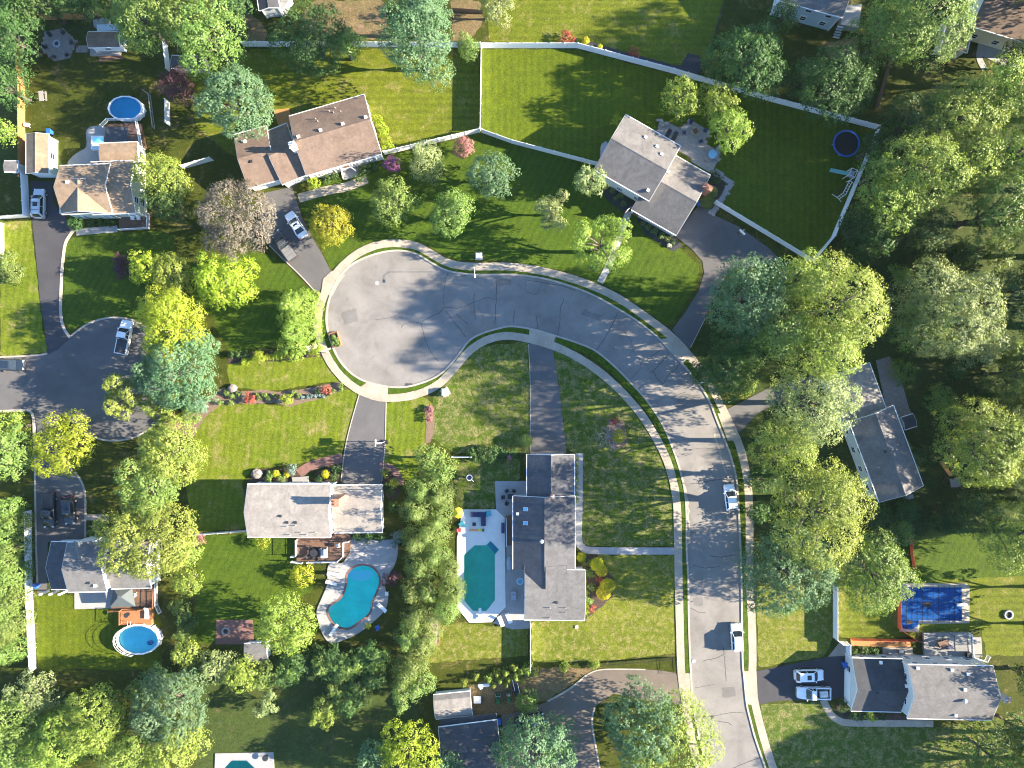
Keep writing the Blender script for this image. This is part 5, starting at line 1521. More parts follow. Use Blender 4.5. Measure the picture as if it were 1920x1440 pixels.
def car(x, y, dx, dy, label, body, kind='suv', sunroof=False, rack=False, L=None, cover=None):
    L = L or {'suv': 4.75, 'sedan': 4.8, 'pickup': 5.7}[kind]
    Wd = {'suv': 1.92, 'sedan': 1.84, 'pickup': 2.0}[kind]
    Hh = {'suv': 1.72, 'sedan': 1.46, 'pickup': 1.88}[kind]
    p = P(x, y, 0.9)
    root = thing('pickup_truck' if kind == 'pickup' else 'car', label, 'pickup truck' if kind == 'pickup' else 'car', (p.x, p.y, 0), None, math.atan2(-dy, dx))
    hl, hw = L / 2, Wd / 2
    belt = {'suv': 1.08, 'sedan': 0.93, 'pickup': 1.15}[kind]
    ORIG[root.name] = Vector((0, 0, 0))
    def add(m, nm, mt, par=root, smooth=False):
        o = m.build(nm, MAT[mt], par, smooth, None); return o
    # body: lofted sections (t along the length, half width, top)
    cab_end = -hl
    if kind == 'pickup': cab_end = -hl * 0.13
    st = [(hl, .70, .62), (hl - .12, .88, .80), (hl - .5, .97, belt - .16), (hl - 1.15, 1.0, belt - .06), (hl - 1.6, 1.0, belt)]
    if kind == 'pickup':
        st += [(0.0, 1.0, belt), (cab_end, 1.0, belt)]
    else:
        st += [(0, 1.0, belt), (-hl + 1.3, 1.0, belt), (-hl + .45, .97, belt + (.02 if kind == 'suv' else -.02)), (-hl + .1, .90, belt - .10), (-hl, .78, belt - .28)]
    m = MB(); vs = []; fs = []
    for (t, wf, top) in st:
        w_ = hw * wf
        vs += [(t, -w_ * .93, .28), (t, -w_, .55), (t, -w_ * .985, top - .12), (t, -w_ * .88, top), (t, -w_ * .45, top + .025), (t, w_ * .45, top + .025), (t, w_ * .88, top), (t, w_ * .985, top - .12), (t, w_, .55), (t, w_ * .93, .28)]
    k = 10
    for i in range(len(st) - 1):
        for j in range(k - 1):
            a = i * k + j; fs.append((a, a + k, a + k + 1, a + 1))
        fs.append((i * k, i * k + k - 1, i * k + 2 * k - 1, i * k + k))
    fs.append(tuple(range(k))); fs.append(tuple(reversed(range((len(st) - 1) * k, len(st) * k))))
    m.add(vs, fs); ob = add(m, 'body', body)
    bm = bmesh.new(); bm.from_mesh(ob.data); bmesh.ops.recalc_face_normals(bm, faces=bm.faces); bm.to_mesh(ob.data); bm.free()
    ob.data.polygons.foreach_set('use_smooth', [True] * len(ob.data.polygons))
    md = ob.modifiers.new('soft', 'EDGE_SPLIT'); md.split_angle = math.radians(38)
    # greenhouse
    if kind == 'suv': f0, f1, r1, r0 = hl - 1.28, hl - 2.05, -hl + .62, -hl + .22
    elif kind == 'sedan': f0, f1, r1, r0 = hl - 1.45, hl - 2.25, -hl + 1.55, -hl + .78
    else: f0, f1, r1, r0 = hl - 1.5, hl - 2.2, cab_end + .32, cab_end + .06
    wb, wt = hw * .90, hw * .72
    zb, zr = belt - .01, Hh
    B_ = [(f0, -wb, zb), (f0 + .12, -wb * .5, zb), (f0 + .12, wb * .5, zb), (f0, wb, zb), (r0, wb, zb), (r0 - .06, wb * .5, zb), (r0 - .06, -wb * .5, zb), (r0, -wb, zb)]
    T_ = [(f1, -wt, zr), (f1 + .09, -wt * .5, zr), (f1 + .09, wt * .5, zr), (f1, wt, zr), (r1, wt, zr), (r1 - .04, wt * .5, zr), (r1 - .04, -wt * .5, zr), (r1, -wt, zr)]
    gm = lambda idx: [B_[i] for i in idx] + [T_[i] for i in reversed(idx)]
    def pane(idx, nm):
        n_ = len(idx); v_ = [Vector(q) for q in gm(idx)]
        cx = sum(v_, Vector()) / len(v_)
        inn = [q + (cx - q).normalized() * .03 for q in v_]
        mm = MB(); mm.add(v_ + [q * .985 + Vector((0, 0, .012)) for q in v_], [tuple(range(len(v_))), tuple(reversed(range(len(v_), 2 * len(v_))))] + [(i, (i + 1) % len(v_), len(v_) + (i + 1) % len(v_), len(v_) + i) for i in range(len(v_))])
        return add(mm, nm, 'glass')
    pane([0, 1, 2, 3], 'windshield'); pane([4, 5, 6, 7], 'rear_window')
    pane([3, 4], 'side_window'); pane([7, 0], 'side_window')
    # roof panel, pillars
    rm = MB(); e = .05
    lo = [(q[0] + (e if i in (0, 1, 2, 3) else -e), q[1] * 1.06, zr - .03) for i, q in enumerate(T_)]
    hi = [(q[0] - (.12 if i in (0, 1, 2, 3) else -.12), q[1] * .9, zr + .055) for i, q in enumerate(T_)]
    rm.frustum(lo, hi); ro = add(rm, 'roof', body)
    bm = bmesh.new(); bm.from_mesh(ro.data); bmesh.ops.recalc_face_normals(bm, faces=bm.faces); bm.to_mesh(ro.data); bm.free()
    for i in (0, 3, 4, 7):
        wd = .045 if i in (0, 3) else (.16 if kind == 'suv' else .09)
        add(MB().tube([B_[i], T_[i]], wd, 6), 'pillar', body)
    if kind != 'pickup' or True:
        mid = (f0 + r0) / 2 - .1
        for s in (-1, 1): add(MB().tube([(mid, s * wb * 1.01, zb), (mid, s * wt * 1.02, zr)], .045, 5), 'pillar', body)
    if sunroof:
        add(MB().box(((f1 + r1) / 2 + (f1 - r1) * .16, 0, zr + .06), (f1 - r1) * .32, wt * 1.15, .03), 'sunroof', 'glass')
    if rack:
        for s in (-1, 1): add(MB().box(((f1 + r1) / 2, s * wt * .93, zr + .09), (f1 - r1) * .95, .05, .06), 'roof_rail', 'metal_grey')
        for q in (.25, .75): add(MB().box((f1 + (r1 - f1) * q, 0, zr + .12), .06, wt * 1.9, .04), 'cross_bar', 'black_metal')
    if kind == 'pickup':
        # bed: sides, tailgate, floor
        L0, L1 = cab_end, -hl
        for s in (-1, 1): add(MB().box(((L0 + L1) / 2, s * (hw - .09), (.35 + belt) / 2), L0 - L1, .17, belt - .35), 'bed_side', body)
        add(MB().box((L1 + .06, 0, (.5 + belt) / 2), .12, Wd - .36, belt - .5), 'tailgate', body)
        add(MB().box(((L0 + L1) / 2, 0, .62), L0 - L1 - .1, Wd - .36, .08), 'bed_floor', 'bed_liner')
        if cover:
            nseg = 3 if cover == 'tonneau_grey' else 1
            for i in range(nseg):
                a_ = L0 - .08 + (L1 - L0 + .2) * i / nseg; b_ = L0 - .08 + (L1 - L0 + .2) * (i + 1) / nseg
                add(MB().box(((a_ + b_) / 2, 0, belt + .02), abs(a_ - b_) - .04, Wd - .3, .06), 'bed_cover', cover)
        else:
            ORIG[root.name] = Vector((0, 0, 0))
            add(MB().box(((L0 + L1) / 2 - .1, .12, .86), 1.3, 1.0, .4, .1).ball(((L0 + L1) / 2 - .2, .2, 1.1), .4, .35, .25), 'load', 'concrete_pale')
    rw = .36 if kind != 'sedan' else .33
    for fx in (hl - .92, -hl + (.95 if kind != 'pickup' else 1.15)):
        for s in (-1, 1):
            w1 = MB(); a = Vector((fx, s * (hw - .19), rw)); b = Vector((fx, s * (hw + .02), rw))
            w1.tube([a, b], rw, 14); to = add(w1, 'wheel', 'tyre')
            w2 = MB(); w2.tube([b - Vector((0, s * .05, 0)), b + Vector((0, s * .012, 0))], rw * .6, 10); w2o = w2.build('rim', MAT['rim_metal'], to)
    for s in (-1, 1):
        add(MB().box((hl - .2, s * hw * .66, belt - .27), .2, .36, .11, -s * .42), 'headlight', 'lamp_clear')
        add(MB().box((-hl + .07, s * hw * .72, belt - .22), .14, .34, .2, s * .3), 'taillight', 'lamp_red')
        add(MB().box((f0 - .12, s * (hw + .1), belt + .03), .14, .2, .14, s * .2), 'mirror', body)
    add(MB().box((hl - .03, 0, .52), .08, Wd * .62, .26), 'grille', 'black_metal')
    return root
car(72, 381, 0.02, -1, 'silver estate car with a roof rack parked beside the white fence', 'car_silver', 'suv', True, True, 5.0)
car(554, 421, -30, -46, 'white saloon with a dark sunroof on the brown driveway', 'car_white', 'sedan', True)
car(532, 460, -34, -48, 'dark pickup with a ribbed grey bed cover under the bronze tree', 'car_grey', 'pickup', cover='tonneau_grey')
car(232, 632, 11, -55, 'white pickup with a black bed cover in the lane turning circle', 'car_white', 'pickup', cover='tonneau', L=5.8)
car(19, 684, 1, 0.02, 'dark blue estate car on the lane at the left edge', 'car_blue', 'suv', L=4.6)
car(91, 957, 0.02, 1, 'black pickup beside another black car in the bottom left driveway', 'car_black', 'pickup', cover='tonneau', L=5.9)
car(129, 957, 0.08, 1, 'black estate car with sun glints in the bottom left driveway', 'car_black', 'suv', True)
car(1370, 933, -6, -48, 'white car parked against the right kerb under the tree shade', 'car_white', 'suv', L=4.5)
car(1382, 1196, -2, -48, 'white car parked in full sun casting a long shadow over the street', 'car_white', 'suv')
car(1518, 1267, 1, -0.02, 'white car with a dark sunroof in the dark driveway', 'car_white', 'suv', True, L=4.9)
car(1526, 1300, -1, -0.02, 'white pickup with a loaded open bed in the dark driveway', 'car_white', 'pickup', L=5.6)
car(993, 1352, 1, -0.22, 'black car half hidden by the bluish tree at the bottom', 'car_black', 'suv', L=5.2)

# ------------------------------------------------------------------ street furniture
def lamp(x, y, ax, ay, label):
    p = P(x, y); r = thing('street_lamp', label, 'street lamp', (p.x, p.y, 0), 'street lamps')
    MB().tube([(p.x, p.y, 0), (p.x, p.y, 5.6)], [.055, .035], 8).build('pole', MAT['metal_grey'], r)
    d = Vector((ax, -ay, 0)).normalized()
    q = Vector((p.x, p.y, 5.5)); MB().tube([q, q + d * .6 + Vector((0, 0, .35)), q + d * 1.3 + Vector((0, 0, .4))], .025, 6).build('arm', MAT['trim_white'], r)
    e = q + d * 1.55 + Vector((0, 0, .38)); MB().box(e, .55, .2, .1, math.atan2(d.y, d.x)).build('lamp_head', MAT['trim_white'], r)
lamp(892, 510, .1, 1, 'white street lamp on the verge above the turning circle')
lamp(1316, 712, -1, .3, 'white street lamp at the outside of the street bend')
lamp(617, 661, .9, -.2, 'white street lamp by the flower hedge at the left of the turning circle')
def box_thing(name, label, cat, x, y, sx, sy, sz, mat, rz=0, lid=True):
    p = P(x, y); r = thing(name, label, cat, (p.x, p.y, 0))
    MB().box((p.x, p.y, sz / 2), sx, sy, sz, rz).build('body', MAT[mat], r)
    if lid: MB().frustum([(p.x + a * (sx / 2 + .05), p.y + b * (sy / 2 + .05), sz) for a, b in ((-1, -1), (1, -1), (1, 1), (-1, 1))], [(p.x + a * (sx / 2 - .05), p.y + b * (sy / 2 - .05), sz + .1) for a, b in ((-1, -1), (1, -1), (1, 1), (-1, 1))]).build('lid', MAT[mat], r)
    MB().box((p.x, p.y, .04), sx + .3, sy + .3, .08, rz).build('pad', MAT['concrete_grey'], r)
    return r
plain('box_green', (0.33, 0.38, 0.30), .5); plain('bin_blue', (0.02, 0.10, 0.42), .5); plain('seat_navy', (0.035, 0.04, 0.10), .7); plain('fabric_grey', (.28, .32, .38), .8)
plain('teal', (0.05, .33, .36), .6); plain('float_orange', (.7, .3, .12), .5); plain('yellow_cloth', (.72, .58, .02), .6); plain('green_paint', (.02, .14, .04), .4); plain('red_cloth', (.4, .05, .05), .7)
box_thing('utility_box', 'pale utility box on a pad on the lawn above the street', 'utility box', 898, 481, .95, .9, .9, 'wall_grey')
box_thing('utility_box', 'greenish utility box beside the pavement below the turning circle', 'utility box', 835, 735, 1.1, 1.1, .9, 'box_green', .5)
def bin_(x, y, label):
    p = P(x, y); r = thing('wheeled_bin', label, 'bin', (p.x, p.y, 0))
    MB().frustum([(p.x + a * .25, p.y + b * .3, .05) for a, b in ((-1, -1), (1, -1), (1, 1), (-1, 1))], [(p.x + a * .3, p.y + b * .38, 1.05) for a, b in ((-1, -1), (1, -1), (1, 1), (-1, 1))]).build('body', MAT['bin_blue'], r)
    MB().box((p.x, p.y, 1.09), .66, .84, .08).build('lid', MAT['bin_blue'], r)
    for s in (-.28, .28): MB().tube([(p.x + s - .03, p.y - .3, .12), (p.x + s + .03, p.y - .3, .12)], .12, 8).build('wheel', MAT['tyre'], r)
bin_(1309, 384, 'blue bin beside the grey-roofed house and the round bushes')
bin_(1580, 1243, 'blue bin beside the garage of the lower right house')
bin_(936, 1349, 'blue bin beside the dark-roofed house at the bottom')
bin_(73, 1096, 'blue bin beside the bottom left house')
bin_(98, 250, 'blue bin behind the narrow tan-roofed garage')
# raised planter in the turning circle
c = P(626, 637); pl = thing('planter_box', 'square orange timber planter standing in the turning circle', 'planter', (c.x, c.y, 0))
q = [P(617, 626, .3).to_2d(), P(632, 622, .3).to_2d(), P(640, 647, .3).to_2d(), P(626, 651, .3).to_2d()]
for i in range(4):
    a, b = q[i], q[(i + 1) % 4]; m = (a + b) / 2; d = b - a
    MB().box((m.x, m.y, .28), d.length + .1, .14, .5, math.atan2(d.y, d.x)).build('plank', MAT['wood_cedar'], pl)
MB().prism(q, .03, .4).build('soil', MAT['mulch'], pl)
for x_, y_ in ((625, 632), (631, 640), (624, 643), (633, 646), (628, 636)): tree(x_, y_, 4.5, .9, 'shrub', 'small green plant growing in the orange timber planter', 'planter plants', 'plant', 'plant')

def hoop(x, y, ax, ay, label):
    p = P(x, y); r = thing('basketball_hoop', label, 'basketball hoop', (p.x, p.y, 0))
    d = Vector((ax, -ay, 0)).normalized(); rz = math.atan2(d.y, d.x)
    MB().box((p.x, p.y, .12), .9, .7, .22, rz).build('base', MAT['black_metal'], r)
    MB().tube([(p.x, p.y, .1), Vector((p.x, p.y, 2.6)) + d * .1, Vector((p.x, p.y, 3.2)) + d * .9], .06, 6).build('pole', MAT['metal_grey'], r)
    b = Vector((p.x, p.y, 3.4)) + d * .95; MB().box(b, .05, 1.15, .8, rz).build('backboard', MAT['trim_white'], r)
    MB().ring(b + d * .28 - Vector((0, 0, .3)), .21, .24, 0, .03, 14).build('ring', MAT['float_orange'], r)
hoop(1387, 436, -1, 1, 'basketball hoop at the edge of the grey driveway by the white fence')
hoop(722, 828, -1, 0, 'white basketball hoop beside the driveway of the light grey house')

# ------------------------------------------------------------------ garden furniture
def chair_proto():
    r = thing('garden_chair', 'x', 'chair', (0, 0, 0)); ORIG[r.name] = Vector()
    MB().box((0, 0, .42), .55, .55, .07).build('seat', MAT['seat_navy'], r)
    MB().box((-.28, 0, .72), .08, .55, .55, 0, 0, -.2).build('backrest', MAT['seat_navy'], r)
    for s in (-1, 1): MB().box((0, s * .29, .6), .5, .06, .05).build('armrest', MAT['seat_navy'], r)
    for a in (-1, 1):
        for b in (-1, 1): MB().box((a * .23, b * .24, .2), .05, .05, .4).build('leg', MAT['seat_navy'], r)
    return r
def recolor(r, mat):
    for ch in r.children:
        ch.data = SHARED.setdefault(('rc', ch.data.name.split('.')[0], ch.data.name, mat), None) or _rc(ch, mat)
def _rc(ch, mat):
    me = ch.data.copy(); me.materials.clear(); me.materials.append(MAT[mat]); SHARED[('rc', ch.data.name.split('.')[0], ch.data.name, mat)] = me
    return me
CH = chair_proto(); ch_used = [False]
def chair(x, y, face, label, group, mat=None, z=0.0):
    p = P(x, y, z + .4); loc = (p.x, p.y, z); rz = math.radians(face)
    if not ch_used[0]:
        o = CH; o.location = loc; o.rotation_euler = (0, 0, rz); o['label'] = label; o['group'] = group; ch_used[0] = True
    else: o = dup(CH, loc, rz, label, group)
    if mat: recolor(o, mat)
    return o
def ring_of(cx, cy, r, n, label, group, a0=0, mat=None, z=0.0, skip=()):
    for i in range(n):
        if i in skip: continue
        t = a0 + 360 * i / n
        chair(cx + r * math.cos(math.radians(t)), cy - r * math.sin(math.radians(t)), t + 180, label, group, mat, z)
for x_, y_, f_ in ((1295, 230, 250), (1283, 249, 10), (1322, 245, 170), (1314, 265, 110)):
    chair(x_, y_, f_, 'navy garden chair facing the square fire pit on the flagstone patio', 'chairs round the square fire pit', None, .07)
for k_, w_ in enumerate(('at the right side', 'at the upper right', 'at the upper left', 'at the left side', 'at the lower left', 'at the lower right')):
    a_ = 10 + 60 * k_
    chair(110 + 24 * math.cos(math.radians(a_)), 84 - 24 * math.sin(math.radians(a_)), a_ + 180, 'dark garden chair ' + w_ + ' of the hexagonal patio', 'chairs on the hexagonal patio', 'black_metal', .06)
chair(249, 409, 270, 'left one of two white chairs on the porch of the tan-roofed house', 'white porch chairs', 'trim_white', .5)
chair(260, 409, 270, 'right one of two white chairs on the porch of the tan-roofed house', 'white porch chairs', 'trim_white', .5)
chair(52, 235, 0, 'white chair standing against the orange wooden fence', 'garden chairs', 'trim_white')
chair(725, 1113, 180, 'white chair on the right side of the kidney pool deck', 'garden chairs', 'trim_white', .14)
chair(708, 1176, 120, 'blue chair below the kidney pool', 'garden chairs', 'bin_blue')
chair(861, 994, 0, 'red cushioned chair on the left side of the pale pool deck', 'garden chairs', 'red_cloth', .14)
chair(634, 1023, 200, 'pale chair at the right end of the brown deck', 'garden chairs', 'trim_white', .7)
chair(252, 1115, 180, 'white armchair next to the grey garden canopy', 'garden chairs', 'trim_white', .55)
def table(x, y, r, label, mat='black_metal', z=0, h=.72, square=False):
    p = P(x, y, z + h); t = thing('garden_table', label, 'table', (p.x, p.y, z))
    ORIG[t.name] = Vector((p.x, p.y, 0)); t.location = (p.x, p.y, 0)
    m = MB()
    if square: m.box((p.x, p.y, z + h), r * 2, r * 1.5, .05)
    else: m.cyl((p.x, p.y, z + h - .03), r, .05, 18)
    m.build('table_top', MAT[mat], t)
    MB().cyl((p.x, p.y, z), .3, .05, 10).build('foot', MAT['black_metal'], t)
    MB().cyl((p.x, p.y, z + .04), .05, h - .06, 8).build('stem', MAT['black_metal'], t)
table(1336, 289, .75, 'round pale green glass table on the flagstone patio', 'skylight_blue', .07)
ring_of(1336, 289, 14, 4, 'pale chair at the round glass table on the flagstone patio', 'chairs at the round glass table', 45, 'concrete_grey', .07)
table(588, 1037, .65, 'round dark table on the brown deck', 'black_metal', .7)
ring_of(588, 1037, 11, 4, 'dark chair at the round table on the brown deck', 'chairs at the round deck table', 30, 'black_metal', .7)
table(958, 931, .55, 'dark table on the grey patio beside the long dark-roofed house', 'black_metal', .08, square=True)
ring_of(957, 932, 13, 6, 'dark chair at the table on the grey patio', 'chairs at the grey patio table', 0, 'black_metal', .08, (0,))
table(497, 1422, .5, 'round dark table at the teal pool cut by the bottom edge', 'black_metal', .14)
table(236, 1154, .4, 'small dark round table on the lower cedar deck', 'black_metal', .95)
def lounger(x, y, dx, dy, label, mat='fabric_grey', frame='black_metal', z=0, group='sun loungers'):
    p = P(x, y, z + .3); r = thing('sun_lounger', label, 'sun lounger', (p.x, p.y, z), group, math.atan2(-dy, dx)); ORIG[r.name] = Vector()
    MB().box((.25, 0, .32), 1.35, .62, .07).build('seat', MAT[mat], r)
    MB().box((-.68, 0, .5), .7, .62, .07, 0, 0, .55).build('backrest', MAT[mat], r)
    for s in (-1, 1):
        MB().box((0, s * .33, .27), 1.9, .05, .06).build('side_rail', MAT[frame], r)
        for a in (-.75, .8): MB().box((a, s * .3, .13), .05, .05, .26).build('leg', MAT[frame], r)
lounger(625, 1076, 1, .2, 'grey lounger on the kidney pool deck nearest the brown deck', z=.14)
lounger(622, 1093, 1, .35, 'cream lounger on the left side of the kidney pool deck', 'concrete_pale', z=.14)
lounger(716, 1139, -.6, -.5, 'white lounger on the right side of the kidney pool deck', 'trim_white', z=.14)
lounger(939, 1165, .4, 1, 'left one of two white loungers below the octagonal pool', 'trim_white', 'trim_white', .08)
lounger(954, 1159, .4, 1, 'right one of two white loungers below the octagonal pool', 'trim_white', 'trim_white', .08)
lounger(1252, 253, -.5, 1, 'left one of two dark loungers by the wall on the flagstone patio', 'black_metal', 'black_metal', .07)
lounger(1264, 258, -.5, 1, 'right one of two dark loungers by the wall on the flagstone patio', 'black_metal', 'black_metal', .07)
lounger(275, 1150, 0, 1, 'white lounger on the lower cedar deck above the cyan pool', 'trim_white', 'trim_white', .95)
# dark corner sofa, fire table, floats on the pale deck
def simple(name, label, cat, parts):
    p0 = parts[0][2]; r = thing(name, label, cat, (p0[0], p0[1], 0))
    for nm, mt, c, s, rz in parts: MB().box(c, s[0], s[1], s[2], rz).build(nm, MAT[mt], r)
    return r
def q3(x, y, z): v = P(x, y, z); return (v.x, v.y, z)
simple('garden_sofa', 'dark L-shaped garden sofa on the pale pool deck', 'sofa', [('seat', 'seat_navy', q3(897, 965, .36), (2.6, .75, .45), 0), ('seat', 'seat_navy', q3(906, 977, .36), (.75, 1.6, .45), 0), ('backrest', 'seat_navy', q3(897, 961, .7), (2.7, .16, .4), 0), ('backrest', 'seat_navy', q3(910, 977, .7), (.16, 1.6, .4), 0)])
simple('fire_table', 'small dark fire table on the pale pool deck', 'fire table', [('body', 'black_metal', q3(889, 983, .35), (.5, .5, .42), 0), ('top', 'black_metal', q3(889, 983, .58), (.6, .6, .05), 0)])
simple('pool_float', 'long orange and green pool float lying on the pale deck', 'pool float', [('float', 'float_orange', q3(888, 994, .22), (1.5, .28, .16), 0), ('float', 'yellow_cloth', q3(899, 994, .22), (.55, .28, .16), 0), ('float', 'green_paint', q3(906, 994, .22), (.35, .45, .2), 0)])
simple('cushion', 'teal cushion heap beside the dark garden sofa', 'cushion', [('cushion', 'teal', q3(915, 963, .3), (1.0, .9, .35), .3), ('cushion', 'teal', q3(864, 982, .25), (.8, .5, .25), .6)][:1])
simple('cushion', 'teal cushion at the left side of the pale pool deck', 'cushion', [('cushion', 'teal', q3(865, 982, .25), (.9, .5, .25), .6), ('pillow', 'teal', q3(871, 986, .25), (.4, .4, .2), .2)])
simple('storage_bench', 'dark storage bench beside the brown steps of the long house', 'storage bench', [('box', 'fabric_grey', q3(943, 990, .35), (.5, 1.7, .5), 0), ('lid', 'seat_navy', q3(943, 990, .63), (.56, 1.76, .06), 0)])
simple('barbecue', 'covered grey barbecue with a red badge on the grey patio', 'barbecue', [('cabinet', 'fabric_grey', q3(963, 1116, .5), (.9, 1.3, .9), 0), ('hood', 'fabric_grey', q3(963, 1116, 1.05), (.7, 1.1, .25), 0), ('badge', 'red_cloth', q3(963, 1115, 1.19), (.3, .18, .02), .4)])
simple('barbecue', 'steel barbecue in the middle of the brown deck', 'barbecue', [('cabinet', 'metal_grey', q3(608, 1036, 1.1), (1.0, 1.7, .8), 0), ('hood', 'metal_grey', q3(610, 1036, 1.6), (.55, 1.1, .25), 0), ('shelf', 'black_metal', q3(608, 1029, 1.52), (.8, .35, .04), 0)])
simple('hot_tub', 'white hot tub with turquoise water beside the brown deck', 'hot tub', [('shell', 'trim_white', q3(185, 269, .45), (2.1, 2.3, .85), 0), ('water', 'liner_cyan', q3(185, 263, .9), (1.7, .9, .04), 0), ('cover', 'wall_blue', q3(184, 275, .93), (2.0, 1.1, .1), 0)])
simple('picnic_bench', 'white picnic bench on the lawn near the orange fence', 'bench', [('table_top', 'deck_pale', q3(77, 180, .72), (.75, 1.7, .06), .1), ('seat', 'deck_pale', q3(86, 180, .42), (.28, 1.6, .05), .1), ('leg', 'deck_pale', q3(77, 174, .36), (.9, .08, .7), .1), ('leg', 'deck_pale', q3(77, 186, .36), (.9, .08, .7), .1)])
simple('white_board', 'white square panel lying on the dirt beside the barn-shaped shed', 'panel', [('panel', 'trim_white', q3(895, 1312, .5), (1.2, 1.2, .08), 0), ('trestle', 'wood_brown', q3(895, 1308, .23), (1.0, .1, .45), 0), ('trestle', 'wood_brown', q3(895, 1316, .23), (1.0, .1, .45), 0)])
simple('tarpaulin', 'pale blue tarpaulin heap by the small evergreens at the bottom', 'tarpaulin', [('sheet', 'wall_blue', q3(907, 1285, .15), (1.9, .5, .25), .1), ('fold', 'wall_blue', q3(902, 1289, .2), (.5, .5, .3), .4)])
simple('sand_box', 'pale wooden board path beside the evergreen screen', 'board', [('board', 'concrete', q3(815, 1184, .06), (1.6, 4.6, .1), -.05), ('edge', 'wood_cedar', q3(824, 1184, .1), (.12, 4.6, .18), -.05)])
simple('trailer', 'dark flat trailer with two white rails beside the brown driveway', 'trailer', [('bed', 'black_metal', q3(968, 1290, .5), (.95, 2.4, .12), .22), ('rail', 'trim_white', q3(963, 1285, .9), (.08, 1.8, .08), .22), ('rail', 'trim_white', q3(973, 1293, .9), (.08, 2.2, .08), .22), ('wheel', 'tyre', q3(962, 1290, .25), (.2, .5, .5), .22), ('wheel', 'tyre', q3(974, 1292, .25), (.2, .5, .5), .22)])
def mower(x, y, label, seat):
    p = P(x, y); r = thing('lawn_tractor', label, 'lawn tractor', (p.x, p.y, 0))
    MB().box((p.x, p.y - .5, .6), .55, .9, .4).frustum([(p.x + a * .27, p.y - .5 + b * .45, .8) for a, b in ((-1, -1), (1, -1), (1, 1), (-1, 1))], [(p.x + a * .2, p.y - .45 + b * .3, .95) for a, b in ((-1, -1), (1, -1), (1, 1), (-1, 1))]).build('hood', MAT['green_paint'], r)
    MB().box((p.x, p.y + .3, .42), .7, .9, .2).build('chassis', MAT['green_paint'], r)
    MB().box((p.x, p.y + .35, .68), .42, .4, .12).box((p.x, p.y + .55, .88), .42, .1, .35).build('seat', MAT[seat], r)
    MB().ring((p.x, p.y + .02, .9), .13, .17, 0, .03, 10).build('steering_wheel', MAT['black_metal'], r)
    for a in (-1, 1):
        MB().tube([(p.x + a * .36 - .1, p.y + .5, .3), (p.x + a * .36 + .1, p.y + .5, .3)], .3, 12).build('wheel', MAT['tyre'], r)
        MB().tube([(p.x + a * .32 - .07, p.y - .65, .2), (p.x + a * .32 + .07, p.y - .65, .2)], .2, 10).build('wheel', MAT['tyre'], r)
    MB().tube([(p.x - .4, p.y + .7, .4), (p.x - .4, p.y + .75, 1.6), (p.x + .4, p.y + .75, 1.6), (p.x + .4, p.y + .7, .4)], .035, 6).build('roll_bar', MAT['metal_grey'], r)
mower(934, 1306, 'green lawn tractor with a bare roll bar beside the white panel', 'black_metal')
mower(954, 1304, 'green lawn tractor with a pale seat beside the dark trailer', 'float_orange')
# fire pits and rings
def fire_ring(x, y, r, label, mat='concrete_grey', n=12, z0=0.0):
    p = P(x, y); t = thing('fire_ring', label, 'fire pit', (p.x, p.y, 0))
    for k in range(n):
        a = 2 * math.pi * k / n
        MB().box((p.x + r * math.cos(a), p.y + r * math.sin(a), z0 + .16), .24, 2 * math.pi * r / n * .94, .3 + rnd.uniform(-.02, .02), a).build('stone', MAT[mat], t)
    MB().cyl((p.x, p.y, z0 + .01), r - .1, .08, 14).build('ash', MAT['mulch'], t)
fire_ring(424, 1183, .55, 'ring of grey stones on the brick circle')
fire_ring(1890, 1152, .65, 'ring of dark stones on the right hand lawn', 'fabric_grey')
fire_ring(108, 83, .5, 'stone fire ring at the centre of the hexagonal patio', 'fabric_grey', 12, .06)
c = P(1303, 247); fp = thing('fire_pit', 'square stone fire pit on the flagstone patio', 'fire pit', (c.x, c.y, 0))
for i in range(4):
    a = math.radians(30 + 90 * i); MB().box((c.x + .55 * math.cos(a), c.y + .55 * math.sin(a), .25), .22, 1.3, .45, a).build('wall_stone', MAT['concrete'], fp)
MB().box((c.x, c.y, .2), .85, .85, .2, math.radians(30)).build('hearth', MAT['paver_red'], fp)

# hexagonal patio, flagstone patio of separate joined stones
def paved(name, poly, size, mat, z, ang, seed, bed='mulch_tan'):
    base = slab(name, PX(poly), 0, z - .02, MAT[bed]); r = random.Random(seed)
    pw = [Vector(p) for p in PX(poly)]
    def inside(q):
        c_ = False
        for i in range(len(pw)):
            a, b = pw[i], pw[i - 1]
            if (a.y > q.y) != (b.y > q.y) and q.x < (b.x - a.x) * (q.y - a.y) / (b.y - a.y) + a.x: c_ = not c_
        return c_
    ca, sa = math.cos(ang), math.sin(ang); m = MB()
    cx = sum((p for p in pw), Vector((0, 0))) / len(pw); R0 = max((p - cx).length for p in pw)
    n_ = int(R0 / size) + 1
    for i in range(-n_, n_ + 1):
        off = r.uniform(0, size); j = -R0
        while j < R0:
            wd = size * r.choice((.8, 1.2, 1.6))
            u_ = j + wd / 2 + off; v_ = i * size
            q = Vector((cx.x + u_ * ca - v_ * sa, cx.y + u_ * sa + v_ * ca))
            if inside(q): m.box((q.x, q.y, z - .02 + r.uniform(0, .012)), wd - .025, size - .025, .05, ang)
            j += wd
    o = m.build('flagstones', MAT[mat], base); o['kind'] = 'stuff'
paved('patio', [(1229, 246), (1240, 228), (1258, 233), (1277, 239), (1292, 225), (1333, 246), (1322, 268), (1353, 288), (1333, 326), (1285, 292), (1268, 282)], .55, 'paver_grey', .07, math.radians(-30), 3)
paved('patio', [(110 + 35 * math.cos(math.radians(60 * i + 12)), 84 - 31 * math.sin(math.radians(60 * i + 12))) for i in range(6)], .4, 'paver', .06, .2, 4)
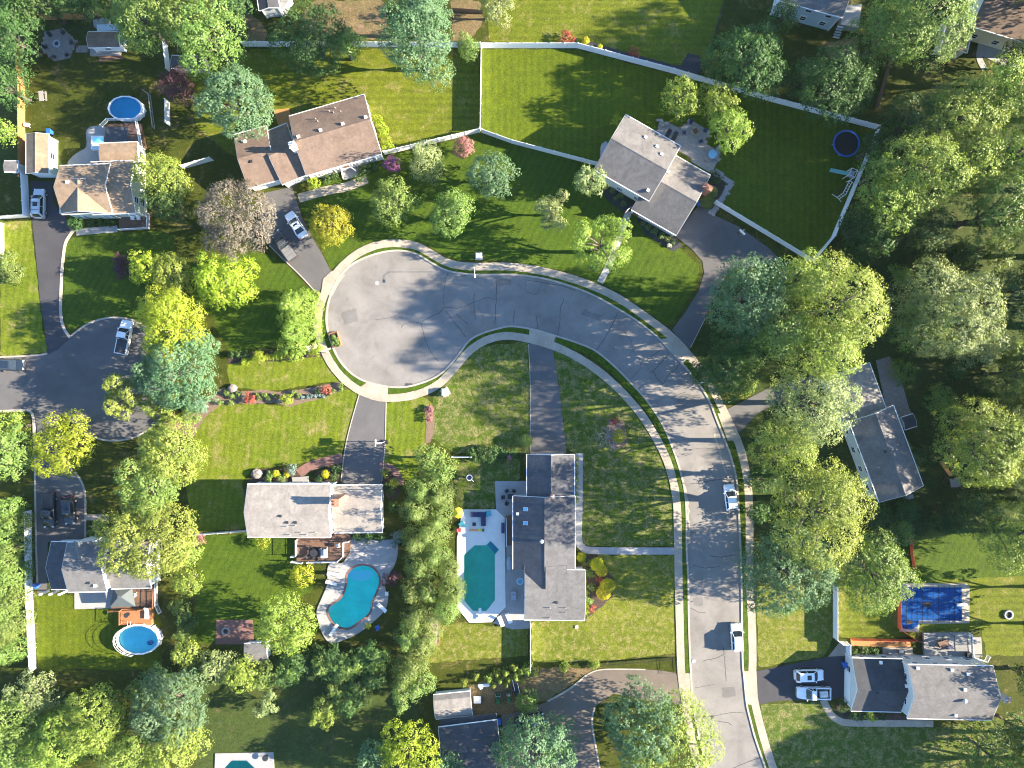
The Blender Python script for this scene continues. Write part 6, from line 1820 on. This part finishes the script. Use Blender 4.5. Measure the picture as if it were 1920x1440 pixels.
paved('path', [(143, 87), (166, 86), (166, 97), (144, 98)], .4, 'paver', .05, 0, 5)
paved('path', [(1336, 321), (1344, 318), (1379, 342), (1339, 406), (1330, 400), (1364, 346), (1334, 328)], .4, 'paver_grey', .05, math.radians(-30), 6)
c = P(1241, 234)
for i in range(7):
    a = rnd.uniform(0, 6.28); q = (c.x + rnd.uniform(.1, .9) * math.cos(a), c.y + rnd.uniform(.1, .9) * math.sin(a), .25)
    tag(MB().ball(q, rnd.uniform(.25, .5), rnd.uniform(.25, .45), .3, 7, 4).build('boulder', MAT['paver_grey']), 'grey boulder heaped at the end of the flagstone patio', 'boulder', 'boulders by the flagstone patio')
def rock(c, a, b, h):
    m = MB().ball(c, a, b, h, 11, 7)
    m.v = [(v[0] + rnd.uniform(-.09, .09) * a, v[1] + rnd.uniform(-.09, .09) * b, v[2] + rnd.uniform(-.1, .1) * h) for v in m.v]
    return m
# boulders on the front beds
for x_, y_, r_, lb in ((437, 728, .85, 'large pale boulder at the left end of the long flower bed'), (483, 888, 1.0, 'large pale rock at the left corner of the light grey house'), (435, 728, .4, None)):
    if lb: c = P(x_, y_); tag(rock((c.x, c.y, r_ * .3), r_, r_ * .85, r_ * .6).build('boulder', MAT['paver']), lb, 'boulder')

# umbrellas and canopies
c = P(859, 962, 2.3); um = thing('parasol', 'yellow parasol at the corner of the pale pool deck', 'parasol', (c.x, c.y, 0))
MB().tube([(c.x, c.y, 0), (c.x, c.y, 2.5)], .03, 6).build('pole', MAT['metal_grey'], um)
n = 8
for k in range(n):
    t0, t1 = 2 * math.pi * k / n, 2 * math.pi * (k + 1) / n
    a = Vector((c.x + .82 * math.cos(t0), c.y + .95 * math.sin(t0), 2.05)); b = Vector((c.x + .82 * math.cos(t1), c.y + .95 * math.sin(t1), 2.05)); tp = Vector((c.x, c.y, 2.5))
    dn = Vector((0, 0, -.02)); MB().frustum([a + dn, b + dn, tp + dn], [a, b, tp]).build('canopy_panel', MAT['yellow_cloth'], um)
plain('canopy_grey', (.075, .09, .095), .8)
gz = house(231, 1120, 'grey four-sided garden canopy over the brown deck', 'canopy', 'garden_canopy')
e = [P(213, 1104, 2.3), P(248, 1103, 2.3), P(254, 1137, 2.3), P(206, 1138, 2.3)]
ap = [P(221, 1117, 3.15), P(229, 1117, 3.15), P(229, 1121, 3.15), P(221, 1121, 3.15)]
for i in range(4):
    a, b, c_, d_ = e[i], e[(i + 1) % 4], ap[(i + 1) % 4], ap[i]
    up = Vector((0, 0, .05)); cen = (a + b + c_ + d_) / 4; sh = lambda v: v + (cen - v) * .012
    MB().frustum([sh(d_), sh(c_), sh(b), sh(a)], [sh(d_) + up, sh(c_) + up, sh(b) + up, sh(a) + up]).build('canopy_panel', MAT['canopy_grey'], gz)
    MB().box((e[i].x, e[i].y, 1.4), .1, .1, 1.8).build('post', MAT['black_metal'], gz)
MB().frustum([v + Vector((0, 0, .03)) for v in reversed(ap)], [v + Vector((0, 0, .16)) for v in reversed(ap)]).build('canopy_top', MAT['canopy_grey'], gz)
pg = house(1773, 1205, 'black open frame over a seat on the pale deck', 'pergola', 'pergola')
cs = [P(1757, 1193, 2.4), P(1790, 1193, 2.4), P(1790, 1217, 2.4), P(1757, 1217, 2.4)]
for i in range(4):
    a, b = cs[i], cs[(i + 1) % 4]; MB().tube([a, b], .05, 6).build('beam', MAT['black_metal'], pg); MB().tube([(a.x, a.y, .45), a], .05, 6).build('post', MAT['black_metal'], pg)
for t in (.33, .66): MB().tube([cs[0].lerp(cs[1], t), cs[3].lerp(cs[2], t)], .035, 6).build('beam', MAT['black_metal'], pg)
simple('garden_sofa', 'dark garden sofa under the black open frame', 'sofa', [('seat', 'wood_brown', q3(1768, 1207, .75), (1.6, .8, .5), .3), ('backrest', 'wood_brown', q3(1766, 1202, 1.1), (1.6, .2, .5), .3), ('cushion', 'seat_navy', q3(1781, 1212, .75), (.9, .7, .5), -.5)])
simple('barbecue', 'black barbecue at the right end of the pale deck', 'barbecue', [('cabinet', 'black_metal', q3(1816, 1228, .85), (.7, .9, .8), 0), ('hood', 'black_metal', q3(1816, 1228, 1.35), (.5, .7, .25), 0)])
simple('garden_bench', 'pale bench with dark pots by the wall below the wooden walk', 'bench', [('seat', 'deck_pale', q3(1675, 1224, .45), (1.6, .5, .08), 0), ('leg', 'deck_pale', q3(1668, 1224, .2), (.08, .45, .4), 0), ('leg', 'deck_pale', q3(1682, 1224, .2), (.08, .45, .4), 0)])
simple('barbecue', 'small dark barbecue by the wall below the wooden walk', 'barbecue', [('cabinet', 'black_metal', q3(1690, 1222, .45), (.8, .55, .8), 0), ('lid', 'metal_grey', q3(1690, 1222, .95), (.7, .5, .2), 0)])

# play things
c = P(1587, 269, .85); tr = thing('trampoline', 'round trampoline with a blue pad on the dark lawn', 'trampoline', (c.x, c.y, 0))
MB().ring((c.x, c.y, .85), 2.02, 2.26, 0, .06, 28).build('pad', MAT['bin_blue'], tr); MB().cyl((c.x, c.y, .83), 1.96, .03, 28).build('mat', MAT['tyre'], tr)
MB().ring((c.x, c.y, .78), 2.1, 2.16, 0, .06, 28).build('frame', MAT['metal_grey'], tr)
for k in range(6):
    t = math.pi * k / 3; MB().tube([(c.x + 2.1 * math.cos(t), c.y + 2.1 * math.sin(t), 0), (c.x + 2.1 * math.cos(t), c.y + 2.1 * math.sin(t), .8)], .04, 6).build('leg', MAT['metal_grey'], tr)
sw = house(1590, 330, 'white climbing frame with a pale green slide on the dark lawn', 'climbing frame', 'climbing_frame')
V = lambda x, y, z: P(x, y, z)
pf = [V(1593, 318, 1.6), V(1604, 322, 1.6), V(1598, 335, 1.6), V(1588, 330, 1.6)]
MB().frustum([v - Vector((0, 0, .08)) for v in reversed(pf)], [v for v in reversed(pf)]).build('platform', MAT['fabric_grey'], sw)
for v in pf: MB().tube([(v.x, v.y, 0), (v.x, v.y, 2.5)], .06, 6).build('post', MAT['trim_white'], sw)
for i in range(4): MB().tube([pf[i] + Vector((0, 0, .85)), pf[(i + 1) % 4] + Vector((0, 0, .85))], .045, 6).build('rail', MAT['trim_white'], sw)
a, b = V(1590, 326, 1.55), V(1556, 319, .15); d = (b - a); nrm = Vector((-d.y, d.x, 0)).normalized() * .28
plain('slide_green', (.14, .32, .30), .4)
sl_ = MB(); sl_.frustum([a - nrm, b - nrm, b + nrm, a + nrm], [a - nrm + Vector((0, 0, .05)), b - nrm + Vector((0, 0, .05)), b + nrm + Vector((0, 0, .05)), a + nrm + Vector((0, 0, .05))])
for s in (-1, 1): sl_.tube([a + nrm * s + Vector((0, 0, .12)), b + nrm * s + Vector((0, 0, .12))], .06, 5)
sl_.build('slide', MAT['slide_green'], sw)
l0, l1, l2 = V(1593, 338, 2.2), V(1581, 362, 2.2), V(1569, 370, 2.2)
off = Vector((.42, -.25, 0)); 
for s in (0, 1): MB().tube([l0 + off * s, l1 + off * s, l2 + off * s], .05, 6).build('ladder_beam', MAT['trim_white'], sw)
for i in range(9):
    t = i / 8; m0 = l0.lerp(l1, t * 1.6) if t < .62 else l1.lerp(l2, (t - .62) / .38); MB().tube([m0, m0 + off], .03, 5).build('rung', MAT['trim_white'], sw)
for v, x_, y_ in ((l2, 1560, 364), (l2, 1577, 378), (l0, 1586, 341), (l0, 1603, 346)): e_ = V(x_, y_, 0); MB().tube([v + off * .5, e_], .05, 6).build('leg', MAT['trim_white'], sw)
for s in (.3, .6):
    t_ = l0.lerp(l1, s); MB().tube([t_, (t_.x - .3, t_.y, .5)], .015, 4).tube([t_ + off, (t_.x - .3, t_.y - .35, .5)], .015, 4).box((t_.x - .3, t_.y - .2, .48), .25, .5, .04).build('swing', MAT['black_metal'], sw)
ps = house(1785, 900, 'wooden play set with an orange slide under the right hand trees', 'play set', 'play_set')
cc = P(1791, 905, 1.5); MB().box((cc.x, cc.y, 1.5), 1.6, 1.5, .1, .2).build('platform', MAT['deck_grey'], ps)
for a_ in (-1, 1):
    for b_ in (-1, 1): MB().box((cc.x + a_ * .75, cc.y + b_ * .7, 1.2), .1, .1, 2.4, .2).build('post', MAT['wood_brown'], ps)
MB().box((cc.x, cc.y + .72, 2.1), 1.6, .06, .12, .2).box((cc.x, cc.y - .72, 2.1), 1.6, .06, .12, .2).build('rail', MAT['wood_brown'], ps)
a, b = P(1783, 892, 1.5), P(1766, 868, .2); d = b - a; nrm = Vector((-d.y, d.x, 0)).normalized() * .3
MB().frustum([a + nrm, b + nrm, b - nrm, a - nrm], [v + Vector((0, 0, .06)) for v in (a + nrm, b + nrm, b - nrm, a - nrm)]).build('slide', MAT['float_orange'], ps)
for i in range(4):
    v = P(1776 - i * 2, 897 + i * 3, 1.2 - .3 * i); MB().box(v, .9, .1, .06, -.5).build('step', MAT['wood_brown'], ps)
c = P(880, 896, 1.2); wr = thing('bird_bath', 'white ring-shaped bird bath on the dark lawn beside the grey patio', 'bird bath', (c.x, c.y, 0))
MB().ring((c.x, c.y, .9), .40, .52, 0, .12, 18).build('rim', MAT['trim_white'], wr); MB().cyl((c.x, c.y, .88), .42, .05, 16).build('bowl', MAT['seat_navy'], wr); MB().cyl((c.x, c.y, 0), .2, .9, 10, .12).build('stem', MAT['trim_white'], wr)
MB().box((c.x + .55, c.y - .5, .95), .5, .07, .07, -.8).build('arm', MAT['trim_white'], wr)
c = P(975, 1090, .2); bb = thing('paddling_pool', 'pale blue round basin on the grey patio', 'basin', (c.x, c.y, 0))
MB().ring((c.x, c.y, .08), .42, .6, 0, .2, 18).build('rim', MAT['wall_blue'], bb); MB().cyl((c.x, c.y, .08), .44, .06, 16).build('base', MAT['skylight_blue'], bb)
c = P(955, 1057, .5); hm = thing('boat', 'grey covered boat-shaped bundle beside the brown steps', 'covered boat', (c.x, c.y, 0))
MB().ball((c.x, c.y, .4), .5, 1.3, .38, 12, 6).build('cover', MAT['fabric_grey'], hm, True); MB().box((c.x, c.y - .7, .1), .7, .08, .2).box((c.x, c.y + .7, .1), .7, .08, .2).build('cradle', MAT['wood_brown'], hm)
# flag on the front corner of the grey-roofed house
fl = thing('flag', 'small striped flag on a slanted pole at the front of the grey-roofed house', 'flag', tuple(P(1181, 388, 2.6)))
a, b = P(1184, 388, 2.5), P(1176, 394, 3.2); MB().tube([a, b], .03, 6).build('flag_pole', MAT['trim_white'], fl)
d = (b - a).normalized(); lp = a.lerp(b, .35); Lf = (b - lp).length
for i in range(9):
    p0 = lp + (b - lp) * (i / 9); p1 = lp + (b - lp) * ((i + 1) / 9); w0 = Vector((-.25, -.32, -.75))
    MB().frustum([p0, p1, p1 + w0, p0 + w0], [v + Vector((.012, .012, 0)) for v in (p0, p1, p1 + w0, p0 + w0)]).build('stripe', MAT['red_cloth' if i % 2 == 0 else 'trim_white'], fl)
p0 = b - (b - lp) * .45 ; w0 = Vector((-.1, -.13, -.32))
MB().frustum([p0, b, b + w0, p0 + w0], [v + Vector((.02, .02, .01)) for v in (p0, b, b + w0, p0 + w0)]).build('canton', MAT['bin_blue'], fl)
c = P(1785, 92, 4); ch_ = None
# white cellar vents and small lawn lights
for x_, y_, lb in ((667, 1289, 'small white utility lid on the dark bottom lawn'), (1081, 1175, 'small pale stone step by the sunny lawn'), (1300, 1239, 'small white marker at the left edge of the street')):
    c = P(x_, y_); tag(MB().box((c.x, c.y, .08), .5, .45, .14, .2).build('lid', MAT['trim_white']), lb, 'lid')

# ------------------------------------------------------------------ beds and shrubs
def bed(poly, mat='mulch', z=.028, seed=1):
    o = sheet('flower_bed', jag(PX(poly), .1, .45, seed), z, MAT[mat]); return o
bed([(417, 727), (453, 734), (490, 731), (525, 734), (560, 730), (589, 726), (639, 716), (641, 732), (615, 743), (556, 759), (540, 763), (519, 755), (481, 757), (415, 757), (405, 766), (383, 785), (362, 822), (322, 806), (318, 795), (360, 770), (400, 740)], 'mulch_tan', .03, 2)
bed([(426, 660), (470, 662), (540, 655), (604, 650), (604, 668), (540, 675), (470, 680), (428, 682)], 'mulch', .03, 3)
bed([(1098, 1042), (1118, 1038), (1150, 1085), (1150, 1115), (1128, 1138), (1102, 1156)], 'mulch', .03, 4)
bed([(1112, 348), (1128, 330), (1160, 352), (1188, 388), (1172, 402), (1140, 375)], 'gravel_black', .03, 5)
bed([(1190, 408), (1210, 415), (1268, 448), (1280, 462), (1262, 472), (1247, 463), (1210, 438)], 'gravel_black', .03, 6)
bed([(1098, 82), (1110, 78), (1180, 100), (1275, 124), (1290, 99), (1312, 105), (1318, 130), (1300, 143), (1262, 134), (1180, 112)], 'gravel_black', .03, 7)
bed([(462, 905), (485, 880), (530, 878), (560, 884), (560, 908), (475, 910)], 'mulch', .03, 8)
bed([(590, 885), (638, 868), (636, 908), (588, 908)], 'mulch', .03, 9)
bed([(718, 880), (735, 885), (746, 905), (748, 930), (735, 940), (720, 930), (716, 905)], 'mulch', .03, 10)
bed([(1330, 328), (1345, 322), (1362, 346), (1340, 385), (1328, 378)], 'mulch', .03, 11)
bed([(1565, 1318), (1600, 1338), (1700, 1342), (1700, 1352), (1590, 1350), (1572, 1342)], 'mulch', .03, 12)
bed([(795, 762), (812, 760), (815, 800), (808, 830), (798, 830), (800, 800)], 'mulch_tan', .03, 13)
bed([(1140, 785), (1170, 790), (1178, 830), (1155, 845), (1135, 825)], 'mulch_tan', .03, 14)
def sh(lst, sp, label, group, h=1.1):
    for t in lst:
        x_, y_, r_ = t[:3]; hh = t[3] if len(t) > 3 else max(.5, R_(r_) * 1.35)
        tree(x_, y_, r_, hh, sp, label, group, 'shrub', 'shrub')
sh([(468, 747, 11)], 'red', 'orange-red shrub left of the lime one in the long flower bed', None)
sh([(611, 732, 10)], 'red', 'orange-red shrub at the right end of the long flower bed', None)
sh([(538, 748, 12)], 'limeshrub', 'bright lime shrub in the middle of the long flower bed', None)
sh([(424, 737, 5), (435, 743, 5), (448, 738, 5), (481, 740, 4), (487, 746, 5), (496, 741, 5), (503, 747, 5), (512, 741, 4), (521, 744, 4), (551, 736, 5), (560, 741, 5), (625, 733, 4), (619, 739, 4), (639, 722, 5), (595, 734, 4), (640, 730, 4), (413, 755, 5), (433, 756, 5)], 'shrub', 'small round green shrub in the long flower bed', 'small shrubs in the long flower bed')
sh([(567, 745, 4), (577, 744, 4), (584, 742, 4), (591, 743, 4), (598, 740, 4), (606, 744, 4), (523, 752, 4)], 'spruce', 'small grey-blue shrub at the edge of the long flower bed', 'grey-blue shrubs in the long flower bed')
sh([(457 + 7.5 * i, 677 - 1.1 * i - (3 if i > 14 else 0), 6.5) for i in range(20)], 'limeshrub', 'bright lime shrub in the low hedge left of the turning circle', 'lime hedge left of the turning circle')
sh([(484, 668, 13), (590, 660, 10), (520, 665, 8)], 'limeshrub', 'taller lime shrub behind the low lime hedge', 'tall lime shrubs behind the hedge')
sh([(580, 653, 7), (591, 650, 7), (569, 655, 5)], 'white', 'white flowering shrub by the pavement left of the turning circle', 'white flowering shrubs')
sh([(435, 665, 7), (447, 665, 7), (460, 664, 7), (535, 657, 7)], 'darkshrub', 'dark shrub at the back of the lime hedge', 'dark shrubs behind the lime hedge')
sh([(321, 791, 13)], 'pink', 'pink flowering shrub below the lane turning circle', None)
sh([(357, 780, 20, 2.2)], 'shrub', 'large green shrub right of the pink flowering one', None)
sh([(372, 760, 15, 2.0)], 'spruce', 'pale green shrub above the large green one by the tan bed', None)
sh([(1090, 1045, 9)], 'sun', 'small golden shrub at the corner of the long dark-roofed house', None)
sh([(1119, 1058, 13), (1128, 1069, 12)], 'sun', 'golden shrub, upper part of a pair beside the concrete path', 'upper golden shrubs')
sh([(1139, 1098, 14), (1132, 1111, 14)], 'sun', 'bright golden shrub, lower part beside the sunny lawn', 'lower golden shrubs')
sh([(1106, 1075, 10), (1110, 1100, 9), (1104, 1125, 8), (1104, 1055, 7)], 'shrub', 'green shrub behind the golden ones by the house wall', 'green shrubs behind the golden ones')
sh([(1124, 1086, 7), (1110, 1140, 7)], 'red', 'dark red shrub between the golden shrubs', 'red shrubs between golden ones')
sh([(1161, 818, 13)], 'sun', 'golden round shrub beside the bare grey tree on the lawn', None)
sh([(1152, 791, 8)], 'red', 'dark red shrub above the golden one on the lawn', None)
sh([(806, 772, 8), (805, 786, 7), (807, 765, 6)], 'rose', 'reddish shrub in the narrow bed at the centre lawn', 'reddish shrubs on the centre lawn')
sh([(886, 848, 10), (900, 846, 10), (916, 847, 11), (930, 846, 11), (945, 850, 9), (962, 850, 9), (890, 859, 8), (906, 858, 9), (922, 859, 9), (938, 860, 8)], 'darkshrub', 'dark round shrub in the hedge above the small shaded lawn', 'hedge above the small shaded lawn')
sh([(922, 852, 5), (955, 857, 5)], 'pink', 'pink flowering shrub inside the dark hedge', 'pink shrubs in the dark hedge')
sh([(986, 827, 13, 1.8)], 'ball', 'round green shrub at the end of the long driveway', None)
sh([(1080, 860 + 13 * i, 5.5) for i in range(7)], 'shrub', 'low green shrub along the wall of the long dark-roofed house', 'wall hedge of the long house')
sh([(1100, 1110 + 9 * i, 5) for i in range(5)], 'limeshrub', 'low lime shrub along the south wing wall', 'lime wall hedge')
sh([(504, 897, 8), (528, 897, 8), (508, 889, 7)], 'shrub', 'round green shrub in front of the light grey house', 'green shrubs before the light grey house')
sh([(517, 888, 7), (538, 889, 6), (610, 889, 8)], 'sun', 'golden shrub in front of the light grey house', 'golden shrubs before the light grey house')
sh([(548, 880, 10)], 'spruce', 'blue-grey spruce shrub beside the entry of the light grey house', None)
sh([(630, 880, 9), (598, 898, 7), (625, 896, 7)], 'darkshrub', 'dark shrub left of the drive at the light grey house', 'dark shrubs by the entry')
sh([(722, 887, 8), (738, 906, 10)], 'limeshrub', 'lime shrub right of the garage of the light grey house', 'lime shrubs by the garage')
sh([(728, 899, 7)], 'purple', 'dark purple shrub right of the garage of the light grey house', None)
sh([(727, 918, 12), (735, 950, 9)], 'darkshrub', 'dark shrub at the garage corner of the light grey house', 'dark shrubs by the garage corner')
sh([(492, 1017, 13, 2)], 'limeshrub', 'lime shrub behind the light grey house', None)
sh([(567, 1077, 21, 2.2)], 'gold', 'round golden shrub beside the brown deck', None)
sh([(670, 1006, 10), (690, 1007, 11), (712, 1006, 12)], 'darkshrub', 'dark shrub between the garage and the pool deck', 'dark shrubs by the pool deck')
sh([(745, 1004, 11), (741, 1020, 8)], 'spruce', 'blue-grey shrub at the top right of the kidney pool deck', 'blue shrubs by the pool deck')
sh([(733, 1085, 16, 2.5)], 'purple', 'dark purple bush right of the kidney pool', None)
sh([(691, 1173, 7)], 'limeshrub', 'yellow-green ball shrub below the kidney pool', None)
sh([(870, 1282, 8, 1.8)], 'cone_shrub', 'small cone evergreen nearest the evergreen screen at the bottom', None)
sh([(892, 1270, 8, 1.8)], 'cone_shrub', 'small cone evergreen second from the evergreen screen', None)
sh([(1058, 1253, 11, 2.2)], 'cone_shrub', 'left one of two lone cone evergreens along the brown driveway', None)
sh([(1116, 1247, 11, 2.2)], 'cone_shrub', 'right one of two lone cone evergreens along the brown driveway', None)
sh([(917, 1274, 9, 2), (932, 1263, 8, 2), (937, 1276, 8, 2), (948, 1262, 8, 2), (954, 1273, 8, 2), (950, 1283, 7, 2), (965, 1252, 9, 2.2), (968, 1270, 9, 2.2), (980, 1276, 8, 2), (990, 1258, 11, 2.4), (1004, 1262, 8, 2), (978, 1258, 10, 2.2), (926, 1285, 7, 1.8)], 'cone_shrub', 'yellow-tipped evergreen in the cluster behind the lawn tractors', 'evergreen cluster behind the tractors')
sh([(1163, 367, 6), (1170, 381, 6), (1148, 357, 6), (1137, 347, 6), (1155, 372, 4)], 'shrub', 'small round shrub in the black bed before the grey-roofed house', 'shrubs in the black front bed')
sh([(1205, 420, 6), (1216, 427, 6), (1228, 434, 7), (1240, 441, 7), (1252, 448, 6), (1262, 455, 5)], 'shrub', 'low shrub in the hedge before the right wing of the grey-roofed house', 'front hedge of the right wing')
sh([(1255, 460, 4)], 'white', 'small white flower clump at the tip of the black bed', None)
sh([(1341, 335, 14, 1.8)], 'darkshrub', 'dark round bush by the brick chimney', None)
sh([(1334, 360, 12, 1.5)], 'ball', 'round green bush just below the brick chimney', None)
sh([(1324, 378, 14, 1.7)], 'ball', 'round green bush at the end of the white fence', None)
sh([(588, 345, 14, 1.5)], 'limeshrub', 'bright lime shrub by the garage of the brown-roofed house', None)
sh([(612, 337, 9), (628, 330, 9), (672, 335, 8), (682, 320, 12), (700, 312, 10)], 'darkshrub', 'dark shrub along the front of the brown-roofed house', 'front shrubs of the brown-roofed house')
sh([(706, 222, 9), (714, 233, 10), (721, 246, 10), (726, 262, 9), (730, 276, 12)], 'limeshrub', 'lime shrub along the white end wall of the brown-roofed house', 'lime shrubs at the end wall')
sh([(735, 308, 17, 2.4)], 'magenta', 'magenta flowering shrub at the corner of the brown-roofed house', None)
sh([(870, 277, 22, 3.0)], 'rose', 'rose-purple round tree below the white fence', None)
sh([(1062, 70, 13, 1.4)], 'red', 'red shrub behind the bend of the white fence', None)
sh([(1187, 99, 12, 1.4)], 'red', 'red shrub in the black gravel bed behind the white fence', None)
sh([(1098, 76, 7), (1125, 88, 5)], 'sun', 'small yellowish shrub behind the bend of the white fence', 'yellowish shrubs behind the fence')
sh([(228, 490, 14, 2.6), (231, 508, 16, 2.6)], 'purple', 'dark purple shrub left of the yellow-green trees', 'dark purple shrubs')
sh([(142, 420, 14, 1.6), (172, 416, 7), (190, 416, 7), (208, 417, 7)], 'darkshrub', 'dark shrub before the tan-roofed house', 'front shrubs of the tan-roofed house')
sh([(1632, 1342, 12, 1.4)], 'limeshrub', 'yellow-green shrub before the lower right house', None)
sh([(1680, 1340, 8)], 'purple', 'purple shrub before the lower right house', None)
sh([(1600, 1342, 9), (1612, 1345, 8), (1580, 1325, 11), (1655, 1343, 7), (1592, 1320, 8), (1602, 1222, 9), (1620, 1220, 9), (1640, 1221, 8)], 'darkshrub', 'dark shrub beside the walls of the lower right house', 'shrubs of the lower right house')
sh([(1155, 225, 10, 1.4)], 'limeshrub', 'lime shrub at the rear corner of the grey-roofed house', None)
sh([(1700, 840, 10), (1706, 858, 11), (1714, 878, 10)], 'gold', 'yellow shrub along the dark-roofed right hand house', 'yellow shrubs of the right hand house')
sh([(352, 993, 8), (375, 1010, 12, 1.5)], 'rose', 'reddish shrub at the end of the short white fence', 'reddish shrubs by the short fence')
sh([(180, 985, 9), (195, 985, 8), (172, 1000, 8), (195, 1000, 8)], 'shrub', 'green shrub at the entry of the bottom left house', 'entry shrubs of the bottom left house')
# leafless shrub on the weedy lawn
c = P(1142, 818, 1.2); bt = thing('bare_tree', 'bare grey spreading small tree beside the golden shrub', 'tree', (c.x, c.y, 0))
g = random.Random(11); tw = MB()
tw2 = MB().tube([(c.x, c.y, 0), (c.x, c.y, .8)], [.09, .06], 6); tw2.build('trunk', MAT['bark_grey'], bt)
def br(p, d, L, r, k):
    e_ = p + d * L; tw.tube([p, p.lerp(e_, .5) + Vector((g.uniform(-.05, .05), g.uniform(-.05, .05), .04)), e_], [r, r * .75, r * .5], 4)
    if k:
        for _ in range(3): br(p.lerp(e_, g.uniform(.45, 1)), (d + Vector((g.uniform(-.7, .7), g.uniform(-.7, .7), g.uniform(-.1, .35)))).normalized(), L * g.uniform(.5, .75), r * .6, k - 1)
for i in range(12):
    a = 2 * math.pi * i / 12 + g.uniform(-.2, .2); br(Vector((c.x, c.y, .75)), Vector((math.cos(a), math.sin(a), g.uniform(.2, .7))).normalized(), 1.5, .05, 3)
tw.build('branches', MAT['bark_grey'], bt, True)
# ------------------------------------------------------------------ thin summer haze in one closed box round everything
hz = MB().box((0, 0, 60.0), 560, 560, 122.4).build('haze', None); hz['kind'] = 'stuff'
hm_ = bpy.data.materials.new('haze_air'); hm_.use_nodes = True
t_ = hm_.node_tree; t_.nodes.remove(t_.nodes['Principled BSDF'])
pv = t_.nodes.new('ShaderNodeVolumePrincipled'); pv.inputs['Density'].default_value = 0.00003; pv.inputs['Color'].default_value = (0.66, 0.84, 1.0, 1); pv.inputs['Anisotropy'].default_value = 0.0
t_.links.new(pv.outputs[0], t_.nodes['Material Output'].inputs['Volume'])
hz.data.materials.clear(); hz.data.materials.append(hm_)
